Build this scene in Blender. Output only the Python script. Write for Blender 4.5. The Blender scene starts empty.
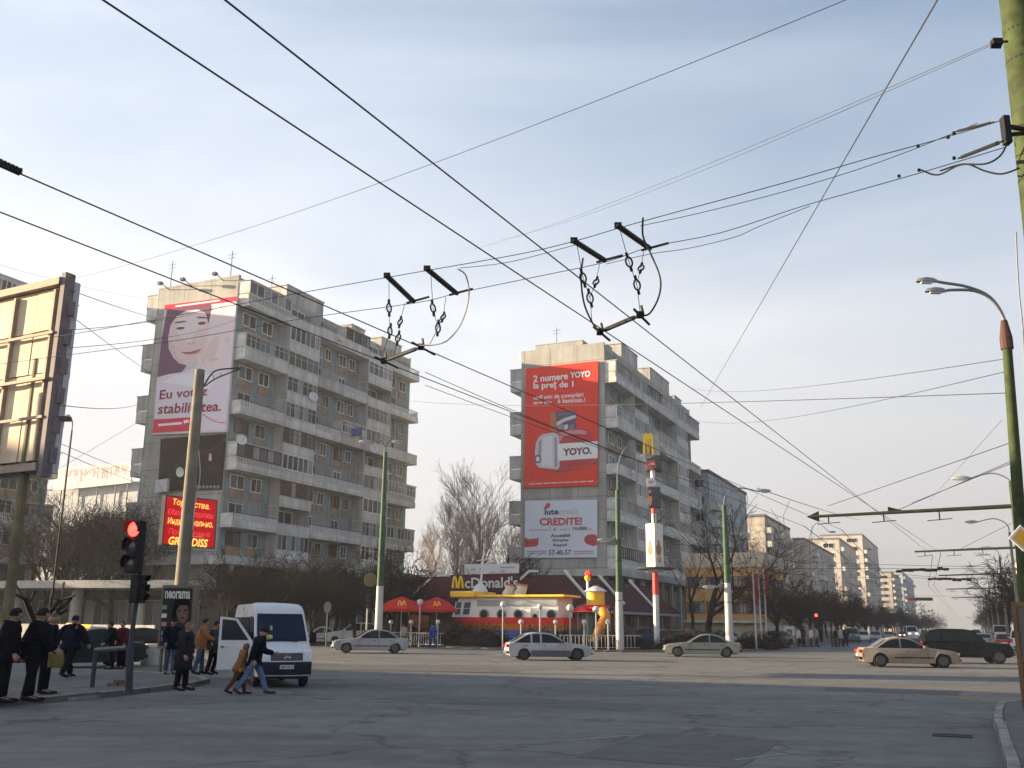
import bpy, bmesh, math, random
from mathutils import Vector, Matrix
R = math.radians
HAZE = .00038
scene = bpy.context.scene
COL = scene.collection
random.seed(7)
# ---------------------------------------------------------------- camera model
F, TH, RO, H0 = 980.0, math.atan(242/980), .0095, 1.7
ST = R(24.5)                      # heading of the main avenue
SX = Vector((math.cos(ST), -math.sin(ST), 0)); SY = Vector((math.sin(ST), math.cos(ST), 0))
def S(u, v, z=0.0): return SY*u + SX*v + Vector((0, 0, z))      # street frame -> world
CAM = Vector((0, 0, H0))
def ray(px, py):
    x, y = (px-512)/F, -(py-384)/F
    c, s = math.cos(RO), math.sin(RO)
    x, y = x*c-y*s, x*s+y*c
    C, Sn = math.cos(TH), math.sin(TH)
    return Vector((x, C-y*Sn, Sn+y*C))
def G(px, py, z=0.0):
    d = ray(px, py); return CAM + d*((z-H0)/d.z)
def AY(px, py, Y):
    d = ray(px, py); return CAM + d*(Y/d.y)
def AU(px, py, u):                # hit on the vertical plane u = const
    d = ray(px, py); return CAM + d*(u/d.dot(SY))
def AV(px, py, v):
    d = ray(px, py); return CAM + d*(v/d.dot(SX))
def AP(px, py, p0, n):
    d = ray(px, py); return CAM + d*((p0-CAM).dot(n)/d.dot(n))
def ppm(Y): return F/Y
# ---------------------------------------------------------------- materials
MATS = {}
def mat(name, col, rough=.7, metal=0., var=.0, scale=4., bump=0., bscale=30., emit=None, es=1., spec=None, coat=0.):
    if name in MATS: return MATS[name]
    m = bpy.data.materials.new(name); m.use_nodes = True
    nt = m.node_tree; b = nt.nodes['Principled BSDF']
    b.inputs['Base Color'].default_value = (*col, 1); b.inputs['Roughness'].default_value = rough
    b.inputs['Metallic'].default_value = metal
    if spec is None and rough >= .55: spec = .15
    if spec is not None: b.inputs['Specular IOR Level'].default_value = spec
    if coat: b.inputs['Coat Weight'].default_value = coat; b.inputs['Coat Roughness'].default_value = .08
    tc = None
    if var or bump: tc = nt.nodes.new('ShaderNodeTexCoord')
    if var:
        n = nt.nodes.new('ShaderNodeTexNoise'); n.inputs['Scale'].default_value = scale; n.inputs['Detail'].default_value = 6; n.inputs['Roughness'].default_value = .65
        nt.links.new(tc.outputs['Object'], n.inputs['Vector'])
        r = nt.nodes.new('ShaderNodeMapRange'); r.inputs['From Min'].default_value = .3; r.inputs['From Max'].default_value = .7
        r.inputs['To Min'].default_value = 1-var; r.inputs['To Max'].default_value = 1+var
        nt.links.new(n.outputs['Fac'], r.inputs['Value'])
        mx = nt.nodes.new('ShaderNodeVectorMath'); mx.operation = 'SCALE'; mx.inputs[0].default_value = col
        nt.links.new(r.outputs['Result'], mx.inputs['Scale']); nt.links.new(mx.outputs['Vector'], b.inputs['Base Color'])
        r2 = nt.nodes.new('ShaderNodeMapRange'); r2.inputs['To Min'].default_value = max(0, rough-.12); r2.inputs['To Max'].default_value = min(1, rough+.12)
        nt.links.new(n.outputs['Fac'], r2.inputs['Value']); nt.links.new(r2.outputs['Result'], b.inputs['Roughness'])
    if bump:
        n2 = nt.nodes.new('ShaderNodeTexNoise'); n2.inputs['Scale'].default_value = bscale; n2.inputs['Detail'].default_value = 4
        nt.links.new(tc.outputs['Object'], n2.inputs['Vector'])
        bp = nt.nodes.new('ShaderNodeBump'); bp.inputs['Strength'].default_value = bump; bp.inputs['Distance'].default_value = .02
        nt.links.new(n2.outputs['Fac'], bp.inputs['Height']); nt.links.new(bp.outputs['Normal'], b.inputs['Normal'])
    if emit:
        b.inputs['Emission Color'].default_value = (*emit, 1); b.inputs['Emission Strength'].default_value = es
    MATS[name] = m; return m
def panel_mat(name, c1, c2, joint, sx=3.1, sz=2.83, axis='x', stain=.35):
    """concrete panel wall: panels of slightly different tone with dark joints, rain streaks"""
    if name in MATS: return MATS[name]
    m = bpy.data.materials.new(name); m.use_nodes = True; nt = m.node_tree; L = nt.links.new; b = nt.nodes['Principled BSDF']
    b.inputs['Roughness'].default_value = .9; b.inputs['Specular IOR Level'].default_value = .2
    tc = nt.nodes.new('ShaderNodeTexCoord'); sp = nt.nodes.new('ShaderNodeSeparateXYZ'); L(tc.outputs['Object'], sp.inputs[0])
    ad = nt.nodes.new('ShaderNodeMath'); ad.operation = 'ADD'; L(sp.outputs['X'], ad.inputs[0]); L(sp.outputs['Y'], ad.inputs[1])
    cb = nt.nodes.new('ShaderNodeCombineXYZ'); L(ad.outputs[0], cb.inputs['X']); L(sp.outputs['Z'], cb.inputs['Y'])
    br = nt.nodes.new('ShaderNodeTexBrick'); br.offset = 0; br.squash = 1
    br.inputs['Color1'].default_value = (*c1, 1); br.inputs['Color2'].default_value = (*c2, 1); br.inputs['Mortar'].default_value = (*joint, 1)
    br.inputs['Scale'].default_value = 1; br.inputs['Mortar Size'].default_value = .05; br.inputs['Mortar Smooth'].default_value = .4
    br.inputs['Brick Width'].default_value = sx; br.inputs['Row Height'].default_value = sz; L(cb.outputs[0], br.inputs['Vector'])
    mp = nt.nodes.new('ShaderNodeMapping'); mp.inputs['Scale'].default_value = (1.2, 1.2, .14); ge = nt.nodes.new('ShaderNodeNewGeometry'); L(ge.outputs['Position'], mp.inputs[0])
    n = nt.nodes.new('ShaderNodeTexNoise'); n.inputs['Scale'].default_value = 1.1; n.inputs['Detail'].default_value = 8; n.inputs['Roughness'].default_value = .7; L(mp.outputs[0], n.inputs['Vector'])
    n3 = nt.nodes.new('ShaderNodeTexNoise'); n3.inputs['Scale'].default_value = .35; n3.inputs['Detail'].default_value = 6; L(ge.outputs['Position'], n3.inputs['Vector'])
    av = nt.nodes.new('ShaderNodeMath'); av.operation = 'MULTIPLY_ADD'; av.inputs[1].default_value = .6; L(n.outputs['Fac'], av.inputs[0])
    h = nt.nodes.new('ShaderNodeMath'); h.operation = 'MULTIPLY'; h.inputs[1].default_value = .4; L(n3.outputs['Fac'], h.inputs[0]); L(h.outputs[0], av.inputs[2])
    r = nt.nodes.new('ShaderNodeMapRange'); r.inputs['From Min'].default_value = .35; r.inputs['From Max'].default_value = .65
    r.inputs['To Min'].default_value = 1-stain; r.inputs['To Max'].default_value = 1+stain*.4; L(av.outputs[0], r.inputs['Value'])
    mx = nt.nodes.new('ShaderNodeVectorMath'); mx.operation = 'SCALE'; L(br.outputs['Color'], mx.inputs[0]); L(r.outputs[0], mx.inputs['Scale']); L(mx.outputs[0], b.inputs['Base Color'])
    MATS[name] = m; return m
# ---------------------------------------------------------------- mesh builder
class MB:
    def __init__(s): s.v = []; s.f = []; s.m = []
    def add(s, vs, fs, mi=0):
        o = len(s.v); s.v += [Vector(p) for p in vs]
        for f in fs: s.f.append([i+o for i in f]); s.m.append(mi)
        return s
    def box(s, x0, x1, y0, y1, z0, z1, mi=0, M=None):
        vs = [Vector((x, y, z)) for z in (z0, z1) for y in (y0, y1) for x in (x0, x1)]
        if M: vs = [M @ p for p in vs]
        return s.add(vs, [(0,2,3,1),(4,5,7,6),(0,1,5,4),(2,6,7,3),(0,4,6,2),(1,3,7,5)], mi)
    def bar(s, p0, p1, r0, r1=None, n=6, mi=0, cap=True):
        return s.tube([p0, p1], [r0, r0 if r1 is None else r1], n, mi, cap)
    def tube(s, pts, r, n=6, mi=0, cap=True):
        pts = [Vector(p) for p in pts]; k = len(pts)
        rs = r if isinstance(r, (list, tuple)) else [r]*k
        vs = []; up = None
        for i, p in enumerate(pts):
            d = (pts[min(i+1, k-1)]-pts[max(i-1, 0)])
            d = d.normalized() if d.length > 1e-9 else Vector((0, 0, 1))
            if up is None: a = d.orthogonal().normalized()
            else:
                a = up-d*up.dot(d); a = a.normalized() if a.length > 1e-6 else d.orthogonal().normalized()
            up = a; b = d.cross(a)
            for j in range(n):
                t = 2*math.pi*j/n; vs.append(p+(a*math.cos(t)+b*math.sin(t))*rs[i])
        fs = [(i*n+j, i*n+(j+1) % n, (i+1)*n+(j+1) % n, (i+1)*n+j) for i in range(k-1) for j in range(n)]
        if cap: fs += [tuple(range(n))[::-1], tuple(range((k-1)*n, k*n))]
        return s.add(vs, fs, mi)
    def lathe(s, prof, n=16, M=None, mi=0, cap=True):
        vs = []
        for r, z in prof:
            for j in range(n):
                t = 2*math.pi*j/n; vs.append(Vector((r*math.cos(t), r*math.sin(t), z)))
        if M: vs = [M @ p for p in vs]
        k = len(prof); fs = [(i*n+j, i*n+(j+1) % n, (i+1)*n+(j+1) % n, (i+1)*n+j) for i in range(k-1) for j in range(n)]
        if cap: fs += [tuple(range(n))[::-1], tuple(range((k-1)*n, k*n))]
        return s.add(vs, fs, mi)
    def ball(s, c, r, n=10, k=6, mi=0, sc=(1, 1, 1)):
        M = Matrix.Translation(Vector(c)) @ Matrix.Diagonal((*sc, 1))
        return s.lathe([(max(r*math.sin(math.pi*i/k), r*.02), -r*math.cos(math.pi*i/k)) for i in range(k+1)], n, M, mi)
    def prism(s, pts, fn, d0, d1, mi=0):
        """2-D outline pts, fn(a,b,d) -> 3-D point, extruded from d0 to d1"""
        n = len(pts); vs = [fn(p[0], p[1], d) for d in (d0, d1) for p in pts]
        return s.add(vs, [tuple(range(n))[::-1], tuple(range(n, 2*n))]+[(i, (i+1) % n, n+(i+1) % n, n+i) for i in range(n)], mi)
    def mesh(s, name, mats, smooth=False, org=None):
        me = bpy.data.meshes.new(name)
        vs = [p-org for p in s.v] if org is not None else s.v
        me.from_pydata(vs, [], s.f)
        for m in (mats if isinstance(mats, (list, tuple)) else [mats]): me.materials.append(m)
        me.polygons.foreach_set('material_index', s.m)
        bm = bmesh.new(); bm.from_mesh(me)
        bmesh.ops.recalc_face_normals(bm, faces=bm.faces)
        bm.to_mesh(me); bm.free()
        if smooth:
            me.polygons.foreach_set('use_smooth', [True]*len(me.polygons)); me.set_sharp_from_angle(angle=R(38))
        me.update(); return me
    def build(s, name, mats, parent=None, org=None, smooth=False, bevel=0, **kw):
        return link(s.mesh(name, mats, smooth, org), name, parent, org if parent is None else None, bevel, **kw)
def link(me, name, parent=None, loc=None, bevel=0, rot=None, **kw):
    o = bpy.data.objects.new(name, me); COL.objects.link(o)
    if parent: o.parent = parent
    if loc is not None: o.location = loc
    if rot is not None: o.rotation_euler = rot
    if bevel:
        b = o.modifiers.new('bevel', 'BEVEL'); b.width = bevel; b.segments = 2; b.limit_method = 'ANGLE'; b.angle_limit = R(40)
    tag(o, **kw); return o
def tag(o, label=None, cat=None, group=None, kind=None):
    if label: o['label'] = label
    if cat: o['category'] = cat
    if group: o['group'] = group
    if kind: o['kind'] = kind
    return o
def thing(name, label, cat, loc=(0, 0, 0), rz=0., group=None):
    o = bpy.data.objects.new(name, None); COL.objects.link(o); o.empty_display_size = .2
    o.location = loc; o.rotation_euler = (0, 0, rz); return tag(o, label, cat, group)
def kids(o): return [c for c in list(bpy.data.objects) if c.parent == o]
def copy_tree(o, parent=None, ch=None):
    c = o.copy(); COL.objects.link(c)
    if parent: c.parent = parent
    for k in (ch if ch is not None else kids(o)): copy_tree(k, c)
    return c
# ---------------------------------------------------------------- text
_tx = {}
def text_geo(st, bold=0., shear=0.):
    k = (st, bold, shear)
    if k in _tx: return _tx[k]
    cu = bpy.data.curves.new('t', 'FONT'); cu.body = st; cu.offset = bold; cu.shear = shear; cu.resolution_u = 3
    ob = bpy.data.objects.new('t', cu); COL.objects.link(ob)
    dg = bpy.context.evaluated_depsgraph_get(); dg.update()
    me = bpy.data.meshes.new_from_object(ob.evaluated_get(dg))
    vs = [(p.co.x, p.co.y) for p in me.vertices]; fs = [tuple(p.vertices) for p in me.polygons]
    bpy.data.objects.remove(ob); bpy.data.curves.remove(cu); bpy.data.meshes.remove(me)
    x0 = min(p[0] for p in vs); x1 = max(p[0] for p in vs); y0 = min(p[1] for p in vs); y1 = max(p[1] for p in vs)
    _tx[k] = ([((x-x0)/(x1-x0), (y-y0)/(y1-y0)) for x, y in vs], fs); return _tx[k]
class Face:
    """a flat board standing in the world; outlines are given as picture points and land on its plane"""
    def __init__(s, p0, n): s.p = Vector(p0); s.n = Vector(n).normalized()
    def at(s, px, py, off=0.): return AP(px, py, s.p+s.n*off, s.n)
    def poly(s, mb, pts, off, mi=0): mb.add([s.at(x, y, off) for x, y in pts], [tuple(range(len(pts)))], mi)
    def slab(s, mb, pts, o0, o1, mi=0):
        q = [s.at(x, y, 0) for x, y in pts]; mb.prism([(i, 0) for i in range(len(q))], lambda a, b, d: q[int(a)]+s.n*d, o0, o1, mi)
    def ell(s, mb, cx, cy, rx, ry, off, mi=0, rot=0., n=20):
        c, sn = math.cos(rot), math.sin(rot)
        s.poly(mb, [(cx+rx*math.cos(t)*c-ry*math.sin(t)*sn, cy+rx*math.cos(t)*sn+ry*math.sin(t)*c) for t in [2*math.pi*i/n for i in range(n)]], off, mi)
    def line(s, mb, pts, w, off, mi=0):
        for (x0, y0), (x1, y1) in zip(pts[:-1], pts[1:]):
            l = math.hypot(x1-x0, y1-y0) or 1; nx, ny = -(y1-y0)/l*w/2, (x1-x0)/l*w/2
            s.poly(mb, [(x0+nx, y0+ny), (x1+nx, y1+ny), (x1-nx, y1-ny), (x0-nx, y0-ny)], off, mi)
    def text(s, mb, st, tl, tr, bl, off, mi=0, bold=.0, shear=0.):
        vs, fs = text_geo(st, bold, shear)
        mb.add([s.at(tl[0]+x*(tr[0]-tl[0])+(1-y)*(bl[0]-tl[0]), tl[1]+x*(tr[1]-tl[1])+(1-y)*(bl[1]-tl[1]), off) for x, y in vs], fs, mi)
def smooth_path(pts, k=6):
    pts = [Vector(p) for p in pts]; out = []
    for i in range(len(pts)-1):
        a = pts[max(i-1, 0)]; b = pts[i]; c = pts[i+1]; d = pts[min(i+2, len(pts)-1)]
        for j in range(k):
            t = j/k; out.append(.5*((2*b)+(c-a)*t+(2*a-5*b+4*c-d)*t*t+(3*b-a-3*c+d)*t**3))
    out.append(pts[-1]); return out
# ================================================================ world, sun, camera
SUN_H, SUN_E = R(279), R(11.5)     # compass heading (from +Y clockwise) and elevation of the sun
w = bpy.data.worlds.new('World'); scene.world = w; w.use_nodes = True
nt = w.node_tree; nt.nodes.clear(); L = nt.links.new
out = nt.nodes.new('ShaderNodeOutputWorld'); bg = nt.nodes.new('ShaderNodeBackground'); bg.inputs['Strength'].default_value = .07
sky = nt.nodes.new('ShaderNodeTexSky'); sky.sky_type = 'NISHITA'; sky.sun_disc = False
sky.sun_elevation = SUN_E; sky.sun_rotation = SUN_H; sky.air_density = 1.0; sky.dust_density = 2.2; sky.ozone_density = 2.0
tc = nt.nodes.new('ShaderNodeTexCoord'); mp = nt.nodes.new('ShaderNodeMapping'); mp.inputs['Scale'].default_value = (1.1, 1.5, 4.2); mp.inputs['Rotation'].default_value = (0.1, .25, .5)
L(tc.outputs['Generated'], mp.inputs[0])
n1 = nt.nodes.new('ShaderNodeTexNoise'); n1.inputs['Scale'].default_value = 1.3; n1.inputs['Detail'].default_value = 7; n1.inputs['Roughness'].default_value = .55; n1.inputs['Distortion'].default_value = .5
L(mp.outputs[0], n1.inputs['Vector'])
cr = nt.nodes.new('ShaderNodeMapRange'); cr.inputs['From Min'].default_value = .38; cr.inputs['From Max'].default_value = .72; cr.inputs['To Min'].default_value = -.05; cr.inputs['To Max'].default_value = .38
L(n1.outputs['Fac'], cr.inputs['Value'])
# a veil of high thin cloud that thickens to the horizon
sp = nt.nodes.new('ShaderNodeSeparateXYZ'); L(tc.outputs['Generated'], sp.inputs[0])
hz = nt.nodes.new('ShaderNodeMapRange'); hz.inputs['From Min'].default_value = .0; hz.inputs['From Max'].default_value = .66; hz.inputs['To Min'].default_value = 1.1; hz.inputs['To Max'].default_value = 0.
L(sp.outputs['Z'], hz.inputs['Value'])
lf = nt.nodes.new('ShaderNodeMapRange'); lf.inputs['From Min'].default_value = -.35; lf.inputs['From Max'].default_value = .45; lf.inputs['To Min'].default_value = .25; lf.inputs['To Max'].default_value = 0.; L(sp.outputs['X'], lf.inputs['Value'])
a0 = nt.nodes.new('ShaderNodeMath'); a0.operation = 'ADD'; L(cr.outputs[0], a0.inputs[0]); L(lf.outputs[0], a0.inputs[1])
ad = nt.nodes.new('ShaderNodeMath'); ad.operation = 'ADD'; ad.use_clamp = True; L(a0.outputs[0], ad.inputs[0]); L(hz.outputs[0], ad.inputs[1])
mx = nt.nodes.new('ShaderNodeMix'); mx.data_type = 'RGBA'; L(ad.outputs[0], mx.inputs[0]); L(sky.outputs[0], mx.inputs[6]); pass
vr = nt.nodes.new('ShaderNodeValToRGB'); L(sp.outputs['Z'], vr.inputs[0]); el = vr.color_ramp.elements
el[0].position = 0; el[0].color = (.41, .395, .38, 1); el[1].position = .5; el[1].color = (.62, .685, .78, 1)
for p_, c_ in ((.13, (.62, .62, .635, 1)), (.3, (.755, .775, .81, 1))): e_ = el.new(p_); e_.color = c_
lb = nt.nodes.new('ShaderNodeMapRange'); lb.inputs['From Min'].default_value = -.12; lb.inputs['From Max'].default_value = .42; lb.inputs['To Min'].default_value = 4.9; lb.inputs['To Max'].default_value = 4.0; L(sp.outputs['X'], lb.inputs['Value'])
wb = nt.nodes.new('ShaderNodeMapRange'); wb.inputs['From Min'].default_value = -.5; wb.inputs['From Max'].default_value = -.95; wb.inputs['To Min'].default_value = 0; wb.inputs['To Max'].default_value = 7; L(sp.outputs['X'], wb.inputs['Value'])  # extra sky brightness out of view toward the sun, added as fill light
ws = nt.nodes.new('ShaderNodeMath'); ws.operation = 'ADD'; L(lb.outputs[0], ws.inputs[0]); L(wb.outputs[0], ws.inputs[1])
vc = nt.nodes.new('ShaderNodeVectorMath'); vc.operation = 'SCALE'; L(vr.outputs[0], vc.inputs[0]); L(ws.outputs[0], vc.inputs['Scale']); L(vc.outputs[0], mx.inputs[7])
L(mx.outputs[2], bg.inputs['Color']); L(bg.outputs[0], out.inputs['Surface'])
sl = bpy.data.lights.new('sun', 'SUN'); sl.energy = 5.0; sl.angle = R(.6); sl.color = (1, .78, .5)
so = bpy.data.objects.new('sun', sl); COL.objects.link(so)
to_sun = Vector((math.sin(SUN_H)*math.cos(SUN_E), math.cos(SUN_H)*math.cos(SUN_E), math.sin(SUN_E)))
so.rotation_euler = to_sun.to_track_quat('Z', 'Y').to_euler(); so.location = to_sun*300
cd = bpy.data.cameras.new('camera'); cd.sensor_fit = 'HORIZONTAL'; cd.sensor_width = 36; cd.lens = 36*F/1024; cd.clip_end = 9000; cd.clip_start = .1
cam = bpy.data.objects.new('camera', cd); COL.objects.link(cam)
cam.matrix_world = Matrix.Translation(CAM) @ Matrix.Rotation(math.pi/2+TH, 4, 'X') @ Matrix.Rotation(RO, 4, 'Z')
scene.camera = cam
vs = scene.view_settings; vs.view_transform = 'Standard'; vs.look = 'None'; vs.gamma = 1; vs.exposure = 1.95
# ================================================================ ground, roads, pavements
def asphalt():
    m = bpy.data.materials.new('asphalt'); m.use_nodes = True; nt = m.node_tree; L = nt.links.new; b = nt.nodes['Principled BSDF']
    tc = nt.nodes.new('ShaderNodeTexCoord')
    def noise(s, d, sc=(1, 1, 1), dist=0.):
        mp = nt.nodes.new('ShaderNodeMapping'); mp.inputs['Scale'].default_value = sc; L(tc.outputs['Object'], mp.inputs[0])
        n = nt.nodes.new('ShaderNodeTexNoise'); n.inputs['Scale'].default_value = s; n.inputs['Detail'].default_value = d; n.inputs['Distortion'].default_value = dist; n.inputs['Roughness'].default_value = .6
        L(mp.outputs[0], n.inputs['Vector']); return n.outputs['Fac']
    def mr(i, a, c, x, y):
        r = nt.nodes.new('ShaderNodeMapRange'); r.inputs[1].default_value = a; r.inputs[2].default_value = c; r.inputs[3].default_value = x; r.inputs[4].default_value = y; L(i, r.inputs[0]); return r.outputs[0]
    def mul(a, c):
        n = nt.nodes.new('ShaderNodeMath'); n.operation = 'MULTIPLY'; L(a, n.inputs[0]); L(c, n.inputs[1]); return n.outputs[0]
    f = mr(noise(.09, 4, (1, 2.2, 1)), .35, .65, .8, 1.18)            # big resurfaced areas
    f = mul(f, mr(noise(.5, 6, (.35, 2.4, 1), .6), .35, .66, .88, 1.1))       # wear along the traffic
    f = mul(f, mr(noise(2.2, 8), .3, .7, .8, 1.18)); f = mul(f, mr(noise(140, 2), .25, .75, .6, 1.4))
    vo = nt.nodes.new('ShaderNodeTexVoronoi'); vo.feature = 'DISTANCE_TO_EDGE'; vo.inputs['Scale'].default_value = .22
    wn = nt.nodes.new('ShaderNodeTexNoise'); wn.inputs['Scale'].default_value = .9; wn.inputs['Detail'].default_value = 5; L(tc.outputs['Object'], wn.inputs['Vector'])
    wv = nt.nodes.new('ShaderNodeMix'); wv.data_type = 'VECTOR'; wv.inputs[0].default_value = .12
    sc = nt.nodes.new('ShaderNodeVectorMath'); sc.operation = 'SCALE'; sc.inputs['Scale'].default_value = 14; L(wn.outputs['Color'], sc.inputs[0])
    L(tc.outputs['Object'], wv.inputs[4]); L(sc.outputs[0], wv.inputs[5]); L(wv.outputs[1], vo.inputs['Vector'])
    crk = mr(vo.outputs['Distance'], .0, .02, .55, 1); f = mul(f, crk)
    v = nt.nodes.new('ShaderNodeVectorMath'); v.operation = 'SCALE'; v.inputs[0].default_value = (.132, .128, .121); L(f, v.inputs['Scale']); L(v.outputs[0], b.inputs['Base Color'])
    b.inputs['Specular IOR Level'].default_value = .2
    L(mr(noise(.7, 5), .3, .7, .62, .85), b.inputs['Roughness'])
    bp = nt.nodes.new('ShaderNodeBump'); bp.inputs['Strength'].default_value = .35; bp.inputs['Distance'].default_value = .01
    L(noise(90, 3), bp.inputs['Height']); L(bp.outputs[0], b.inputs['Normal']); return m
M_asph = asphalt()
M_pave = panel_mat('pavement', (.15, .14, .13), (.13, .122, .115), (.08, .075, .07), .5, .5, stain=.4)
M_pave.node_tree.nodes['Brick Texture'].inputs['Mortar Size'].default_value = .012
for l in list(M_pave.node_tree.links):
    if l.to_node.type == 'COMBXYZ': M_pave.node_tree.links.remove(l)
_s = [n for n in M_pave.node_tree.nodes if n.type == 'SEPXYZ'][0]; _c = [n for n in M_pave.node_tree.nodes if n.type == 'COMBXYZ'][0]
M_pave.node_tree.links.new(_s.outputs[0], _c.inputs[0]); M_pave.node_tree.links.new(_s.outputs[1], _c.inputs[1])
M_kerb = mat('kerb_stone', (.23, .22, .2), .9, var=.35, scale=2.5, bump=.3)
M_dirt = mat('dirt', (.10, .085, .065), 1, var=.35, scale=.5, bump=.5, bscale=8)
M_grass = mat('winter_grass', (.075, .085, .03), 1, var=.5, scale=1.5, bump=.6, bscale=25)
MB().add([(-3000, -800, -.03), (3000, -800, -.03), (3000, 5000, -.03), (-3000, 5000, -.03)], [(0, 1, 2, 3)]).build('ground', M_dirt, kind='structure')
def rect(u0, u1, v0, v1, z): return [S(u0, v0, z), S(u0, v1, z), S(u1, v1, z), S(u1, v0, z)]
rd = MB()
FAR = [(80, -150), (80, -62), (73, -44), (66.5, -29), (67, -22), (72, -17.5), (80, -15.2), (92, -14.6), (1500, -14.6)]
rd.add(rect(-80, 80, -150, 150, 0), [(0, 1, 2, 3)]); rd.add(rect(80, 1500, -15.5, 3.4, 0), [(0, 1, 2, 3)])
rd.build('road', M_asph, kind='structure')
def pavement(outline, z, mt=M_pave, name='pavement'):
    m = MB(); m.prism(outline, lambda a, b, d: S(a, b, d), -.02, z); return m.build(name, mt, kind='structure')
def kerb(path, side=1):
    """rough kerb stones laid end to end"""
    m = MB()
    for (u0, v0), (u1, v1) in zip(path[:-1], path[1:]):
        a, b = S(u0, v0), S(u1, v1); d = b-a; l = d.length; d.normalize(); n = Vector((-d.y, d.x, 0))*side
        k = max(1, int(min(l, 90)/1.0)); 
        for i in range(k):
            p = a+d*(l*i/k+.006); q = a+d*(l*(i+1)/k-.006); j = random.uniform(-.012, .012); hh = .135+random.uniform(-.012, .012)
            vs = [p+n*j, q+n*j, q+n*(.16+j), p+n*(.16+j)]
            m.add([x+Vector((0, 0, -.02)) for x in vs]+[vs[0]+n*.02+Vector((0, 0, hh)), vs[1]+n*.02+Vector((0, 0, hh)), vs[2]+Vector((0, 0, hh)), vs[3]+Vector((0, 0, hh))],
                  [(4, 5, 6, 7), (0, 1, 5, 4), (1, 2, 6, 5), (2, 3, 7, 6), (3, 0, 4, 7)])
    return m.build('kerb', M_kerb, kind='structure')
NL = [(-60, -18.0), (5, -18.0), (14.6, -18.05), (18.7, -18.6), (21.6, -19.3), (23.4, -20.2), (24.8, -21.8), (25.6, -24.5), (25.9, -29), (25.9, -150)]
pavement(NL+[(-60, -150)], .12); kerb(NL, 1)
NR = [(-60, .25), (22, .25), (26, .45), (28.0, 1.2), (29, 3), (29.3, 7), (29.3, 120)]
pavement(NR+[(-60, 120)], .12); kerb(NR, -1)
pavement(FAR+[(1500, -22.5), (110, -22.5), (110, -150)], .12); kerb(FAR, 1)
FR = [(80, 120), (80, 9), (81, 5), (84, 3.3), (90, 2.9), (1500, 2.9)]
pavement(FR+[(1500, 40), (300, 40), (130, 60), (110, 120)], .12); kerb(FR, -1)
# grass verge in front of the hedges, earth at the right corner
gm = MB(); gp = [(81.2, -80), (81.2, -62), (74.3, -45), (67.7, -29), (68.2, -22.3), (72.7, -18.6), (80, -16.4), (84, -19), (74, -26), (74, -34), (82, -52), (86, -80)]
gm.add([S(a, b, .15) for a, b in gp], [tuple(range(len(gp)))]); gm.build('grass', M_grass, kind='stuff')
gm = MB(); gp = [(26.6, 1.1), (28.0, 1.9), (28.4, 4), (28.6, 12), (24, 12), (24.5, 1.5)]
gm.add([S(a, b, .126) for a, b in gp], [tuple(range(len(gp)))]); gm.build('grass', M_grass, kind='stuff')
dm = MB(); rr = random.Random(3)
dp = [S(28.9+1.1*math.cos(t)*rr.uniform(.75, 1.2), .3+1.1*math.sin(t)*rr.uniform(.8, 1.2), .005) for t in [i*math.pi/9 for i in range(18)]]
dm.add(dp, [tuple(range(18))]); dm.build('spilled_dirt', mat('dusty_soil', (.2, .16, .12), 1, var=.3, scale=3), kind='structure')
# blades of dry grass at the right corner and along the verge
def tufts(n, fn, z, hmin, hmax, seed):
    r = random.Random(seed); m = MB()
    for _ in range(n):
        p = fn(r)+Vector((0, 0, z)); t = r.uniform(0, 6.28); h = r.uniform(hmin, hmax); a = Vector((math.cos(t), math.sin(t), 0))*.018
        l = Vector((r.uniform(-.08, .08), r.uniform(-.08, .08), h)); m.add([p-a, p+a, p+l], [(0, 1, 2)], r.randint(0, 1))
    return m
M_bl = [mat('grass_green', (.09, .11, .035), 1), mat('grass_dry', (.2, .17, .08), 1)]
tufts(1800, lambda r: S(r.uniform(25, 28.3), r.uniform(1.2, 7)), .125, .05, .2, 4).build('grass', M_bl, kind='stuff')
# worn paint and grates
M_paint = mat('worn_road_paint', (.26, .26, .25), .9, var=.5, scale=5)
pm = MB(); rr = random.Random(11)
def dash(u0, v0, du, dv, wd):
    d = S(du, dv); l = d.length; d.normalize(); n = Vector((-d.y, d.x, 0)); p = S(u0, v0, .005)
    k = max(3, int(l/.25)); a = [p+d*(l*i/k)+n*wd*rr.uniform(.15, .5) for i in range(k+1)]; b = [p+d*(l*i/k)-n*wd*rr.uniform(.15, .5) for i in range(k+1)]
    pm.add(a+b[::-1], [tuple(range(2*k+2))])
for px, py, qx, qy, wd in [(568, 741, 640, 735, .1), (735, 760, 790, 754, .09), (60, 722, 110, 719, .12), (250, 716, 320, 713, .1)]:
    a, b = G(px, py), G(qx, qy); d = b-a; dash(a.dot(SY), a.dot(SX), d.dot(SY), d.dot(SX), wd)
for k in range(22): dash(95+k*12, -5.9, 5, 0, .14)
for k in range(12): dash(46, -60+k*9, 0, 3.5, .13)
pm.build('road_marking', M_paint, kind='structure')
gr = MB()
g0 = S(18.6, -.42); 
t = thing('drain_grate', 'rusty iron drain grate in the gutter by the right kerb', 'drain', g0, -ST)
fr = MB(); 
for a in (-.3, .27): fr.box(a, a+.03, -.2, .2, .004, .016)
for a in (-.2, .17): fr.box(-.27, .27, a, a+.03, .004, .0155)
fr.build('frame', mat('rusty_iron', (.06, .045, .035), .8, .4), t)
br_ = MB()
for i in range(7): br_.box(-.25+i*.075, -.22+i*.075, -.17, .17, .004, .014)
br_.build('bars', MATS['rusty_iron'], t)

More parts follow.
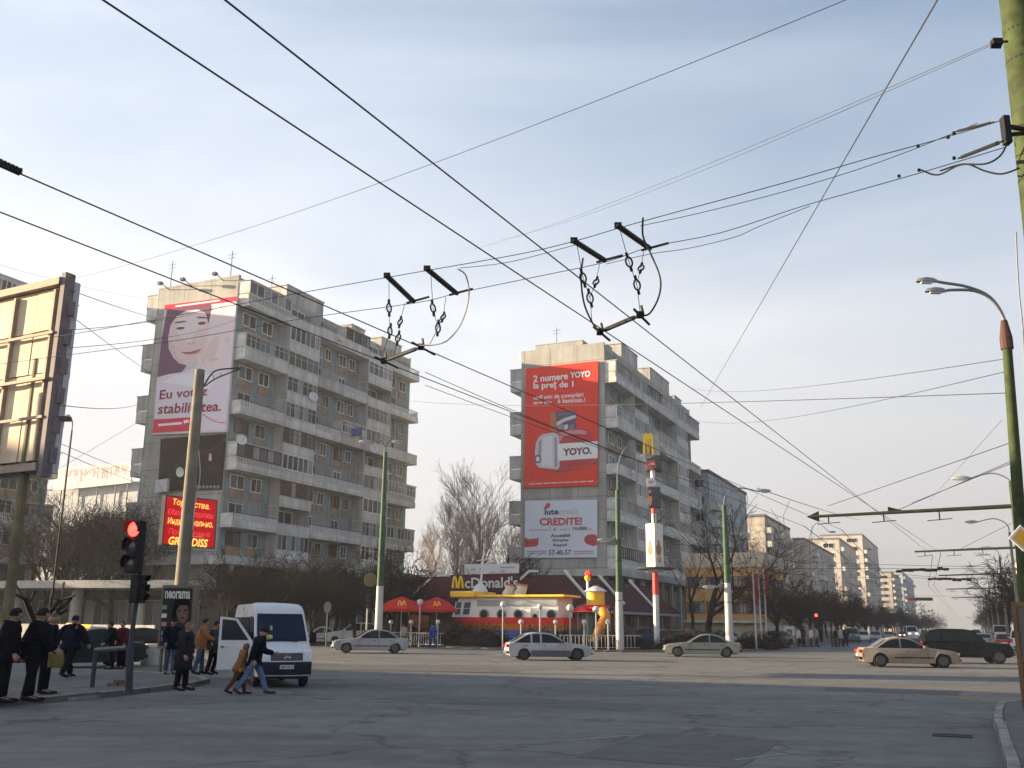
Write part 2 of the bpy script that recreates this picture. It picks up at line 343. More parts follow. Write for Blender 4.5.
# repairs, tar seams and manholes in the asphalt
def road_patch(u0, v0, lu, lv, c, seed):
    r = random.Random(seed); P = []
    for a, b in ((0, 0), (1, 0), (1, 1), (0, 1)):
        na, nb = {(0, 0): (1, 0), (1, 0): (1, 1), (1, 1): (0, 1), (0, 1): (0, 0)}[(a, b)]
        for i in range(8): t_ = i/8; P.append(S(u0+lu*(a+(na-a)*t_)+r.uniform(-.06, .06), v0+lv*(b+(nb-b)*t_)+r.uniform(-.06, .06), .004))
    MB().add(P, [tuple(range(len(P)))]).build('road_patch', mat('asphalt_patch_%d' % seed, (c, c*.975, c*.93), .85, var=.22, scale=1.3, bump=.3, bscale=60), kind='structure')
for i, (u0, v0, lu, lv, c) in enumerate([(13, -5, 3.5, 2.2, .112), (20.5, -13, 2.2, 6.5, .118), (34, -30, 3, 14, .106), (40, -12, 9, 3.4, .136), (47, -33, 4, 9, .135), (30, -4, 2.4, 3.6, .108), (56, -12, 3, 8, .11)]): road_patch(u0, v0, lu, lv, c, i)
M_tar = mat('tar_seam', (.05, .05, .051), .95); rr = random.Random(23); tm = MB()
for u0, v0, du, dv in [(24, -18, 2, 16), (31, -26, 9, 14), (33, -8, 16, 2), (45, -24, 3, 20), (18, -16, 4, 9)]:
    n = 26; w0 = 0; A = []; B = []; d = S(du, dv).normalized(); nn_ = Vector((-d.y, d.x, 0))
    for i in range(n+1): w0 += rr.uniform(-.09, .09); p = S(u0+du*i/n, v0+dv*i/n, .0085)+nn_*w0; k_ = rr.uniform(.006, .022); A.append(p+nn_*k_); B.append(p-nn_*k_)
    tm.add(A+B, [(i, i+1, n+2+i, n+1+i) for i in range(n)])
tm.build('tar_seams', M_tar, kind='structure')
# ================================================================ apartment blocks
C_a = panel_mat('concrete_end_wall', (.43, .415, .38), (.39, .38, .35), (.24, .23, .21), 3.6, 2.83)
C_f = panel_mat('concrete_facade', (.30, .31, .31), (.26, .27, .275), (.14, .14, .14), 3.1, 2.83)
C_b = panel_mat('balcony_concrete', (.66, .645, .60), (.62, .61, .575), (.5, .48, .44), 90, 90, stain=.42)
C_b2 = panel_mat('balcony_weathered', (.52, .505, .475), (.49, .48, .455), (.4, .38, .36), 90, 90, stain=.5)
C_bw = mat('balcony_whitewashed', (.58, .57, .54), .85, var=.25, scale=1.2)
C_teal = mat('teal_tiles', (.20, .275, .285), .8, var=.3, scale=.7)
C_or = mat('ochre_spandrel', (.30, .205, .14), .85, var=.3, scale=1.)
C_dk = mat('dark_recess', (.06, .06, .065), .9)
C_roof = mat('roof_felt', (.16, .155, .15), .95, var=.3, scale=.5)
FRM = [mat('frame_white', (.74, .74, .72), .6, var=.15), mat('frame_grey_paint', (.46, .48, .48), .7, var=.3), mat('frame_brown_wood', (.14, .06, .035), .7, var=.3), mat('frame_dark', (.05, .05, .055), .6)]
GL = [mat('glass_dark', (.014, .018, .022), .3, spec=.25), mat('glass_curtain', (.24, .24, .23), .4, spec=.3), mat('glass_blue', (.06, .085, .11), .3, spec=.3)]
M_red_pl = mat('red_brown_board', (.26, .07, .045), .8, var=.3)
def glazing(w, h, nm, seed, rows=1):
    """frame mesh + pane mesh in the y-z plane at x=0 facing +x, origin lower left"""
    r = random.Random(seed); f = MB(); t = .095
    f.box(-.05, .05, 0, w, 0, t); f.box(-.05, .05, 0, w, h-t, h)
    for i in range(nm+1):
        y = (w-t)*i/nm; f.box(-.045, .045, y, y+t*.8, t, h-t)
    if rows > 1: f.box(-.04, .04, t, w-t, h*.66, h*.66+.05)
    p = MB()
    for i in range(nm):
        y0 = (w-t)*i/nm+t*.8; y1 = (w-t)*(i+1)/nm; k = r.choices([0, 1, 2], [5, 3, 3])[0]
        tl = r.uniform(-.018, .018)
        p.add([(-.01-tl, y0, t), (-.01+tl, y1, t), (-.01+tl, y1, h-t), (-.01-tl, y0, h-t)], [(0, 1, 2, 3)], k)
    return f, p
_gc = {}
def add_window(t, x, y, z, w, h, nm, style, seed, rows=1, label=None):
    k = (round(w, 2), round(h, 2), nm, style, seed % 5, rows)
    if k not in _gc:
        f, p = glazing(w, h, nm, seed % 5, rows); _gc[k] = (f.mesh('window', FRM[style]), p.mesh('pane', GL))
    o = link(_gc[k][0], 'window', t, (x, y, z)); link(_gc[k][1], 'pane', o)
    if label: o['label'] = label
    return o
def balcony_mesh(w, proj, z_par, style, seed):
    r = random.Random(seed); m = MB()
    m.box(0, proj, .05, w-.05, -.2, 0, 0)                                # slab
    if style in (0, 1):
        m.box(proj-.1, proj, .05, w-.05, .003, z_par, 0)                    # solid parapet
        m.box(.003, proj-.103, .05, .15, .003, z_par, 1); m.box(.003, proj-.103, w-.15, w-.05, .003, z_par, 1)
        m.box(proj-.14, proj+.04, .02, w-.02, z_par+.003, z_par+.06, 0)
        for i in range(3):                                                # panel joints stand proud
            yy = w*(i+.5)/3; m.box(proj+.003, proj+.03, yy-.05, yy+.05, .1, z_par-.1, 0)
    else:                                                                   # railing with low curb
        m.box(proj-.1, proj, .05, w-.05, .003, .5, 0)
        for i in range(int(w/.24)): m.box(proj-.07, proj-.03, .1+i*.24, .19+i*.24, .502, z_par, 3)
        m.box(proj-.08, proj-.01, .05, w-.05, z_par+.002, z_par+.06, 2)
        m.box(.003, proj-.103, .05, .12, .003, z_par, 1); m.box(.003, proj-.103, w-.12, w-.05, .003, z_par, 1)
    return m
_bc = {}
def add_balcony(t, y, z, w, proj, style, seed, x=0., white=False, flip=False):
    k = (round(w, 2), proj, style, white)
    if k not in _bc: _bc[k] = balcony_mesh(w, proj, 1.05 if style < 2 else 1.2, style, seed).mesh('balcony', [C_b if style != 1 else C_b2, C_bw if white else C_b, FRM[3], FRM[0]])
    if flip: return link(_bc[k], 'balcony', t, (x, y+w, z), rot=(0, 0, math.pi))
    return link(_bc[k], 'balcony', t, (x, y, z))
def tower(label, u0, v0, Ln, W, z0, n, h, ztop, odd, seed, bays, podium=True, back=True):
    r = random.Random(seed); t = thing('apartment_block', label, 'apartment block', S(u0, v0), -ST)
    m = MB(); m.box(-W, 0, .3, Ln-.3, z0, ztop-.9, 0); m.build('facade_wall', C_f, t)
    e = MB(); e.box(-W, .02, 0, .297, 0, ztop); e.build('end_wall', C_a, t); e = MB(); e.box(-W, .02, Ln-.297, Ln, 0, ztop); e.build('end_wall', C_a, t)
    p = MB(); p.box(-W+.3, .0, .303, Ln-.303, ztop-.897, ztop-.25); p.box(-W+.003, -W+.25, .303, Ln-.303, ztop-.897, ztop-.02); p.build('parapet', C_a, t)
    rf = MB(); rf.box(-W+.5, -.5, .5, Ln-.5, ztop-.245, ztop-.2); rf.build('roof', C_roof, t)
    if podium:
        q = MB(); q.box(-W-2, .0, .31, Ln-.31, 0, z0-1.0, 0); q.box(-W-2.5, 2.2, -1.5, Ln+1, z0-.997, z0-.2, 1); q.build('ground_floor', [C_dk, C_b2], t)
        c = MB()
        for i in range(int(Ln/4.4)+1): c = MB(); c.box(1.3, 1.75, i*4.4+.1, i*4.4+.55, 0, z0-1.0); c.build('column', C_b2, t)
        for i in range(int(Ln/4.4)): add_window(t, .06, .7+i*4.4, .5, 3.6, z0-2.2, 4, 3, i, 2)
    y = .0
    for bi, (kind, w) in enumerate(bays):
        for k in range(n):
            z = z0+k*h; sd = r.randint(0, 99)
            if kind == 'B':
                # loggia box standing out the full depth at every storey
                key = ('L', round(w, 2))
                if key not in _bc:
                    lm = MB(); pj = 1.5
                    lm.box(0, pj, .04, w-.04, -.22, 0, 0); lm.box(pj-.1, pj, .04, w-.04, .003, .85, 0)
                    lm.box(0, pj-.104, .04, .14, .003, h-.23, 1); lm.box(0, pj-.104, w-.14, w-.04, .003, h-.23, 1)
                    lm.box(pj-.13, pj+.05, .02, w-.02, .853, .91, 0)
                    _bc[key] = lm.mesh('loggia', [C_b, C_b2])
                link(_bc[key], 'loggia', t, (0, y, z))
                c = r.random()
                if c < .86: add_window(t, 1.46, y+.05, z+.92, w-.1, h-1.16, r.choice([5, 6, 7]), r.choices([0, 1, 2, 3], [6, 4, .5, .5])[0], sd, r.choice([1, 2, 2]))
                else: add_window(t, .06, y+w*.25, z+.9, w*.5, 1.5, 2, 0, sd)
            else:
                has = (k % 2 == odd); top = k == n-1
                if k % 2 == odd or True:
                    add_window(t, .05, y+w*.14, z+.95, w*.3, 1.45, 2, r.choice([0, 0, 1, 2]), sd)
                    dm = MB()
                    if not has:
                        key = ('P', round(w, 2))
                        if key not in _bc:
                            pm_ = MB(); pm_.box(.003, .035, w*.02, w*.13, .05, h-.15, 0); pm_.box(.003, .035, w*.46, w*.56, .05, h-.15, 0); pm_.box(.003, .035, w*.84, w*.98, .05, h-.15, 0)
                            pm_.box(.003, .05, w*.14, w*.44, .05, .9, 1); pm_.box(.003, .05, w*.58, w*.82, .05, .9, 1)
                            _bc[key] = pm_.mesh('wall_panels', [C_teal, C_or])
                        link(_bc[key], 'wall_panels', t, (0, y, z))
                        add_window(t, .05, y+w*.58, z+.95, w*.24, 1.45, 2, r.choice([0, 1]), sd+1)
                if has:
                    st = r.choices([0, 1, 2], [1.5, 1.5, 7])[0]
                    add_balcony(t, y, z, w, 1.5, st, sd, white=(bi == 0))
                    if r.random() < .16: am = MB(); am.box(1.503, 1.86, w*.6, w*.6+.8, .35, .9); link(am.mesh('air_conditioner', C_bw), 'air_conditioner', t, (0, y, z))
                    if r.random() < (.4 if top and bi else .95 if top else .55):
                        add_window(t, 1.46, y+.06, z+1.12, w-.12, h-1.42, r.choice([6, 8, 9]), r.choices([0, 1, 2, 3], [5, 3, .7, 1.6])[0], sd, r.choice([1, 2]))
                        hm = ('H', round(w, 2))
                        if hm not in _bc:
                            q = MB(); q.box(.0, 1.62, .0, w, h-.3, h-.2, 0); q.box(.003, 1.4, .05, .12, 1.115, h-.303, 1); q.box(.003, 1.4, w-.12, w-.05, 1.115, h-.303, 1); _bc[hm] = q.mesh('canopy', [FRM[1], C_bw])
                        link(_bc[hm], 'canopy', t, (0, y, z))
        y += w
    if back:                                                                # balconies on the hidden side that stick out past the end wall
        for k in range(n):
            if k % 2 == odd:
                z = z0+k*h; w = bays[0][1]
                add_balcony(t, .1, z, w, 1.6, 0, 5, x=-W, flip=True)
                bw = MB(); bw.box(-W-1.6, -W-.003, .1, .2, 1.1+z, z+h-.2); bw.box(-W-1.7, -W-.003, .05, w, z+h-.197, z+h-.1); bw.build('balcony_screen', C_b2, t)
    return t
A1 = 7.1; B1 = 5.4; C1 = 5.2
t1 = tower('grey apartment block with a woman poster and a black poster on its end wall', 76, -66, 35.5, 10.9, 8.2, 10, 2.83, 37.0, 1, 21, [('A', 7.2), ('B', 5.6), ('C', 5.1), ('C', 5.1), ('B', 5.6), ('A', 6.9)])
t2 = tower('grey apartment block behind the restaurant with red and white posters on its end wall', 111.3, -38.2, 42, 11.2, 8.46, 9, 2.83, 36.1, 0, 33, [('A', 7.6), ('B', 6.2), ('C', 7.2), ('C', 7.2), ('B', 6.2), ('A', 7.6)])
t0 = tower('grey apartment block partly hidden behind the steel billboard at far left', 60, -90, 15.8, 12, 8.4, 10, 2.83, 37.7, 1, 45, [('B', 4.0), ('C', 5.0), ('A', 6.8)])
# the far end of the left block carries the balconies that show beyond the billboard
for bt, hs in ((t1, [(8, 15, 2.1), (21, 24, 1.2), (28, 33, 1.5)]), (t2, [(1, 3, .5), (7, 14, 2.3), (20, 30, 2.2), (33, 37, .9)]), (t0, [(3, 6, 1.5)])):
    zt = {t1: 37., t2: 36.1, t0: 37.7}[bt]
    for a, b, hh in hs:
        m = MB(); m.box(-4.6, -.02, a, b, zt-.24, zt+hh-.6); m.box(-4.7, .06, a-.1, b+.1, zt+hh-.597, zt+hh-.45); m.build('roof_housing', C_b2, bt)
m = MB(); m.box(-9.5, -3, .5, 6, 36.12, 36.9); m.build('roof_housing', C_a, t2)
for bt, pos, zt in ((t1, [(-10.3, 1), (-2.2, 1.2), (-3, 9)], 37), (t2, [(-7.2, 2.2), (-4, 12)], 36.1)):
    for x, yy in pos:
        m = MB(); m.bar((x, yy, zt-.2), (x, yy, zt+3.4), .04, n=5); m.bar((x-.6, yy, zt+3), (x+.6, yy, zt+3), .025, n=4); m.bar((x-.45, yy, zt+2.6), (x+.45, yy, zt+2.6), .025, n=4); m.build('antenna', FRM[3], bt)
for k, x in enumerate((-9.4, -6.3, -2.0)):
    m = MB(); m.bar((x, 0, 36.6), (x, -1.3, 37.0), .05, n=5); m.box(x-.22, x+.22, -1.6, -1.2, 36.75, 37.05)
    m.build('floodlight', FRM[3], t1)
# dishes and washing on the balconies
M_dish = mat('dish_white', (.62, .62, .6), .5)
for lb, px, py in (('white satellite dish on the corner balcony of the block with the woman poster, lower left', 241, 440), ('white satellite dish midway along the facade of the block with the woman poster', 313, 397), ('small satellite dish near the far end of the block with the woman poster', 373, 449)):
    p = AV(px, py, -64.3); t = thing('satellite_dish', lb, 'satellite dish', p, -ST-.5, 'satellite dishes on the balconies')
    m = MB(); m.lathe([(.02, 0), (.3, .03), (.55, .14), (.57, .15), (.3, .06), (.03, .03)], 16, Matrix.Rotation(R(75), 4, 'Y')); m.build('reflector', M_dish, t, smooth=True)
    m = MB(); m.bar((-.05, 0, 0), (-.35, 0, -.2), .03, n=5); m.bar((.1, 0, -.5), (.6, 0, .1), .015, n=4); m.build('bracket', FRM[3], t)
for i, (px, py, c) in enumerate([(352, 428, (.07, .1, .3)), (362, 430, (.5, .5, .5)), (357, 427, (.08, .12, .32))]):
    p = AV(px, py, -64.2); q = MB()
    for a in range(6):
        x0 = a*.15; q.add([(0.03*math.sin(a*1.3), x0, 0), (.03*math.sin((a+1)*1.3), x0+.15, 0), (.06*math.sin((a+1)*1.7), x0+.15, -.9), (.06*math.sin(a*1.7), x0, -.9)], [(0, 1, 2, 3)])
    o = q.build('washing', mat('washing_%d' % i, c, .9)); o.location = p; o.rotation_euler = (0, 0, -ST)
    s_ = o.modifiers.new('t', 'SOLIDIFY'); s_.thickness = .01
    tag(o, ['dark blue washing hung over a balcony rail, left piece', 'pale washing hung on the same balcony rail as the blue washing', 'narrow blue washing between the pale and the dark blue pieces'][i], 'washing', 'washing on a balcony')
# ---------------------------------------------------------------- further buildings along the avenue
def slab(label, u0, v0, Ln, W, H, nst, nb, wall, fstyle, seed, endb=3, balc=.5, band=None, cat='apartment block', name='apartment_block', z0=1.2, winsc=1.):
    r = random.Random(seed); t = thing(name, label, cat, S(u0, v0), -ST)
    m = MB(); m.box(-W, 0, 0, Ln, 0, H-.5); m.build('wall', wall, t)
    q = MB(); q.box(-W-.15, .15, -.15, Ln+.15, H-.497, H); q.build('roof', C_roof if band is None else band, t)
    h = (H-z0-1.)/nst; bw = Ln/nb; cnt = 0
    for k in range(nst):
        for b in range(nb):
            z = z0+k*h; w = bw*.5*winsc
            if cnt < 88:
                add_window(t, .05, b*bw+(bw-w)/2, z+h*.3, w, h*.5, 2 if winsc < 1.4 else 4, fstyle if r.random() < .7 else r.choice([0, 1]), r.randint(0, 9)); cnt += 1
            if balc and r.random() < balc and b % 2 == 0:
                key = ('S', round(bw, 2), round(h, 2), seed)
                if key not in _bc:
                    bm_ = MB(); bm_.box(.0, 1.2, .1, bw-.1, -.12, .02); bm_.box(1.1, 1.2, .1, bw-.1, .022, h*.38); bm_.box(.003, 1.097, .1, .2, .022, h*.38); bm_.box(.003, 1.097, bw-.2, bw-.1, .022, h*.38); _bc[key] = bm_.mesh('balcony', C_b)
                link(_bc[key], 'balcony', t, (0, b*bw, z))
        for b in range(endb):
            if cnt < 98:
                ew = W/endb; w = ew*.5*winsc; o = add_window(t, -W+b*ew+(ew-w)/2+w, -.05, z0+k*h+h*.3, w, h*.5, 2 if winsc < 1.4 else 4, fstyle, r.randint(0, 9)); o.rotation_euler = (0, 0, -math.pi/2); o.location.x = -W+b*ew+(ew-w)/2; cnt += 1
    return t
W_blue = panel_mat('blue_grey_panels', (.44, .49, .53), (.36, .41, .45), (.15, .17, .18), 3.2, 2.8, stain=.5)
W_tan = panel_mat('tan_panels', (.52, .46, .40), (.47, .42, .37), (.27, .24, .2), 3.2, 2.8)
W_tan2 = panel_mat('pale_tan_panels', (.58, .52, .46), (.53, .475, .42), (.3, .27, .23), 3.2, 2.8)
W_or = mat('orange_plaster', (.50, .27, .11), .9, var=.2, scale=.6)
W_cream = mat('cream_plaster', (.55, .47, .36), .9, var=.2, scale=.6)
slab('bluish grey apartment block just beyond the block with the red poster', 155, -35.9, 30, 9, 26.4, 9, 8, W_blue, 1, 51, 3, .25)
to = slab('low orange and cream building with brown windows behind the lamp post and bare tree', 118, -21.3, 14, 9.3, 9.2, 2, 4, W_or, 2, 52, 4, 0, band=W_cream, cat='building', name='office_building', z0=2.5, winsc=1.8)
mm = MB(); mm.box(-9.5, .2, -.2, 14.2, 0, 2.3); mm.build('lower_wall', W_cream, to); mm = MB(); mm.box(-9.4, .1, -.1, 14.1, 9.203, 10.4); mm.build('parapet', W_cream, to); mm = MB(); mm.box(-9.7, .4, -1.3, -.203, 2.3, 2.55); mm.build('canopy', C_b2, to)
slab('tan stepped apartment block beyond the orange building, its blank end wall facing the crossing', 206, -36.4, 32, 13, 24.6, 8, 10, W_tan, 1, 53, 0, .35)
slab('tan apartment block with stepped balconies behind the far street trees', 240, -33.5, 56, 12, 22.5, 8, 10, W_tan, 1, 54, 0, .5)
slab('pale end-on apartment block with one top window, left of the tallest far block', 318, -34.0, 50, 13, 29, 9, 9, W_tan2, 0, 55, 2, .5)
slab('tallest far apartment block with sunlit end wall and orange balconies', 385, -33, 70, 15, 36, 11, 8, W_tan2, 1, 56, 2, .6)
slab('farthest grey apartment block on the left side of the avenue', 590, -31, 120, 16, 33, 10, 9, W_blue, 1, 57, 2, .4)
slab('low grey apartment block between the tallest and the farthest far blocks', 480, -30, 70, 14, 27, 9, 9, W_tan, 1, 58, 2, .5)
slab('narrow tan block rising behind the poles on the right side of the avenue', 330, 29, 40, 14, 23, 8, 6, W_tan2, 0, 59, 4, 0)
slab('long low brownish block behind the right-hand street trees', 180, 26, 90, 14, 15, 5, 12, W_tan, 1, 60, 4, .3)
# the five storey block behind the photographer whose roof shades the crossing
slab('brownish five storey block on the near left corner, out of the picture', -20, -66, 32, 54, 15.4, 5, 8, W_tan, 0, 61, 0, 0)
# ---------------------------------------------------------------- pavilion, faded sign building at left
tp = thing('shopping_pavilion', 'low concrete pavilion with curved pale canopy on stout columns behind the taxis', 'pavilion', S(66, -66), -ST)
m = MB()
N = 24
arc = [(-34+40*i/N, -2.6*math.sin(math.pi*i/N)) for i in range(N+1)]
m.prism(arc+[(6, 9), (-34, 9)], lambda a, b, d: Vector((a, b, d)), 4.6, 5.25); m.build('canopy', mat('canopy_concrete', (.42, .41, .38), .85, var=.25), tp)
for x in (-30, -22.5, -15.0, -7.5, 0, 4): 
    c = MB(); c.lathe([(.55, 0), (.5, 4.597)], 14); o = c.build('column', MATS['canopy_concrete'], tp, smooth=True); o.location = (x, .6, 0)
m = MB(); m.box(-34, 6, 4, 9, 0, 4.59); m.build('wall', mat('dark_shop_front', (.09, .085, .08), .8, var=.4, scale=.5), tp)
for i in range(9): add_window(tp, -33+i*4.2, 3.94, .8, 3.2, 2.9, 3, 1, i).rotation_euler = (0, 0, -math.pi/2)
m = MB(); m.box(-34, 6, -3.6, -3.45, .1, 1.5); m.build('low_wall', C_b2, tp)
# pale building with the washed-out roof sign
ts = thing('white_hall', 'large pale hall rising behind the left trees under a washed-out roof sign', 'building', S(128, -118), -ST)
W_pale = mat('pale_render', (.45, .46, .48), .9, var=.12, scale=.3)
m = MB(); HZ = AU(92, 487, 128).z; m.box(-34, 20, 0, 30, 0, HZ); m.build('wall', W_pale, ts); m = MB(); m.box(-34.3, 20.3, -.3, 30.3, HZ+.003, HZ+.4); m.build('roof', W_pale, ts)
for i in range(8): add_window(ts, -30+i*6, -.06, 5, 3, 2, 3, 0, i).rotation_euler = (0, 0, -math.pi/2)
fb = Face(AU(110, 480, 126.5), -SY)
m = MB(); fb.slab(m, [(56, 468.5), (131, 462), (131, 482.5), (53, 491)], -.25, 0)
o = m.build('roof_sign', [mat('sign_bleached', (.62, .58, .56), .8, var=.05)], org=fb.at(90, 490)); tag(o, 'washed-out white and pink roof sign on the pale hall at far left', 'roof sign')
m = MB(); rr = random.Random(5); x = 66
while x < 126:
    ww = rr.uniform(2.5, 5); yt = 469-.09*(x-56); fb.line(m, [(x, yt+2), (x-rr.uniform(0, 1), yt+rr.uniform(8, 15))], rr.uniform(.8, 1.8), .03, rr.randint(0, 1)); fb.line(m, [(x, yt+rr.uniform(2, 9)), (x+ww*.6, yt+rr.uniform(2, 9))], 1.0, .04, rr.randint(0, 1)); x += ww
m.build('lettering', [mat('faded_pink', (.5, .33, .35), .7), mat('faded_grey', (.42, .4, .44), .7)], o, org=o.location)
m = MB(); m.box(0, .1, 0, .1, 0, .1)
for px in (62, 80, 98, 116, 128): p = fb.at(px, 486, -.3); m.bar(p-Vector((0, 0, 3.5)), p+Vector((0, 0, 1.5)), .12, n=5)
m.v = m.v[8:]; m.f = [[i-8 for i in f] for f in m.f[6:]]; m.m = m.m[6:]
m.build('support_frame', FRM[3], o, org=o.location)
# ================================================================ posters and boards (each a flat object standing where it stands)
def c384(ox, oy, s=3.84): return lambda X, Y: (ox+X/s, oy+Y/s)
n_end = -SY
# ---- woman poster on the first block
f = Face(S(75.7, -70), n_end)
q = c384(130, 260)
m = MB(); f.slab(m, [(165, 305), (237, 296.3), (226.5, 432), (152.2, 434.6)], -.2, 0); 
o = m.build('advertising_banner', [mat('poster_lilac', (.66, .58, .64), .9, var=.06, scale=.4)], org=f.at(195, 434)); OG = o.location.copy()
tag(o, 'tall pale banner with a woman and purple lettering on the apartment block end wall', 'banner')
PM = [mat('p_hair', (.16, .075, .14), .9), mat('p_skin', (.75, .57, .56), .9), mat('p_skin_light', (.78, .66, .68), .9), mat('p_shade', (.68, .50, .51), .9), mat('p_lips', (.55, .17, .21), .6),
      mat('p_white', (.82, .78, .83), .9), mat('p_red', (.70, .03, .075), .9), mat('p_wine', (.28, .015, .07), .6), mat('p_eye', (.10, .06, .07), .6), mat('p_lilac', (.74, .67, .74), .9)]
m = MB(); P = lambda pts, z, mi: f.poly(m, [q(*p) for p in pts], z, mi)
P([(142, 192), (180, 182), (300, 168), (312, 172), (318, 240), (308, 300), (250, 360), (200, 430), (150, 440), (104, 450), (112, 390), (122, 300)], .012, 0)
P([(318, 170), (408, 162), (386, 430), (240, 450), (285, 330), (300, 250)], .016, 2)
fc = [(180, 215), (215, 195), (262, 190), (292, 205), (300, 240), (298, 300), (286, 350), (262, 392), (232, 408), (200, 400), (170, 378), (150, 340), (146, 300), (156, 250)]
P(fc, .024, 1)
P([(185, 222), (225, 203), (270, 200), (292, 222), (290, 260), (262, 262), (240, 300), (228, 330), (205, 300), (180, 275)], .030, 2)
P([(150, 300), (165, 320), (180, 370), (215, 402), (190, 398), (166, 376), (148, 340)], .031, 3)
for (x, y, rx, ry, an, k, z) in [(194, 262, 16, 5, -.1, 8, .040), (276, 243, 15, 6, -.12, 8, .040), (194, 238, 25, 3.4, -.14, 0, .04), (276, 221, 22, 3.4, .08, 0, .04), (234, 322, 16, 4, -.1, 3, .04), (226, 320, 3, 2.4, 0, 4, .043), (243, 318, 3, 2.4, 0, 4, .043), (194, 262, 6, 5, 0, 0, .046), (276, 243, 6, 5, 0, 0, .046),
                                 (315, 345, 20, 58, .4, 1, .02), (320, 382, 18, 6, -.2, 3, .022), (375, 305, 10, 12, 0, 1, .022)]:
    X, Y = q(x, y); f.ell(m, X, Y, rx/3.84, ry/3.84, z, k, an)
P([(192, 352), (214, 354), (234, 352), (256, 346), (276, 340), (262, 356), (238, 364), (212, 362)], .041, 4); P([(192, 352), (214, 355), (234, 354), (276, 340), (256, 350), (234, 358), (212, 358)], .044, 7)
P([(246, 300), (252, 318), (240, 328), (246, 300)][:3], .041, 3)
for i, (x, y, an) in enumerate([(256, 380, .7), (272, 384, .9), (288, 392, 1.1), (298, 402, 1.3)]):
    X, Y = q(x, y); f.ell(m, X, Y, 7, 2.6, .046+.002*i, 2 if i % 2 else 1, an)
P([(104, 450), (150, 438), (206, 430), (250, 412), (300, 420), (386, 428), (380, 520), (366, 655), (232, 658), (92, 606)], .034, 9)
P([(120, 470), (180, 440), (260, 430), (330, 450), (300, 500), (200, 480)], .037, 5)
for i in range(8):
    t = i/8; X0, Y0 = q(278+88*t, 585+40*math.sin(math.pi*(t*.5+.05))); X1, Y1 = q(278+88*(t+.125), 585+40*math.sin(math.pi*((t+.125)*.5+.05))); f.line(m, [(X0, Y0), (X1, Y1)], .9, .052, 6)
m.build('picture', PM, o, org=OG)
m = MB(); f.poly(m, [(165, 305), (237, 296.3), (236.6, 300.6), (164.4, 309.8)], .05, 0); f.line(m, [q(175, 178), q(345, 155)], 1.5, .06, 1); m.build('red_strip', [PM[6], PM[5]], o, org=OG)
m = MB(); f.poly(m, [q(92, 612), q(234, 604), q(228, 655), q(86, 664)], .055, 0)
f.line(m, [q(108, 634), q(200, 626)], 2.4, .06, 1); f.line(m, [q(206, 622), q(226, 618)], 3.2, .06, 1)
m.build('red_strip', [PM[6], PM[5]], o, org=OG)
m = MB(); f.text(m, 'Eu votez', q(116, 500), q(300, 484), q(112, 536), .06, 0, .02); f.text(m, 'stabilitatea.', q(112, 552), q(354, 540), q(106, 592), .06, 0, .02)
m.build('lettering', [PM[7]], o, org=OG)
# ---- dark poster below
m = MB(); d = c384(130, 430); f.slab(m, [d(118, 34), d(366, 14), d(348, 226), d(106, 236)], -.15, 0, 0)
o = m.build('advertising_banner', [mat('poster_black', (.007, .007, .010), .95)], org=f.at(187, 490)); OG = o.location.copy()
tag(o, 'black banner with a red swirl hanging under the woman banner', 'banner')
m = MB(); pts = [d(265+100*t, 84-52*t+14*math.sin(t*3.1)) for t in [i/8 for i in range(9)]]; f.line(m, pts, 1.2, .02, 0); f.line(m, [(x, y+1.6) for x, y in pts], .6, .02, 0)
f.poly(m, [d(304, 90), d(312, 90), d(314, 118), d(302, 118)], .02, 1); f.poly(m, [d(285, 140), d(330, 134), d(325, 150), d(290, 155)], .02, 2); f.poly(m, [d(218, 60), d(232, 60), d(150, 200), d(126, 210)], .02, 2)
for x in range(250, 342, 14): f.poly(m, [d(x, 213), d(x+9, 212), d(x+8, 224), d(x-1, 225)], .02, 3)
m.build('picture', [mat('swirl_red', (.10, .012, .016), .9), mat('bottle_glint', (.4, .42, .45), .4), mat('smoke_grey', (.014, .014, .017), .95), mat('poster_grey_text', (.30, .22, .25), .6)], o, org=OG)
m = MB(); f.slab(m, [d(108, 194), d(153, 188), d(150, 238), d(104, 243)], .02, .35)
tag(m.build('air_conditioner_screen', mat('pale_panel', (.52, .53, .54), .6), org=f.at(163, 486)), 'small pale panel at the lower left corner of the black banner', 'panel')
p = f.at(181, 472, .2); t = thing('satellite_dish', 'white satellite dish in front of the black banner beside the concrete pole', 'satellite dish', p, -ST, 'satellite dishes on the balconies')
m = MB(); m.lathe([(.02, 0), (.3, .03), (.5, .14), (.52, .15), (.3, .06), (.03, .03)], 16, Matrix.Rotation(R(100), 4, 'X')); m.build('reflector', M_dish, t, smooth=True); m = MB(); m.bar((0, 0, 0), (0, .3, -.3), .03, n=5); m.build('bracket', FRM[3], t)
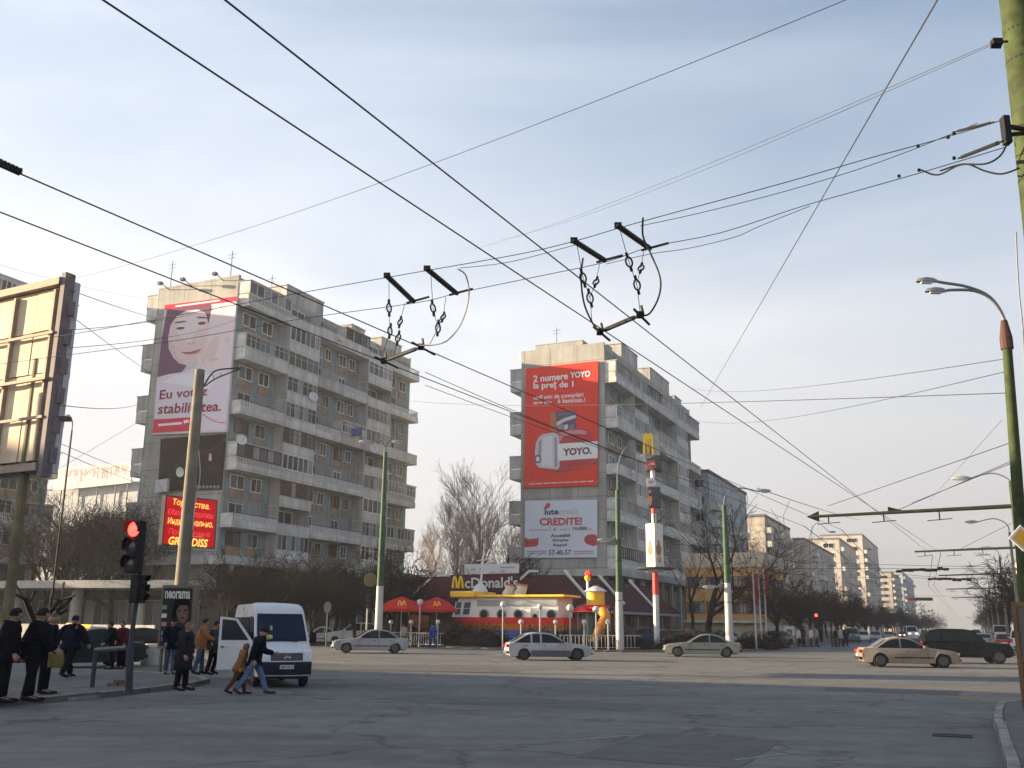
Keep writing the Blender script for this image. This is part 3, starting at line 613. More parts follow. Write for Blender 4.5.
# ---- red toaster poster
f = Face(S(111.0, -44), n_end); y_ = c384(510, 350, 5.482)
m = MB(); f.slab(m, [(526, 368.5), (598, 360.8), (597.3, 485.5), (523.8, 488)], -.2, 0)
o = m.build('advertising_banner', [mat('poster_red', (.80, .055, .038), .9, var=.05, scale=.3)], org=f.at(560, 487)); OG = o.location.copy()
tag(o, 'tall red banner with a toaster on the second apartment block end wall', 'banner')
m = MB()
W1 = 0
f.text(m, '2 numere', y_(128, 140), y_(318, 122), y_(128, 178), .05, 0, .025); f.text(m, 'YOYO', y_(330, 122), y_(440, 112), y_(330, 156), .05, 0, .03)
f.text(m, 'la preț de 1', y_(128, 178), y_(348, 168), y_(128, 224), .05, 0, .025)
f.text(m, 'tarif unic de convorbiri', y_(128, 248), y_(402, 232), y_(128, 272), .05, 0, .02); f.text(m, 'spre alte', y_(128, 280), y_(228, 276), y_(128, 302), .05, 0, .02); f.text(m, '6 bani/min.!', y_(262, 266), y_(412, 260), y_(262, 292), .05, 0, .02)
for i in range(9): f.line(m, [y_(104+i*40, 735-i*1.8), y_(104+i*40+34, 733-i*1.8)], .9, .05, 0)
m.build('lettering', [mat('poster_white', (.85, .84, .83), .55)], o, org=OG)
m = MB(); P = lambda pts, z, k: f.poly(m, [y_(*p) for p in pts], z, k)
P([(170, 655), (240, 664), (420, 640), (478, 600), (478, 616), (430, 640), (260, 672)], .02, 6)
P([(252, 452), (300, 438), (400, 428), (430, 440), (446, 470), (450, 600), (440, 618), (262, 655), (250, 600)], .03, 1)          # red body
P([(268, 455), (320, 440), (390, 436), (420, 446), (420, 462), (340, 460), (290, 476), (278, 500), (268, 490)], .04, 2)       # highlight
P([(158, 478), (180, 462), (235, 452), (262, 460), (270, 490), (272, 640), (262, 655), (160, 645), (142, 628), (136, 560), (142, 510)], .045, 3)   # chrome end
P([(180, 480), (230, 470), (236, 640), (172, 634)], .05, 4); P([(160, 500), (172, 490), (166, 620), (152, 610)], .052, 5); P([(244, 480), (256, 480), (258, 640), (246, 640)], .052, 5)
X, Y = y_(152, 598); f.ell(m, X, Y, 3.4, 4.2, .056, 6); f.ell(m, X, Y, 2.1, 2.7, .06, 4)
P([(218, 342), (250, 338), (256, 446), (222, 440)], .034, 7); P([(250, 338), (360, 330), (364, 432), (262, 446)], .038, 6)
P([(256, 395), (300, 372), (360, 355), (360, 372), (300, 392), (256, 418)], .044, 3); P([(258, 350), (350, 340), (350, 348), (258, 360)], .044, 8)
for a, b, k in [(262, 292, 5), (296, 318, 3), (326, 352, 8)]: P([(a, 412), (b, 406), (b, 432), (a, 438)], .044, k)
P([(262, 514), (480, 500), (480, 592), (264, 608)], .064, 9)
m.build('picture', [PM[5], mat('toaster_red', (.55, .06, .08), .9), mat('toaster_pink', (.72, .28, .30), .9), mat('toaster_chrome', (.66, .61, .65), .9), mat('chrome_light', (.78, .75, .77), .9), mat('chrome_dark', (.36, .32, .36), .9), mat('phone_dark', (.10, .07, .10), .5), mat('phone_orange', (.5, .2, .12), .9), mat('phone_blue', (.2, .2, .33), .9), mat('poster_white', (.85, .84, .83))], o, org=OG)
m = MB(); f.text(m, 'YOYO.', y_(290, 540), y_(448, 530), y_(290, 580), .075, 0, .045); m.build('lettering', [mat('word_maroon', (.16, .015, .03), .5)], o, org=OG)
# ---- white credit poster
k_ = c384(500, 490, 8.533)
m = MB(); f.slab(m, [k_(215, 92), k_(828, 82), k_(828, 574), k_(208, 580)], -.18, 0)
o = m.build('advertising_banner', [mat('poster_pale', (.68, .73, .80), .9, var=.04, scale=.4)], org=f.at(560, 557)); OG = o.location.copy()
tag(o, 'wide white banner with red hands reading CREDITE, below the red toaster banner', 'banner')
m = MB()
f.text(m, 'CREDITE!', k_(338, 238), k_(700, 232), k_(338, 304), .04, 0, .035)
f.text(m, 'iute', k_(380, 165), k_(500, 160), k_(380, 214), .04, 1, .04); f.text(m, 'credit', k_(506, 158), k_(668, 150), k_(506, 212), .04, 2, .0)
f.text(m, 'Nu mai mult de', k_(250, 332), k_(410, 328), k_(250, 350), .04, 3, .01); f.text(m, '1 zi', k_(424, 316), k_(480, 314), k_(424, 350), .04, 3, .02); f.text(m, 'pînă la', k_(512, 326), k_(600, 324), k_(512, 350), .04, 3, .01); f.text(m, '10.000', k_(622, 316), k_(742, 312), k_(622, 344), .04, 4, .03); f.text(m, 'lei', k_(752, 322), k_(784, 320), k_(752, 340), .04, 3, .01)
for st, a, b, z in [('Accesibil', 432, 600, 374), ('Simplu', 446, 582, 416), ('Rapid', 456, 570, 458)]: f.text(m, st, k_(a, z), k_(b, z-3), k_(a, z+30), .04, 4, .03)
f.text(m, '57-40-57', k_(416, 512), k_(606, 508), k_(416, 558), .04, 4, .02)
for x0, x1 in ((226, 400), (626, 800)):
    for yy in (524, 542): f.line(m, [k_(x0, yy), k_(x1, yy-3)], .9, .04, 3)
m.build('lettering', [mat('credit_red', (.55, .03, .05), .5), mat('credit_navy', (.05, .06, .18), .5), mat('credit_lilac', (.48, .46, .58), .5), mat('credit_rose', (.50, .22, .32), .5), mat('credit_black', (.06, .06, .08), .5)], o, org=OG)
m = MB(); P = lambda pts, z, k: f.poly(m, [k_(*p) for p in pts], z, k)
P([(372, 166), (392, 120), (412, 108), (430, 118), (424, 146), (398, 160)], .04, 0)
P([(209, 402), (250, 420), (330, 408), (326, 470), (300, 482), (208, 488)], .03, 0); P([(209, 425), (260, 436), (230, 452), (209, 450)], .04, 1); P([(230, 455), (300, 445), (300, 452), (232, 464)], .045, 1)
P([(722, 402), (750, 380), (800, 376), (828, 388), (828, 470), (790, 478), (740, 460), (718, 436)], .03, 0)
for i in range(3): P([(735+i*4, 405+i*18), (800, 396+i*20), (802, 402+i*20), (737+i*4, 412+i*18)], .045, 1)
m.build('picture', [MATS['credit_red'], mat('hand_dark_red', (.28, .02, .03), .5)], o, org=OG)
# ---- red cyrillic sign behind the concrete pole
pL, pR = AY(165, 495, 40), AY(217, 500, 43.5); nn = (pR-pL).cross(Vector((0, 0, 1))); nn = -nn if nn.y > 0 else nn
f = Face(pL, nn); r_ = c384(130, 430)
m = MB(); f.slab(m, [r_(138, 250), r_(337, 268), r_(326, 457), r_(122, 440)], -.18, 0)
o = m.build('hanging_sign', [mat('sign_case_dark', (.05, .035, .04), .5)], org=f.at(190, 549)); OG = o.location.copy()
tag(o, 'red lettered sign with yellow cyrillic words behind the leaning concrete pole', 'sign')
m = MB(); f.poly(m, [r_(143, 256), r_(332, 273), r_(321, 452), r_(127, 435)], .01, 0); m.build('sign_face', [mat('sign_red', (.55, .008, .014), .6, emit=(.8, .008, .014), es=.10)], o, org=OG)
m = MB(); f.text(m, 'Торжества.', r_(166, 262), r_(306, 282), r_(166, 292), .02, 0, .015, .25); f.text(m, 'Юбилеи. Корпоративы', r_(145, 300), r_(320, 318), r_(145, 330), .02, 1, .03, .2)
f.text(m, 'Индивидуально.', r_(144, 334), r_(318, 350), r_(144, 366), .02, 0, .015, .25); f.text(m, 'Праздничные', r_(148, 376), r_(308, 390), r_(148, 404), .02, 1, .02, .2); f.text(m, 'GRANDISS', r_(148, 408), r_(300, 420), r_(148, 440), .02, 2, .03, .3)
f.line(m, [r_(228, 408), r_(284, 412)], .8, .02, 3)
m.build('lettering', [mat('sign_yellow', (.85, .52, .10), .5, emit=(.9, .55, .1), es=.3), mat('sign_dim_red', (.95, .06, .05), .5, emit=(.95, .06, .05), es=.12), mat('sign_gold', (.80, .55, .12), .5, emit=(.9, .6, .1), es=.3), mat('sign_pale', (.8, .7, .65), .5)], o, org=OG)
# ---- steel billboard seen from behind, far left
pA, pB = AY(0, 297, 25.6), AY(72, 275, 24.2); nn = (pB-pA).cross(Vector((0, 0, 1))); nn = -nn if nn.y > 0 else nn; nn.z = 0; nn.normalize()
f = Face(AY(60, 380, 24.4), nn); g = c384(0, 250)
hx = Vector((-nn.y, nn.x, 0)); hx = hx if hx.x > 0 else -hx
zb, zt = f.at(30, 472).z, f.at(40, 284).z; xr = (f.at(60, 380)-f.p).dot(hx); base = Vector((f.p.x, f.p.y, .12))
t = thing('billboard', 'big steel billboard seen from behind, its beige back panels in the sun', 'billboard', base)
fn = lambda a, b, d: f.p+hx*(a-.42)+nn*d+Vector((0, 0, b-f.p.z))-base
M_bb = mat('beige_back_panel', (.62, .50, .36), .75, var=.25, scale=.9); M_bf = mat('billboard_frame', (.30, .24, .19), .7, .1, var=.3); M_bd = mat('billboard_edge', (.17, .14, .15), .7, var=.3)
wd = 1.32
m = MB()
for c in range(9):
    for r0 in range(4):
        a0, a1 = -.08-(c+1)*wd*.62, -.08-c*wd*.62-.03; h = (zt-zb-.5)/4; m.prism([(a0, zb+.3+r0*h), (a1, zb+.3+r0*h), (a1, zb+.3+(r0+1)*h-.035), (a0, zb+.3+(r0+1)*h-.035)], fn, -.06, -.02+.012*((c+r0) % 2))
m.build('back_panels', M_bb, t)
m = MB(); rct = lambda a0, a1, b0, b1, d0, d1, k=0: m.prism([(a0, b0), (a1, b0), (a1, b1), (a0, b1)], fn, d0, d1, k)
rct(-7, .1, zt-.2, zt, -.25, .16); rct(-7, .1, zb, zb+.2, -.25, .16)
for c in range(5): rct(-.10-c*wd*1.24-.04, -.10-c*wd*1.24+.04, zb+.284, zt-.304, -.25, .10)
rct(-7, .08, (zb+zt)/2-.22, (zb+zt)/2-.14, .104, .2); rct(-7, .08, zb+1.35, zb+1.42, .104, .15); rct(-7, .08, zt-1.55, zt-1.48, .104, .15)
m.build('frame', M_bf, t)
m = MB(); rct(.105, .27, zb-.15, zt+.12, -.20, .10)
for i in range(6): rct(.274, .33, zb+.2+i*.78, zb+.62+i*.78, -.25, -.05)
m.build('side_frame', M_bd, t)
m = MB(); rct(-7, .1, zb, zt, -.5, -.26); m.build('display_side', mat('poster_back', (.5, .5, .5)), t)
a, b = f.at(24, 472, -.1)-base, f.at(9, 612, -.1)-base; b.z = 0; b.xy = (a.xy*.25+b.xy*.75)
m = MB(); m.bar(b, a+Vector((0, 0, 3)), .14, .12, 10); m.build('post', mat('old_yellow_post', (.16, .135, .08), .8, var=.35, scale=1.5), t); m = MB(); m.bar(b+Vector((-4.5, .4, 0)), a+Vector((-4.5, .4, 3)), .14, .12, 10); m.build('post', MATS['old_yellow_post'], t)
p = f.at(56, 419, -.2)-base; m = MB(); m.bar(p-hx*.5, p, .03, n=5); m.box(-.02, .36, -.1, .1, -.05, .06, 0, Matrix.Translation(p)); m.build('floodlight', FRM[3], t)
# ---- light box with a portrait poster
c0 = AY(179, 654, 34); f = Face(c0, Vector((-.30, -1, 0))); l_ = c384(140, 570, 5.389)
t = thing('advertising_light_box', 'tall light box advert with white word on top, on the pavement beside the white van', 'light box', Vector((c0.x, c0.y, 0)))
OG = t.location.copy()
m = MB(); f.slab(m, [l_(120, 80), l_(298, 82), l_(276, 430), l_(90, 424)], -.28, -.02); 
for x in (118, 250): p = f.at(*l_(x, 425), -.15); m.bar(Vector((p.x, p.y, 0)), p, .07, n=6)
m.build('case', mat('case_bronze', (.12, .09, .065), .5, var=.2), t, org=OG)
m = MB(); f.poly(m, [l_(130, 96), l_(282, 98), l_(262, 414), l_(102, 408)], 0, 0); P = lambda pts, z, k: f.poly(m, [l_(*p) for p in pts], z, k)
P([(196, 190), (222, 178), (252, 184), (262, 220), (256, 262), (236, 288), (212, 278), (198, 240)], .008, 2); P([(202, 218), (222, 214), (222, 221), (203, 224)], .016, 1); P([(236, 214), (256, 216), (256, 223), (236, 221)], .016, 1); P([(218, 256), (242, 256), (231, 264)], .016, 1); P([(170, 250), (185, 170), (220, 150), (262, 160), (270, 200), (255, 190), (215, 190), (196, 220), (196, 290), (170, 300)], .012, 1); P([(150, 330), (200, 300), (262, 310), (262, 400), (140, 400)], .012, 3)
for i, (yy, cc) in enumerate([(190, 4), (235, 5), (280, 6), (330, 4), (360, 7)]): P([(125-yy*.03, yy), (152-yy*.03, yy), (150-yy*.03, yy+22), (122-yy*.03, yy+22)], .012, cc)
m.build('poster', [mat('lb_grey', (.03, .03, .031), .9), mat('lb_black', (.004, .004, .005), .9), mat('lb_skin', (.15, .10, .085), .9), mat('lb_dark', (.02, .018, .02), .6), mat('lb_green', (.10, .22, .14), .5), mat('lb_white', (.55, .55, .52), .5), mat('lb_pink', (.40, .16, .22), .5), mat('lb_blue', (.08, .12, .35), .5)], t, org=OG)
m = MB(); f.text(m, 'neorama', l_(136, 112), l_(272, 114), l_(134, 154), .02, 0, .03); m.build('lettering', MATS['lb_white'], t, org=OG)
# ---- white board with a shield by the far corner
c0 = G(790, 645, .12); t = thing('notice_board', 'white board with a green shield emblem by the far corner kerb', 'board', c0, -R(10))
k = c0.y/F; w_, h_ = 9.5*k, 15*k
m = MB(); m.box(-w_/2, w_/2, -.06, 0, 2*k, 2*k+h_*1.05); m.build('board', mat('board_white', (.62, .62, .6), .6), t)
m = MB(); sh = [(-.32, .85), (.32, .85), (.34, .5), (0, .12), (-.34, .5)]; m.prism([(a*w_*.8, 2*k+b*h_) for a, b in sh], lambda a, b, d: Vector((a, d, b)), -.075, -.063, 0); m.prism([(a*w_*.5, 2*k+(b*.6+.2)*h_) for a, b in sh], lambda a, b, d: Vector((a, d, b)), -.09, -.078, 1); m.build('emblem', [mat('shield_green', (.05, .12, .06), .5), mat('shield_gold', (.45, .33, .08), .5)], t)
m = MB(); m.bar((-w_*.4, -.03, 0), (-w_*.4, -.03, 2*k), .05); m.bar((w_*.4, -.03, 0), (w_*.4, -.03, 2*k), .05); m.build('legs', FRM[3], t)
# ---- priority road sign and wooden board at the right edge
c0 = AY(1022, 538, 20.5); t = thing('priority_sign', 'yellow diamond road sign with white border on the right-hand pole', 'road sign', c0)
m = MB(); k = .27; D = lambda r: [(-r, 0), (0, -r), (r, 0), (0, r)]
m.prism(D(k), lambda a, b, d: Vector((a, d, b)), 0, .02); m.build('plate', mat('sign_white_enamel', (.72, .72, .7), .4), t)
m = MB(); m.prism(D(k*.74), lambda a, b, d: Vector((a, d, b)), -.006, -.002); m.build('yellow_face', mat('sign_yellow_enamel', (.80, .38, .02), .4), t)
m = MB(); m.box(-.04, .04, .02, .3, -.05, .05); m.build('clamp', FRM[3], t)
pa = AY(1023, 602, 21.5); base = AY(1024, 690, 21.5); base.z = .12
t = thing('wooden_notice_frame', 'tall wooden notice frame cut off by the right edge above the grass', 'notice frame', base, R(-35))
hh = pa.z-.12; m = MB(); m.box(-.06, .03, -.05, .05, 0, hh); m.box(1.2, 1.3, -.05, .05, 0, hh); m.box(.033, 1.197, -.05, .05, hh-.1, hh); m.box(.033, 1.197, -.05, .05, .95, 1.05); m.build('frame', mat('orange_wood', (.13, .075, .038), .7, var=.3), t)
m = MB(); m.box(.035, 1.195, -.02, .02, 1.053, hh-.103); m.build('panel', mat('notice_dark', (.07, .06, .05), .5), t)
m = MB(); m.box(-.04, 1.25, -.03, .03, .1, .9); m.build('lower_panel', MATS['orange_wood'], t)
# ================================================================ restaurant with boat, play tower, parasols
M_maroon = mat('maroon_roof', (.055, .012, .016), .8, var=.25, scale=.8); M_beam = mat('roof_beam_cream', (.60, .57, .52), .6, var=.1); M_brick = mat('restaurant_brick', (.16, .07, .045), .85, var=.3, scale=2)
M_yel = mat('yellow_plastic', (.9, .52, .02), .4); M_gold = mat('arch_yellow', (.95, .58, .015), .4); M_red = mat('red_paint', (.72, .03, .024), .45, var=.1); M_white = mat('white_paint', (.60, .59, .57), .5, var=.08)
U0, VL, VR = 84.0, -52.0, -31.6; LN = 30.0
t = thing('restaurant', 'low restaurant with maroon hipped roof, cream roof ribs and yellow arch sign', 'restaurant', S(U0, VR), -ST)
Wd = VR-VL
m = MB(); m.box(-Wd, 0, 0, LN, .12, 3.3); m.build('wall', M_brick, t)
m = MB(); e = 1.1; zt, ins = 6.35, 2.3
o4 = [(-Wd-e, -e), (e, -e), (e, LN+e), (-Wd-e, LN+e)]; i4 = [(-Wd+ins, ins), (-ins, ins), (-ins, LN-ins), (-Wd+ins, LN-ins)]
m.add([(x, y, 3.31) for x, y in o4]+[(x, y, 2.95) for x, y in o4]+[(x, y, zt) for x, y in i4], [(0, 1, 9, 8), (1, 2, 10, 9), (2, 3, 11, 10), (3, 0, 8, 11), (8, 9, 10, 11), (4, 5, 1, 0), (5, 6, 2, 1), (6, 7, 3, 2), (7, 4, 0, 3), (4, 7, 6, 5)])
m.build('roof', M_maroon, t)
m = MB(); m.box(-Wd-e-.02, e+.02, -e-.03, -e-.003, 2.93, 3.2); m.box(e+.003, e+.03, -e-.03, LN+e, 2.93, 3.2); m.build('fascia', mat('fascia_grey', (.3, .28, .27), .6), t)
def rib(p_top, p_bot, hook):
    m = MB(); a, b = Vector(p_top), Vector(p_bot); m.tube([a+Vector(hook)+Vector((0, 0, .38)), a+Vector((0, 0, .38)), a*.55+b*.45+Vector((0, 0, .30)), b+Vector((0, 0, .25))], [.16]*4, 4); m.build('roof_rib', M_beam, t)
sl = lambda x, s: (x, -e+(ins+e)*s, 3.31+(zt-3.31)*s)
for x, dx in ((-Wd+4.5, -1.6), (-Wd+10.5, -1.6), (-6.0, -1.8)): rib(sl(x+.2, 1), sl(x+dx, .1), (.9, .1, 0))
sr = lambda y, s: (e-(ins+e)*s, y, 3.31+(zt-3.31)*s)
for y, dy in ((1.4, -1.8), (11, -2), (21, -2)): rib(sr(y+1.2, 1), sr(y, .1), (0, 1.0, 0))
for i in range(6): add_window(t, -Wd+1.2+i*3.3, -.06, .9, 2.4, 2.0, 2, 2, i).rotation_euler = (0, 0, -math.pi/2)
for i in range(6): add_window(t, .06, 1.2+i*4.6, .9, 3.2, 2.0, 3, 2, i)
# sign board with arches
f = Face(S(U0-e-.1, -40), -SY)
OG = t.location; toL = Matrix.Rotation(ST, 4, 'Z')
def loc(mb): mb.v = [toL @ (p-OG) for p in mb.v]; return mb
m = MB(); f.slab(m, [(449.5, 575), (519, 573), (519, 590), (449.5, 590.5)], -.25, 0); loc(m).build('sign_board', mat('sign_maroon', (.07, .014, .02), .6), t)
def arch_m(mb, fc, x0, x1, y0, y1, w, d0, d1, mi=0):
    """double arch drawn in picture points on the plane"""
    for k in range(2):
        a = x0+(x1-x0)*k/2; b = a+(x1-x0)/2; N = 12; oc = []; ic = []
        for i in range(N+1):
            s = i/N*2-1; oc.append(((a+b)/2+s*(b-a)/2*1.08, y1-(y1-y0)*(1-abs(s)**2.6))); ic.append(((a+b)/2+s*((b-a)/2-w), y1-(y1-y0-w*1.2)*(1-abs(s)**2.6)))
        for i in range(N): fc.slab(mb, [oc[i], oc[i+1], ic[i+1], ic[i]], d0+.002*k, d1+.002*k, mi)
m = MB(); arch_m(m, f, 452.2, 464, 575.8, 588.2, 2.0, .02, .1); loc(m).build('arch_emblem', M_gold, t)
m = MB(); f.text(m, 'cDonald\'s', (464.8, 577.2), (517.8, 576.4), (464.8, 588.4), .06, 0, .02); loc(m).build('lettering', M_white, t)
# flowered banner on the roof
f2 = Face(S(U0+2.2, -40), -SY)
m = MB(); f2.slab(m, [(464.5, 564.2), (518.6, 563.4), (518.6, 576.4), (464.5, 576.6)], -.15, 0); loc_o = f2.at(491, 576)
o = m.build('roof_banner', [mat('banner_white', (.62, .61, .60), .6, var=.05)], org=loc_o); tag(o, 'small white flowered banner standing on the restaurant roof', 'banner')
m = MB(); rr = random.Random(8)
for i in range(26): f2.ell(m, rr.uniform(466, 482) if i < 16 else rr.uniform(492, 504), rr.uniform(568, 575) if i < 16 else rr.uniform(571, 575), rr.uniform(.8, 2.), rr.uniform(.6, 1.5), .01+.002*i, rr.randint(0, 2), 0, 8)
f2.line(m, [(500, 567.6), (515, 567.2)], 1.2, .02, 3)
m.build('flower_picture', [mat('flower_rose', (.6, .3, .3), .6), mat('flower_pale', (.7, .55, .5), .6), mat('flower_olive', (.4, .38, .25), .6), mat('banner_text', (.3, .3, .4), .6)], o, org=loc_o)
for px in (470, 512):
    p = f2.at(px, 575.5, -.1)
m = MB(); 
for px in (470, 512): p = f2.at(px, 575.5, -.1); m.bar(Vector((p.x, p.y, zt)), p, .06)
m.build('stand', FRM[3], o, org=loc_o)
# ---- the boat shaped kiosk
UB = 74.0; bx = AU(443, 630, UB).dot(SX); b1 = AU(563, 630, UB).dot(SX); BL = b1-bx
t = thing('boat_kiosk', 'white boat-shaped kiosk with red hull stripe, portholes and yellow roof', 'kiosk', S(UB, bx), -ST)
zz = lambda py: AU(530, py, UB).z
bxx = lambda px: AU(px, 612, UB).dot(SX)-bx
D_ = 3.6
def hull(mb, z0, z1, x0a, x0b, grow0, grow1, mi):
    n = 10; vs = []
    for z, xa, g in ((z0, x0a, grow0), (z1, x0b, grow1)):
        for i in range(n+1):                                               # pointed bow on the left
            s = i/n; x = xa+(BL-xa)*s*.35; wv = D_/2*math.sin(min(1, s)*math.pi/2)**.6+g*s; vs.append((x, D_/2-wv, z))
        vs.append((BL+g, -g, z)); vs.append((BL+g, D_+g, z))
        for i in range(n, 0, -1):
            s = i/n; x = xa+(BL-xa)*s*.35; wv = D_/2*math.sin(min(1, s)*math.pi/2)**.6+g*s; vs.append((x, D_/2+wv, z))
    k = len(vs)//2
    mb.add(vs, [(i, (i+1) % k, k+(i+1) % k, k+i) for i in range(k)]+[tuple(range(k))[::-1], tuple(range(k, 2*k))], mi)
m = MB(); hull(m, .15, zz(630.5), 1.4, .9, 0, .06, 0); m.build('lower_hull', mat('hull_blue', (.05, .12, .38), .45), t)
m = MB(); hull(m, zz(630.4), zz(624.4), .9, .35, .07, .12, 0); m.build('hull_orange_band', mat('hull_orange', (.62, .16, .015), .45), t)
m = MB(); hull(m, zz(624.3), zz(617.5), .35, 0, .14, .2, 0); m.build('hull_red_band', M_red, t)
cz0, cz1 = zz(617.4), zz(597.2); cx0, cx1 = bxx(450), bxx(455.5)
M_cab = mat('kiosk_white', (.80, .77, .70), .55, var=.08)
m = MB(); m.prism([(cx0, cz0), (BL-.5, cz0), (BL-.5, cz1), (cx1+.2, cz1)], lambda a, b, d: Vector((a, d, b)), .25, D_-.2); m.build('cabin', M_cab, t)
m = MB(); m.box(bxx(476), BL-.6, .2, .247, zz(606), zz(600)); m.build('upper_band', mat('kiosk_grey', (.36, .37, .38), .6), t)
m = MB(); m.box(cx1-.4, bxx(476), -.35, D_+.2, cz1+.003, cz1+.5); m.box(bxx(476)+.003, BL+.2, -.15, D_+.1, cz1+.003, cz1+.2); m.build('roof', M_yel, t, bevel=.08)
for px in (483, 500.5, 517.5, 550.5):
    M = Matrix.Translation((bxx(px), .2, zz(614.5))) @ Matrix.Rotation(math.pi/2, 4, 'X'); k = 5.4/F*UB
    a = MB(); a.lathe([(k*1.08, -.02), (k*1.08, .06), (k*.85, .06), (k*.85, -.02)], 20, M, 0, False); o = a.build('porthole', mat('porthole_ring', (.3, .3, .31), .4, .3), t); a = MB(); a.lathe([(k*.86, .0), (k*.5, .02)], 20, M); a.build('pane', GL[0], o)
for x0, x1 in ((452.8, 459.3), (460.8, 468.5)):
    a = MB(); pr = lambda p, d: Vector((bxx(p[0]), d, zz(p[1]))); Q = [(x0, 615.4), (x1, 615), (x1+1.4, 601.8), (x0+1.9, 602)]
    a.add([pr(p, .235) for p in Q], [(0, 1, 2, 3)]); o = a.build('cabin_window', GL[2], t); a = MB(); a.tube([pr(p, .225) for p in Q+Q[:1]], .05, 4); a.bar(pr((x0+.9, 608.5), .22), pr((x1+.7, 608.3), .22), .03, n=4); a.build('frame', FRM[0], o)
m = MB(); m.box(bxx(530), bxx(539), .1, .245, .3, zz(608)); o = m.build('door', M_white, t); m = MB(); m.lathe([(.2, 0), (.2, .04)], 14, Matrix.Translation((bxx(534.5), .1, zz(616.5))) @ Matrix.Rotation(math.pi/2, 4, 'X')); m.build('pane', GL[0], o)
m = MB(); p0 = Vector((bxx(470), D_/2, cz1+.5)); m.lathe([(.7, 0), (.45, .5), (.12, .75)], 12, Matrix.Translation(p0)); m.bar(p0, p0+Vector((.35, 0, 4.1)), .13, .05, 8); m.bar(p0+Vector((-.35, 0, 2.6)), p0+Vector((.9, 0, 2.75)), .05, n=5); m.build('mast', M_white, t)
for px in (499.5, 511.5):
    a = MB(); a.tube([(bxx(px-3), D_*.55, cz1+.2), (bxx(px), D_*.55, cz1+.6), (bxx(px+.8), D_*.55, cz1+1.12)], [.46, .43, .45], 16); o = a.build('funnel', M_beam, t, smooth=True)
    b = MB(); b.tube([(bxx(px+.8), D_*.55, cz1+.98), (bxx(px+1.0), D_*.55, cz1+1.14)], [.46, .48], 16); b.build('rim', mat('faded_red', (.45, .14, .1), .6), o)
# ---- play tower
UP = 76; t = thing('play_tower', 'yellow play tower with white cone roof, red deck and orange slide', 'play tower', S(UP, AU(596, 630, UP).dot(SX)), -ST)
px2 = lambda px: (px-596)/F*UP*1.02
pz = lambda py: AU(596, py, UP).z
m = MB(); m.lathe([(.72, pz(605)), (.72, pz(591.5))], 18); m.build('drum', M_yel, t, smooth=True)
m = MB(); m.lathe([(.95, pz(591.6)), (.62, pz(588.6)), (.12, pz(585.6))], 18); m.build('cone_roof', M_white, t, smooth=True)
m = MB(); m.lathe([(1.1, pz(609)), (1.15, pz(605.1))], 18); m.lathe([(1.4, pz(612)), (.5, pz(605.5)), (.1, pz(604))], 14, Matrix.Translation((px2(586), 0, 0))); m.build('deck', M_red, t)
m = MB(); m.bar((px2(589), -.3, 0), (px2(589), -.3, pz(581)), .12, n=8); m.build('flag_post', M_white, t); m = MB(); m.lathe([(.2, pz(580.8)), (.28, pz(577)), (.1, pz(575))], 10, Matrix.Translation((px2(589), -.3, 0))); m.build('post_cap', M_yel, t)
m = MB(); 
for a in range(5): m.ball((px2(588+a), -.3, pz(574-(a % 2)*1.6)), .16, 7, 5, 0)
m.build('post_top', M_red, t)
m = MB(); m.tube([(px2(602), -.4, pz(610)), (px2(608), -.9, pz(612)), (px2(612), -1.2, pz(618)), (px2(609), -1.6, pz(626)), (px2(603), -1.8, .5)], .42, 10); m.build('slide', mat('slide_orange', (.66, .24, .02), .4), t, smooth=True)
m = MB()
for px in (579, 588, 600, 613): m.bar((px2(px), -.5 if px < 600 else .7, 0), (px2(px), -.5 if px < 600 else .7, pz(606)), .07, n=6)
m.build('posts', MATS['fascia_grey'], t); m = MB(); m.box(px2(582), px2(594), -.4, .4, .8, pz(613)); m.build('climbing_panel', mat('panel_green', (.03, .10, .08), .5), t)
# ---- parasols
def parasol(lb, px, pyt, pye, wpx, Y):
    a = AY(px, pyt, Y); e_ = AY(px, pye, Y).z; g = Vector((a.x, a.y, .12)); t = thing('parasol', lb, 'parasol', g, .3, 'red parasols on the terrace'); r_ = wpx/2*Y/F; zt = a.z-.12; ze = e_-.12
    m = MB(); m.lathe([(r_, ze-.22), (r_*1.01, ze), (r_*.55, ze+(zt-ze)*.62), (.06, zt)], 8, None, 0, False); o = m.build('canopy', mat('parasol_red', (.50, .022, .022), .7, var=.1), t); o.modifiers.new('s', 'SOLIDIFY').thickness = .02
    m = MB(); m.bar((0, 0, 0), (0, 0, zt), .035, n=6); m.build('pole', M_white, t); m = MB(); m.lathe([(.35, 0), (.33, .12)], 10); m.build('base', C_b2, t)
    f = Face(Vector((a.x, a.y, 0))-Vector((0, r_*.75, 0)), Vector((0, -1, .0))); m = MB(); k = wpx/44
    arch_m(m, f, px-4*k, px+4*k, (pyt*.42+pye*.58)-3*k, (pyt*.42+pye*.58)+3*k, 1.1*k, .0, .02); m.v = [Matrix.Rotation(-.3, 4, 'Z') @ (p-g) for p in m.v]; m.build('emblem', M_gold, t)
parasol('red parasol beside the lamp pole, leftmost of the three parasols', 402, 596.5, 609, 48, 80)
parasol('red parasol just left of the boat kiosk cabin', 437, 597, 609.5, 42, 81)
parasol('red parasol between and behind the other two red parasols', 421, 599, 608, 30, 86)
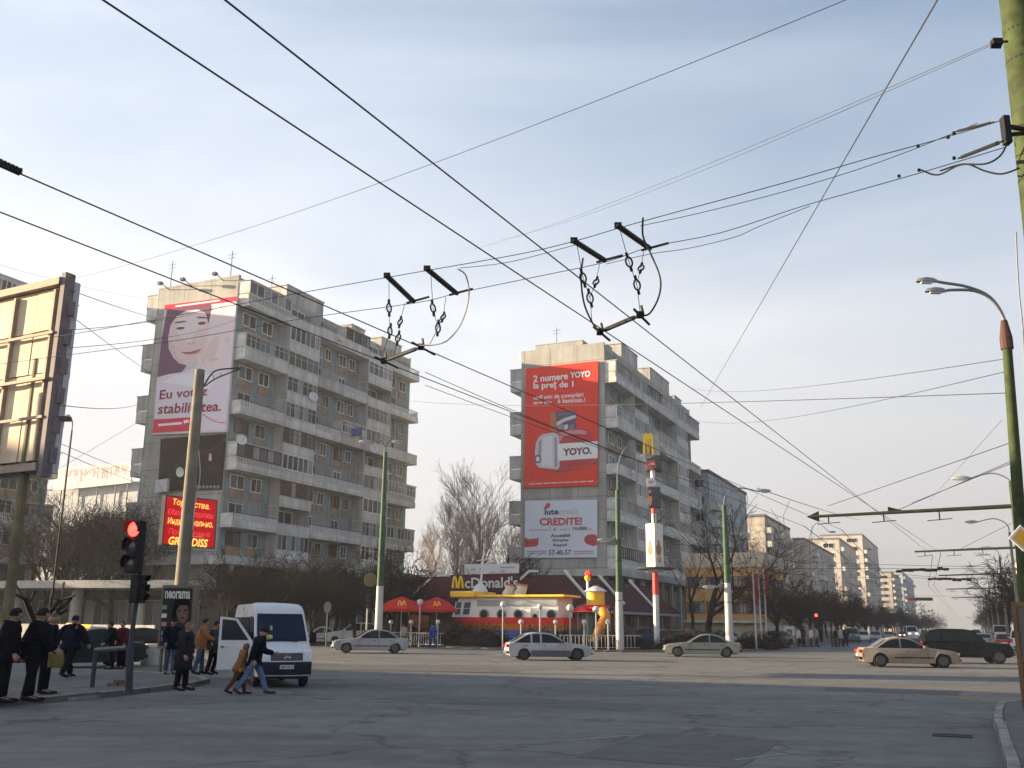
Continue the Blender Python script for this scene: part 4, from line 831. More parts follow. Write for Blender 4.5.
for i, (px, Y) in enumerate([(395, 82), (412, 83), (430, 82)]):
    g = AY(px, 632, Y); t = thing('cafe_table', ['round cafe table under the leftmost red parasol', 'round cafe table between the red parasols', 'round cafe table next to the boat kiosk bow'][i], 'table', (g.x, g.y, .12), 0, 'tables on the terrace')
    m = MB(); m.lathe([(.45, .72), (.45, .75)], 14); m.build('tabletop', M_white, t); m = MB(); m.bar((0, 0, 0), (0, 0, .72), .04); m.lathe([(.25, 0), (.25, .03)], 10); m.build('pedestal', FRM[3], t)
p = AY(418, 623, 88); m = MB(); m.box(-.9, .9, -.1, .1, -1.3, 1.1); o = m.build('menu_board', mat('board_orange', (.6, .2, .04), .6)); o.location = (p.x, p.y, 1.45); tag(o, 'orange menu board standing behind the terrace railing', 'menu board')
# ---- white railing along the terrace, globe lamps
ra = AU(385, 634, 78.5).dot(SX); rb = AU(642, 634, 70.5).dot(SX)
def railing(lb, a, b, z=.12):
    t = thing('railing', lb, 'railing', Vector((a.x, a.y, z)), math.atan2(b.y-a.y, b.x-a.x)); l = (b-a).length; m = MB(); m.box(0, l, -.03, .03, .95, 1.02); m.box(0, l, -.02, .02, .12, .17); m.build('rails', mat('railing_grey', (.38, .38, .375), .7), t)
    m = MB(); 
    for i in range(int(l/.28)): m.box(i*.28, i*.28+.04, -.015, .015, .172, .948)
    m.build('bars', MATS['railing_grey'], t)
railing('white metal railing along the terrace left of the boat kiosk', AY(385, 634, 82), AY(444, 634, 77))
railing('white metal railing in front of the play tower, right of the boat kiosk', AY(560, 634, 71.5), AY(640, 634, 73))
M_globe = mat('globe_white', (.52, .52, .51), .3)
def globe(px, pyt, Y, r_, lb):
    a = AY(px, pyt, Y); t = thing('globe_lamp', lb, 'lamp', (a.x, a.y, .12), 0, 'white globe lamps around the restaurant'); m = MB(); m.ball((0, 0, a.z-.12), r_, 12, 8); m.build('globe', M_globe, t, smooth=True)
    m = MB(); m.bar((0, 0, 0), (0, 0, a.z-.12-r_*.8), .045, n=6); m.build('post', mat('dull_white_post', (.42, .42, .41), .7), t)
globe(503, 604.5, 71.5, .2, 'tall globe lamp in front of the second porthole of the boat kiosk'); globe(540, 606.5, 71.3, .2, 'tall globe lamp beside the white kiosk door'); globe(570, 608, 71, .26, 'tall globe lamp between the boat kiosk and the play tower'); globe(596, 609.5, 71, .24, 'tall globe lamp in front of the orange slide'); globe(420, 602, 76, .22, 'tall globe lamp between the two front red parasols')
for px, Y, lb in [(521, 71, 'low globe lamp left of the white kiosk door'), (555.5, 71, 'low globe lamp at the stern of the boat kiosk'), (584, 70.8, 'low globe lamp below the red play deck'), (608, 70.8, 'low globe lamp right of the orange slide'), (391, 79, 'low globe lamp below the leftmost red parasol'), (438, 77, 'low globe lamp beside the boat kiosk bow'), (411, 77, 'low globe lamp beside the round bush')]: globe(px, 622, Y, .17, lb)
# ---- tall sign mast
YM = 78.; g = AY(657, 637, YM); g.z = .12; t = thing('sign_mast', 'tall red and white restaurant sign mast topped by yellow arches', 'sign mast', g, R(-8))
z_ = lambda py: AY(657, py, YM).z-.12
k = YM/F
m = MB(); bands = [(637+8, 595, 1), (595, 573, 0), (523, 514, 1), (514, 508, 0), (478, 470, 1)]
for i, (a, b, c) in enumerate(bands): m.bar((0, 0, z_(a)), (0, 0, z_(b)), .24 if a > 560 else .2, n=12, mi=c); (m.build('pole', [M_red, M_white], t), globals().__setitem__('m', MB())) if i in (1, 3, 4) else None
m = MB(); w_ = 8.2*k; M45 = Matrix.Rotation(R(45), 4, 'Z'); m.box(-w_*.72, w_*.72, -w_*.72, w_*.72, z_(572), z_(524), 0, M45); m.build('drum_sign', mat('drum_white', (.68, .64, .58), .55), t)
m = MB()
for sx in (-1, 1):
    for cz, rx, rz in ((550, .30, .45), (560, .22, .3), (543, .12, .2)):
        Mx = M45 @ (Matrix.Rotation(0 if sx < 0 else -math.pi/2, 4, 'Z')) @ Matrix.Translation((0 + (.03 if cz == 560 else -.04), -w_*.725, z_(cz))) @ Matrix.Rotation(math.pi/2, 4, 'X') @ Matrix.Diagonal((1, rz/rx, 1, 1))
        m.lathe([(rx, 0), (rx*.6, .02)], 12, Mx, {550: 0, 560: 1, 543: 2}[cz])
m.build('drum_pictures', [mat('drum_brown', (.32, .16, .09), .6), mat('drum_tan', (.5, .3, .16), .6), mat('drum_rust', (.45, .1, .05), .6)], t)
m = MB(); m.lathe([(18*k, z_(569.6)), (18.5*k, z_(568.6)), (18*k, z_(567.8))], 24); 
m.build('ring', FRM[3], t)
m = MB()
for a in range(4): 
    c, s_ = math.cos(a*math.pi/2), math.sin(a*math.pi/2); m.bar((c*.2, s_*.2, z_(523)), (c*10*k, s_*10*k, z_(516)), .06, n=5)
m.build('braces', FRM[3], t)
m = MB(); m.box(-5*k, 7*k, -.25, .45, z_(508), z_(487.5)); o = m.build('blue_sign', mat('sign_navy', (.012, .016, .05), .4), t)
m = MB(); m.prism([(-3.4*k+3.2*k*math.cos(a)*.62, z_(498)+8.2*k*math.sin(a)) for a in [i*math.pi/8 for i in range(16)]], lambda a, b, d: Vector((a, d, b)), -.30, -.255, 0); m.lathe([(.16, 0), (.1, .03)], 10, Matrix.Translation((-3.3*k, -.305, z_(495))) @ Matrix.Rotation(math.pi/2, 4, 'X'), 1); m.build('figure', [mat('sign_orange', (.75, .26, .06), .5), MATS['sign_navy']], o)
Ry = lambda a: Matrix.Rotation(R(a), 4, 'Y')
m = MB(); m.box(-4.8*k, 4.2*k, -.12, .1, -4.2*k, 4.2*k, 0, Matrix.Translation((-1.8*k, -.1, z_(482.4))) @ Ry(-10)); o = m.build('white_sign', M_white, t); m = MB(); m.box(-2.8*k, 2*k, -.15, -.125, -1.2*k, 1.4*k, 0, Matrix.Translation((-1.8*k, -.1, z_(482.4))) @ Ry(-10)); m.build('sign_mark', mat('mark_olive', (.35, .33, .22), .6), o)
m = MB(); m.box(-5.4*k, 4.2*k, -.18, .08, -4.2*k, 4.2*k, 0, Matrix.Translation((-1.2*k, -.2, z_(465.5))) @ Ry(-14)); o = m.build('red_sign', mat('sign_coral', (.60, .09, .07), .5), t); m = MB(); m.box(-3.8*k, 2.8*k, -.21, -.185, -.6*k, 1.2*k, 0, Matrix.Translation((-1.2*k, -.2, z_(465.5))) @ Ry(-14)); m.build('sign_mark', M_white, o)
m = MB(); m.box(-6*k, 9*k, -.1, .9, z_(471), z_(455.6)); m.build('sign_housing', mat('housing_dark', (.04, .04, .045), .5), t)
# the arches: a thick standing emblem
a0 = AY(657, 445, YM); m = MB()
def archbar(x0, x1):
    N = 14; pts = []
    for i in range(N+1):
        s = i/N*2-1; pts.append(Vector(((x0+x1)/2+s*(x1-x0)/2, 0, z_(455)+(z_(434.5)-z_(455))*(1-abs(s)**3.2))))
    vs = []
    for i, p in enumerate(pts):
        d = (pts[min(i+1, N)]-pts[max(i-1, 0)]).normalized(); nr = Vector((d.z, 0, -d.x))
        for dy in (-.2, .55): vs += [p+nr*.095+Vector((0, dy, 0)), p-nr*.095+Vector((0, dy, 0))]
    fs = []
    for i in range(N):
        a, b = i*4, i*4+4; fs += [(a, b, b+1, a+1), (a+2, a+3, b+3, b+2), (a, a+2, b+2, b), (a+1, b+1, b+3, a+3)]
    m.add(vs, fs)
archbar(-8.4*k, -4.0*k); archbar(-4.0*k, .6*k); m.build('arch_emblem', M_gold, t)
m = MB(); m.box(1.2*k, 7.5*k, -.1, .8, z_(455.5), z_(435)); m.build('emblem_back', mat('emblem_grey', (.36, .36, .34), .6), t)
# ================================================================ poles, lamps, traffic lights, overhead wires
M_green = mat('pole_green', (.036, .05, .018), .75, var=.6, scale=3.2, bump=.15, bscale=12); M_conc = mat('pole_concrete', (.19, .17, .135), .9, var=.3, scale=1.5, bump=.3, bscale=20)
M_dkg = mat('pole_dark_green', (.04, .085, .05), .6, var=.3, scale=2); M_pw = mat('pole_whitewash', (.46, .455, .44), .85, var=.15, scale=2); M_lamp = mat('lamp_housing', (.25, .26, .27), .4, .2); M_lens = mat('lamp_lens', (.6, .6, .55), .2); M_iron = mat('black_iron', (.011, .011, .012), .6, var=.2)
M_steel = mat('grey_steel', (.16, .17, .18), .5, .3)
def lamp_head(t, p, d, s=1.):
    """cobra head at p pointing along d (horizontal)"""
    d = Vector(d).normalized(); n = Vector((-d.y, d.x, 0)); up = Vector((0, 0, 1)); m = MB(); vs = []
    for s_, w_, h0, h1 in ((0, .05, -.04, .05), (.16, .12, -.05, .1), (.42, .16, -.05, .12), (.72, .12, -.04, .08), (.82, .04, -.02, .03)):
        for a, b in ((-w_, h0), (w_, h0), (w_*.7, h1), (-w_*.7, h1)): vs.append(p+(d*s_+n*a+up*b)*s)
    fs = [(i*4+j, i*4+(j+1) % 4, i*4+4+(j+1) % 4, i*4+4+j) for i in range(4) for j in range(4)]+[(3, 2, 1, 0), (16, 17, 18, 19)]
    m.add(vs, fs); o = m.build('lamp_head', M_lamp, t, smooth=True); q = MB(); vs = [p+(d*.2+n*x-up*.055)*s for x in (-.1, .1)]+[p+(d*.62+n*x-up*.05)*s for x in (.09, -.09)]; q.add(vs+[v-up*.05*s for v in vs], [(4, 5, 6, 7), (0, 1, 5, 4), (1, 2, 6, 5), (2, 3, 7, 6), (3, 0, 4, 7)]); q.build('lens', M_lens, o)
def arm(t, p0, p1, rise, r=.045, mt=None):
    p0, p1 = Vector(p0), Vector(p1); pts = [p0, p0+Vector((0, 0, rise*.75))+(p1-p0)*.06, p0+(p1-p0)*.45+Vector((0, 0, rise*1.02-(p1-p0).z*.45+ (p1-p0).z*.3)), p1]
    m = MB(); m.tube(smooth_path(pts, 5), r, 6); m.build('arm', mt or M_steel, t)
def post(lb, base, top, r0, r1, mt, name='lamp_post', cat='lamp post', group=None, white=0., n=14):
    base, top = Vector(base), Vector(top); t = thing(name, lb, cat, base, 0, group); d = top-base; m = MB(); w_ = white/d.z if white else 0
    m.tube([d*w_, d*(w_+(1-w_)*.5), d], [r0+(r1-r0)*w_, (r0+(r1-r0)*(w_+(1-w_)*.5)), r1], n); m.build('pole', mt, t, smooth=True)
    if white: m = MB(); m.tube([Vector(), d*(w_-.0005)], [r0+.01, r0+(r1-r0)*w_+.01], n); m.build('whitewashed_base', M_pw, t, smooth=True)
    return t
def band(t, z, r, mt=None, h=.05):
    m = MB(); m.lathe([(r, z), (r, z+h)], 14); m.build('band', mt or M_iron, t)
# green lamp posts with white bases on the far kerb
def kerb_pole(lb, px0, px1, pyt, pyb, Y, wp, white_py, heads):
    a, b = AY(px0, pyb, Y), AY(px1, pyt, Y); b0 = a.copy(); a.z = .12; a.x = AY(px0+(pyb-pyt)*.0, pyb, Y).x; wz = AY(px0, white_py, Y).z-.12; r0 = wp/2*Y/F
    t = post(lb, a, Vector((a.x+ (b.x-b0.x)*.0, a.y, b.z)), r0*1.1, r0*.6, M_dkg, group='green lamp posts with white bases', white=wz); top = Vector((0, 0, b.z-.12))
    for hx, hy in heads:
        p = AY(hx, hy, Y)-a; dr = Vector((math.copysign(1, p.x), 0, 0)); lo = p.z < top.z-2; arm(t, Vector((0, 0, p.z-.5)) if lo else top-Vector((0, 0, .2)), p, .6 if lo else max(.3, p.z-top.z), .05); lamp_head(t, p, dr, 1.3)
    for z in (3.4, 6.2): band(t, z, r0*1.0)
    return t
kp1 = kerb_pole('green lamp post with two lamp heads above the silver saloon', 378, 384, 452, 640, 68, 7, 586, [(374, 442), (391, 442)])
kp2 = kerb_pole('green lamp post with white base between play tower and sign mast', 620, 622, 490, 645, 72, 7, 592, [(640, 456), (612, 540)])
kp3 = kerb_pole('green lamp post with white base left of the three flagpoles', 730, 731, 505, 644, 74, 7, 583, [(757, 491), (717, 587)])
m = MB(); m.lathe([(.85, 0), (.9, .1), (.85, .35), (.6, .4)], 18, Matrix.Translation((0, -.5, 0)) @ Matrix.Rotation(math.pi/2, 4, 'X')); o = m.build('round_sign', mat('round_sign_ochre', (.15, .125, .06), .7), smooth=True); p = AY(371, 580, 68); o.location = p; o.scale = (.5, .5, .5); tag(o, 'round ochre sign fixed to the lamp post above the silver saloon', 'sign')
# leaning concrete pole on the left
a, b = AY(177, 640, 40), AY(200, 370, 40); dd = (b-a)/(b.z-a.z); a = a-dd*(a.z-.12)
t = post('tall leaning concrete pole in front of the red lettered sign', a, b, .30, .2, M_conc, 'concrete_pole', 'pole')
for z in (3.6, 5.2, 7.0, 8.3, 9.4): 
    m = MB(); p = dd*z; m.lathe([(.285-.008*z, 0), (.285-.008*z, .09)], 14, Matrix.Translation(p)); m.build('band', M_iron, t)
m = MB(); p = AY(204, 378, 40)-a; q1 = AY(218, 370, 40)-a; q2 = AY(240, 368, 40)-a; m.tube(smooth_path([p+Vector((0, 0, -.4)), p+Vector((.25, 0, .1)), q1, q2]), .035, 5); p2 = AY(205, 386, 40)-a; m.tube(smooth_path([p2, AY(218, 372, 40)-a-Vector((0, 0, .25)), q2-Vector((0, 0, .05))]), .03, 5); 
for i in range(4): s = .25+i*.2; m.bar(p.lerp(q2, s)+Vector((0, 0, .02)), p2.lerp(q2, s)+Vector((0, 0, .12)), .018, n=4)
m.build('bracket', M_iron, t)
m = MB(); m.tube(smooth_path([dd*8.5+Vector((.26, -.1, 0)), dd*7.4+Vector((.42, -.15, 0)), dd*6.2+Vector((.3, -.15, 0)), dd*5.2+Vector((.3, -.1, 0))]), .02, 4); m.build('cable', M_pw, t)
# lower shops lamp
def street_lamp(lb, px, pyt, pyb, Y, heads, mt=M_steel, r=.08):
    a = AY(px, pyb, Y); a.z = .1; b = AY(px, pyt, Y); t = post(lb, a, Vector((a.x, a.y, b.z)), r, r*.7, mt, 'street_lamp', 'street lamp', n=8)
    for hx, hy in heads: p = AY(hx, hy, Y)-a; top = Vector((0, 0, b.z-a.z-.1)); arm(t, top, p, max(.3, p.z-top.z), .04); lamp_head(t, p, (math.copysign(1, p.x), 0, 0), 1.2)
    return t
street_lamp('thin double-armed street lamp behind the red parasols', 408, 588, 640, 90, [(399, 573), (419, 571)], M_pw)
street_lamp('slender lamp with one curved arm far along the avenue, left side', 815, 560, 640, 140, [(829, 532)])
street_lamp('lamp with one arm low behind the left billboard post', 47, 430, 640, 62, [(62, 419)], M_iron)
# poles down the right side of the avenue with brackets over the road
def bracket_pole(lb, u, v, hgt, reach, r=.14, mt=M_conc, bar_z=None, lamp=True, grp='poles along the right side of the avenue'):
    p = S(u, v, .12); t = post(lb, p, p+Vector((0, 0, hgt)), r, r*.65, mt, 'trolley_pole', 'pole', grp)
    d = -SX
    if bar_z:
        m = MB(); m.bar((0, 0, bar_z), d*reach+Vector((0, 0, bar_z-.12)), .075, .05, 8); m.bar((0, 0, bar_z+1.5), d*reach*.55+Vector((0, 0, bar_z)), .015, n=4); m.build('bracket_arm', mat('bracket_dark', (.035, .038, .026), .7, var=.3), t)
        m = MB(); 
        for k in (.35, .62, .9): q = d*reach*k+Vector((0, 0, bar_z-.1)); m.bar(q, q-Vector((0, 0, .28)), .025, n=5); m.bar(q-d*.4-Vector((0, 0, .25)), q+d*.4-Vector((0, 0, .3)), .018, n=4)
        m.build('hangers', M_iron, t)
    if lamp: arm(t, (0, 0, hgt-.1), d*2.2+Vector((0, 0, hgt+.9)), .9, .04); lamp_head(t, d*2.2+Vector((0, 0, hgt+.9)), d, 1.2)
    return t
c33 = AY(1016, 520, 33); u33, v33 = c33.dot(SY), c33.dot(SX)
bp = bracket_pole('pole at the right edge carrying the long bracket arm with a dark arrow tip', u33, v33, 6.5, 6.7, .15, M_green, AY(1012, 506, 33).z-.12, False)
m = MB(); tip = -SX*6.7+Vector((0, 0, AY(1012, 506, 33).z-.24)); m.add([tip-SX*.1, tip+SX*.35+Vector((0, 0, .2)), tip+SX*.35-Vector((0, 0, .2)), tip+SX*.1+SY*.04], [(0, 1, 2), (0, 3, 1), (0, 2, 3), (1, 3, 2)]); 
m2 = m; q = -SX*3.9+Vector((0, 0, tip.z+.08)); m2.add([q-SX*.1+Vector((0, 0, .18)), q+SX*.4+Vector((0, 0, .03)), q-SX*.1-Vector((0, 0, .05)), q+SY*.05], [(0, 1, 2), (0, 3, 1), (0, 2, 3), (1, 3, 2)]); m2.build('arrow_tip', M_iron, bp)
for i, (u, hz) in enumerate([(62, 6.1), (88, 6.0), (118, 6.0), (150, 6.0), (185, 0), (225, 0), (270, 0), (330, 0)]):
    lbs = ['right-side avenue pole with lamp and bracket nearest beyond the arrow-tipped arm', 'second right-side avenue pole with bracket, past the dark estate car', 'third right-side avenue pole with bracket, beyond the red car', 'fourth right-side avenue pole with bracket, far off']
    bracket_pole(lbs[i] if i < 4 else 'one of the tiny farthest poles with lamps along the right side of the avenue', u, 3.6 if u > 80 else 3.0, 9.2, 5.5, .15, M_conc, hz or None, True, 'poles along the right side of the avenue' if i < 4 else 'farthest poles along the right side')
# near right-hand lamp post
a, b = AY(1026, 640, 22), AY(1007, 345, 22); a.z = .12; dd = (b-a)
t = post('leaning green lamp post at the right edge with two curved arms', a, b, .15, .105, M_green); top = b-a
m = MB(); m.lathe([(.14, 0), (.14, .28), (.07, .7)], 12, Matrix.Translation(top-dd.normalized()*.1)); m.build('cap', mat('cap_brown', (.07, .035, .03), .7), t)
for pts, hp in (([(1007, 342), (1004, 318), (990, 297), (968, 287), (945, 283), (936, 281.3)], (937, 281)), ([(1007, 342), (1005, 322), (993, 301), (975, 291), (952, 290), (945, 291)], (946, 291))):
    m = MB(); m.tube(smooth_path([AY(x, y, 22)-a for x, y in pts], 4), .035, 6); m.build('arm', M_steel, t); lamp_head(t, AY(*hp, 22)-a, (-1, 0, 0), .62)
# near green pole at the upper right
a, b = AY(1066, 420, 10.2), AY(1010, -60, 10.2); dd = (b-a)/(b.z-a.z); a = a-dd*(a.z-.12)
np_ = post('thick near green pole at the top right corner holding the span wires', a, b, .235, .185, M_green, 'trolley_pole', 'pole', n=24); A0 = a
for py in (33, 62, 113, 180): p = AY(1008+py*.115+12, py, 10.2)-a; k = p.z; m = MB(); m.lathe([(.235-.0065*k+.012, -.012), (.235-.0065*k+.012, .012)], 20, Matrix.Translation(dd*k)); m.build('band', M_iron if py != 113 else MATS['rusty_iron'], np_)
m = MB(); p = AY(1006, 130, 10)-a; m.box(-.035, .035, -.05, .05, -.17, .16, 0, Matrix.Translation(p)); m.bar(p+Vector((0, 0, .05)), p+Vector((.3, .1, .06)), .03, n=6); m.bar(p+Vector((0, 0, -.06)), p+Vector((.3, .1, .02)), .025, n=6); m.build('clamp', M_iron, np_)
m = MB(); p = AY(997, 42, 10)-a; m.box(-.06, .05, -.04, .04, -.04, .03, 0, Matrix.Translation(p)); m.bar(p, p+Vector((.15, .05, .04)), .015, n=5); m.tube([p+Vector((-.06, 0, -.02)), p+Vector((-.08, 0, -.075)), p+Vector((.03, 0, -.075)), p+Vector((.05, 0, -.02))], .012, 5); m.build('hook', M_iron, np_)
# traffic light on the left pavement
Yt = 23.4; base = AY(129, 690, Yt); base.z = .12
t = thing('traffic_light', 'black traffic light glowing red on the left pavement post', 'traffic light', base)
zT = lambda py: AY(135, py, Yt).z-.12
xT = lambda px, py: AY(px, py, Yt).x-base.x
m = MB(); m.tube([(0, 0, 0), (xT(131, 640), 0, zT(640)), (xT(140, 560), 0.12, zT(560)), (xT(143, 522), .12, zT(522))], .055, 10); m.build('pole', mat('post_grey_blue', (.045, .05, .062), .6, var=.2), t, smooth=True)
m = MB(); m.tube([(0, 0, 0), (xT(130.5, 648), 0, zT(648))], .085, 10); m.build('post_sleeve', MATS['post_grey_blue'], t, smooth=True)
def head(t, pxc, py0, py1, rz, lit):
    p = Vector((xT(pxc, (py0+py1)/2), -.02, (zT(py0)+zT(py1))/2)); h = zT(py0)-zT(py1); M = Matrix.Translation(p) @ Matrix.Rotation(rz, 4, 'Z'); m = MB()
    m.box(-.17, .17, -.1, .12, -h/2, h/2, 0, M); o = m.build('signal_head', M_iron, t, bevel=.02)
    for i in range(3):
        c = M @ Matrix.Translation((0, -.103, h/2-h*(i+.5)/3)) @ Matrix.Rotation(math.pi/2, 4, 'X'); r = h*.145
        q = MB(); q.lathe([(r, 0), (r*.6, .02), (.01, .03)], 16, c); q.build('lens', (mat('signal_red', (.8, .02, .015), .3, emit=(1, .03, .02), es=2.5) if (i == 0 and lit) else mat('lens_off', (.025, .02, .02), .3)), o, smooth=True)
        q = MB(); n = 12; vs = []
        for d in (0, .19):
            for j in range(n+1): an = -.35+(math.pi+.7)*j/n; vs.append(c @ Vector((r*1.15*math.cos(an), r*1.15*math.sin(an)*-1*-1, d*(1 if True else 0)*(0.55+.45*math.sin(max(0, min(math.pi, an)))))))
        q.add(vs, [(j, j+1, n+2+j, n+1+j) for j in range(n)]); v = q.build('visor', M_iron, o); v.modifiers.new('s', 'SOLIDIFY').thickness = .008
    return o
head(t, 135.5, 521, 573, R(-22), True); head(t, 139, 575, 603, R(70), False)
# low barrier rail beside the traffic light with bricks
p = AY(112, 688, 24.2); p.z = .12
tb = thing('barrier_rail', 'short dark barrier rail fixed to the traffic light post', 'barrier', p)
m = MB(); q0, q1 = AY(96, 650, 25.5)-p, AY(128, 648, 23.6)-p; m.bar(q0, q1, .06, n=8); m.bar(Vector((q0.x, q0.y, 0)), q0, .06, n=8); m.build('rail', MATS['post_grey_blue'], tb)
m = MB(); p = G(113, 686, .12)
for i, (dx, dy, dz) in enumerate([(0, 0, 0), (.26, .02, 0), (.05, .13, 0), (.3, .15, 0), (.12, .07, .075)]): m.box(dx-.125, dx+.12, dy-.06, dy+.06, dz, dz+.07)
o = m.build('kerb_block', mat('old_brick', (.16, .10, .07), .9, var=.4, scale=6)); o.location = p; tag(o, 'low pile of old bricks at the foot of the barrier rail', 'bricks')
c0 = AY(153, 640, 42); m = MB(); m.lathe([(.42, 0), (.45, .15), (.4, .75), (.3, .85)], 14); o = m.build('bollard', mat('bollard_conc', (.42, .41, .39), .9, var=.2), smooth=True); o.location = (c0.x, c0.y, 0); tag(o, 'stout pale concrete bollard left of the light box advert', 'bollard')
# far traffic light and small red light near the far corner
Yf = 92; a = AY(832, 642, Yf); a.z = .12; t = thing('traffic_light', 'small far traffic light glowing red under the street trees', 'traffic light', a); m = MB(); hz = AY(816, 618, Yf); m.bar((0, 0, 0), (0, 0, hz.z), .07, n=6); m.bar((0, 0, hz.z-.1), (hz.x-a.x, 0, hz.z-.1), .05, n=5); m.build('pole', M_iron, t)
m = MB(); m.box(-.2, .2, -.1, .1, -1.0, .45, 0, Matrix.Translation((hz.x-a.x, 0, hz.z))); o = m.build('signal_head', M_iron, t); m = MB(); m.lathe([(.14, 0), (.06, .04)], 12, Matrix.Translation((hz.x-a.x, -.11, hz.z+.12)) @ Matrix.Rotation(math.pi/2, 4, 'X')); m.build('lens', MATS['signal_red'], o)
# small traffic light by the first lamp post
Yf = 70; a = AY(366, 640, Yf); a.z = .12; t = thing('traffic_light', 'unlit traffic light beside the lamp post above the silver saloon', 'traffic light', a); m = MB(); m.bar((0, 0, 0), (0, 0, AY(366, 596, Yf).z), .06, n=6); m.build('pole', M_pw, t); m = MB(); m.box(-.2, .2, -.12, .12, AY(366, 610, Yf).z, AY(366, 595, Yf).z); o = m.build('signal_head', M_iron, t)
m = MB()
for i in range(3): m.lathe([(.12, 0), (.05, .02)], 10, Matrix.Translation((0, -.125, AY(366, 597.5+i*5, Yf).z)) @ Matrix.Rotation(math.pi/2, 4, 'X'))
m.build('lens', MATS['lens_off'], o)
for px, lb in ((326, 'round grey sign on a post behind the hedge, right of the white van'),):
    a = AY(px, 640, 72); a.z = .12; t = thing('round_sign', lb, 'sign', a); z = AY(px, 609, 72).z; m = MB(); m.bar((0, 0, 0), (0, 0, z), .05, n=6); m.build('post', M_steel, t); m = MB(); m.lathe([(.34, 0), (.34, .03)], 16, Matrix.Translation((0, -.06, z)) @ Matrix.Rotation(math.pi/2, 4, 'X') @ Matrix.Diagonal((.8, 1.2, 1, 1))); m.build('plate', M_steel, t)
# flagpoles
M_flag = mat('flag_red', (.26, .02, .025), .8, var=.2)
for i, (px, lb) in enumerate([(756.5, 'left flagpole of three with limp red flag'), (762, 'middle flagpole of three with limp red flag'), (767.5, 'right flagpole of three with limp red flag')]):
    a = AY(px, 648, 80+i*2); a.z = .12; hh = AY(px, 572-i, 80+i*2).z; t = thing('flagpole', lb, 'flagpole', a, 0, 'flagpoles by the far corner'); m = MB(); m.bar((0, 0, 0), (0, 0, hh), .085, .05, 8); m.build('pole', M_pw, t)
    m = MB(); rr = random.Random(i); n = 7
    for k in range(n-1):
        for j in range(5):
            P_ = lambda k, j: (-.03+.05*j*math.sin(k*.6+1)*.9-.09*j*(i % 2-.5), .08*math.sin(j*1.4+k), hh-.1-k*.42-.06*j)
            m.add([P_(k, j), P_(k, j+1), P_(k+1, j+1), P_(k+1, j)], [(0, 1, 2, 3)])
    m.build('flag', M_flag, t)
# ---------------------------------------------------------------- overhead wires
M_wire = mat('wire_black', (.01, .01, .011), .6); M_wg = mat('wire_grey', (.045, .047, .055), .7); M_wp = mat('feeder_pink', (.42, .33, .32), .6)
def wire(lb, pts, r, mt=None, sag=0., grp=None, name='overhead_wire', cat='wire', sm=0):
    pts = [Vector(p) for p in pts]; q = []
    if sag and len(pts) == 2:
        for i in range(17): s = i/16; q.append(pts[0].lerp(pts[1], s)-Vector((0, 0, 4*sag*s*(1-s))))
    else: q = smooth_path(pts, sm) if sm else pts
    m = MB(); o0 = q[0].copy(); m.tube(q, r, 5); o = m.build(name, mt or M_wire, org=o0); tag(o, lb, cat, grp); return o
Z6 = 6.0
def ext(pa, pb, ua, ub):
    a, b = G(*pa, Z6), G(*pb, Z6); d = (b-a)/((b-a).dot(SY)); return a+d*(ua-a.dot(SY)), a+d*(ub-a.dot(SY))
TA = ext((103, 0), (800, 460), -6, 62); TB = ext((225, 0), (862, 500), -6, 64); TC = ext((0, 165), (600, 425), -4, 46); TD = ext((0, 212), (430, 380), -4, 44)
wire('black trolley wire from the top left edge, lower one of the upper pair', TA, .0085, grp='trolley wires'); wire('black trolley wire from the top left edge, upper one of the upper pair', TB, .0085, grp='trolley wires')
wire('black trolley wire entering at the left edge, upper one of the lower pair', TC, .0085, grp='trolley wires'); wire('black trolley wire entering at the left edge, lower one of the lower pair', TD, .0085, grp='trolley wires')
for (a, lb) in ((TA, 'trolley wire running far down the avenue, right hand of the near lane pair'), (TB, 'trolley wire running far down the avenue, left hand of the near lane pair'), (TC, 'trolley wire running far down the avenue, right hand of the far lane pair'), (TD, 'trolley wire running far down the avenue, left hand of the far lane pair')):
    e = a[1]; vv = e.dot(SX); wire(lb, [e, S(110, vv-1.8, 6.1), S(420, vv-2.2, 6.0)], .016, M_wire, grp='trolley wires')
SP = lambda px, py, u: AU(px, py, u)
u1, u2 = 12.1, 13.3
ends = [AY(1006, 119, 10), AY(1006, 147, 10)]
sp1 = [ends[0]]+[SP(x, y, u1+(.5 if x < 100 else 0)) for x, y in [(940, 139), (870, 158), (780, 184), (640, 222), (575, 241), (520, 254), (430, 270), (390, 277), (300, 293), (180, 315), (60, 336), (-60, 352)]]
sp2 = [ends[1]]+[SP(x, y, u2+(-1.6*max(0, (x-800)/200))) for x, y in [(930, 170), (860, 190), (800, 207), (720, 233), (650, 247), (606, 262), (540, 276), (458, 293), (415, 303), (300, 319), (180, 340), (60, 356), (-60, 372)]]
wire('black span wire from the near green pole across the sky to the left, upper one', sp1, .006, sm=4); wire('black span wire from the near green pole across the sky to the left, lower one', sp2, .006, sm=4)
wire('second strand hugging the upper span wire between the near pole and the right hangers', [ends[0]+Vector((-.3, .05, -.03))]+[SP(x, y, u1+.05) for x, y in [(880, 162), (790, 190), (700, 213), (640, 226)]], .005, sm=4)
wire('second strand hugging the lower span wire between the near pole and the right hangers', [SP(x, y, u2+.05) for x, y in [(810, 206), (760, 226), (735, 237), (690, 248), (650, 254), (606, 264)]], .005, sm=4)
wire('strand between the left and the right hanger beams along the upper span wire', [SP(x, y, u1+.06) for x, y in [(460, 268), (510, 262), (575, 245)]], .005, sm=4)
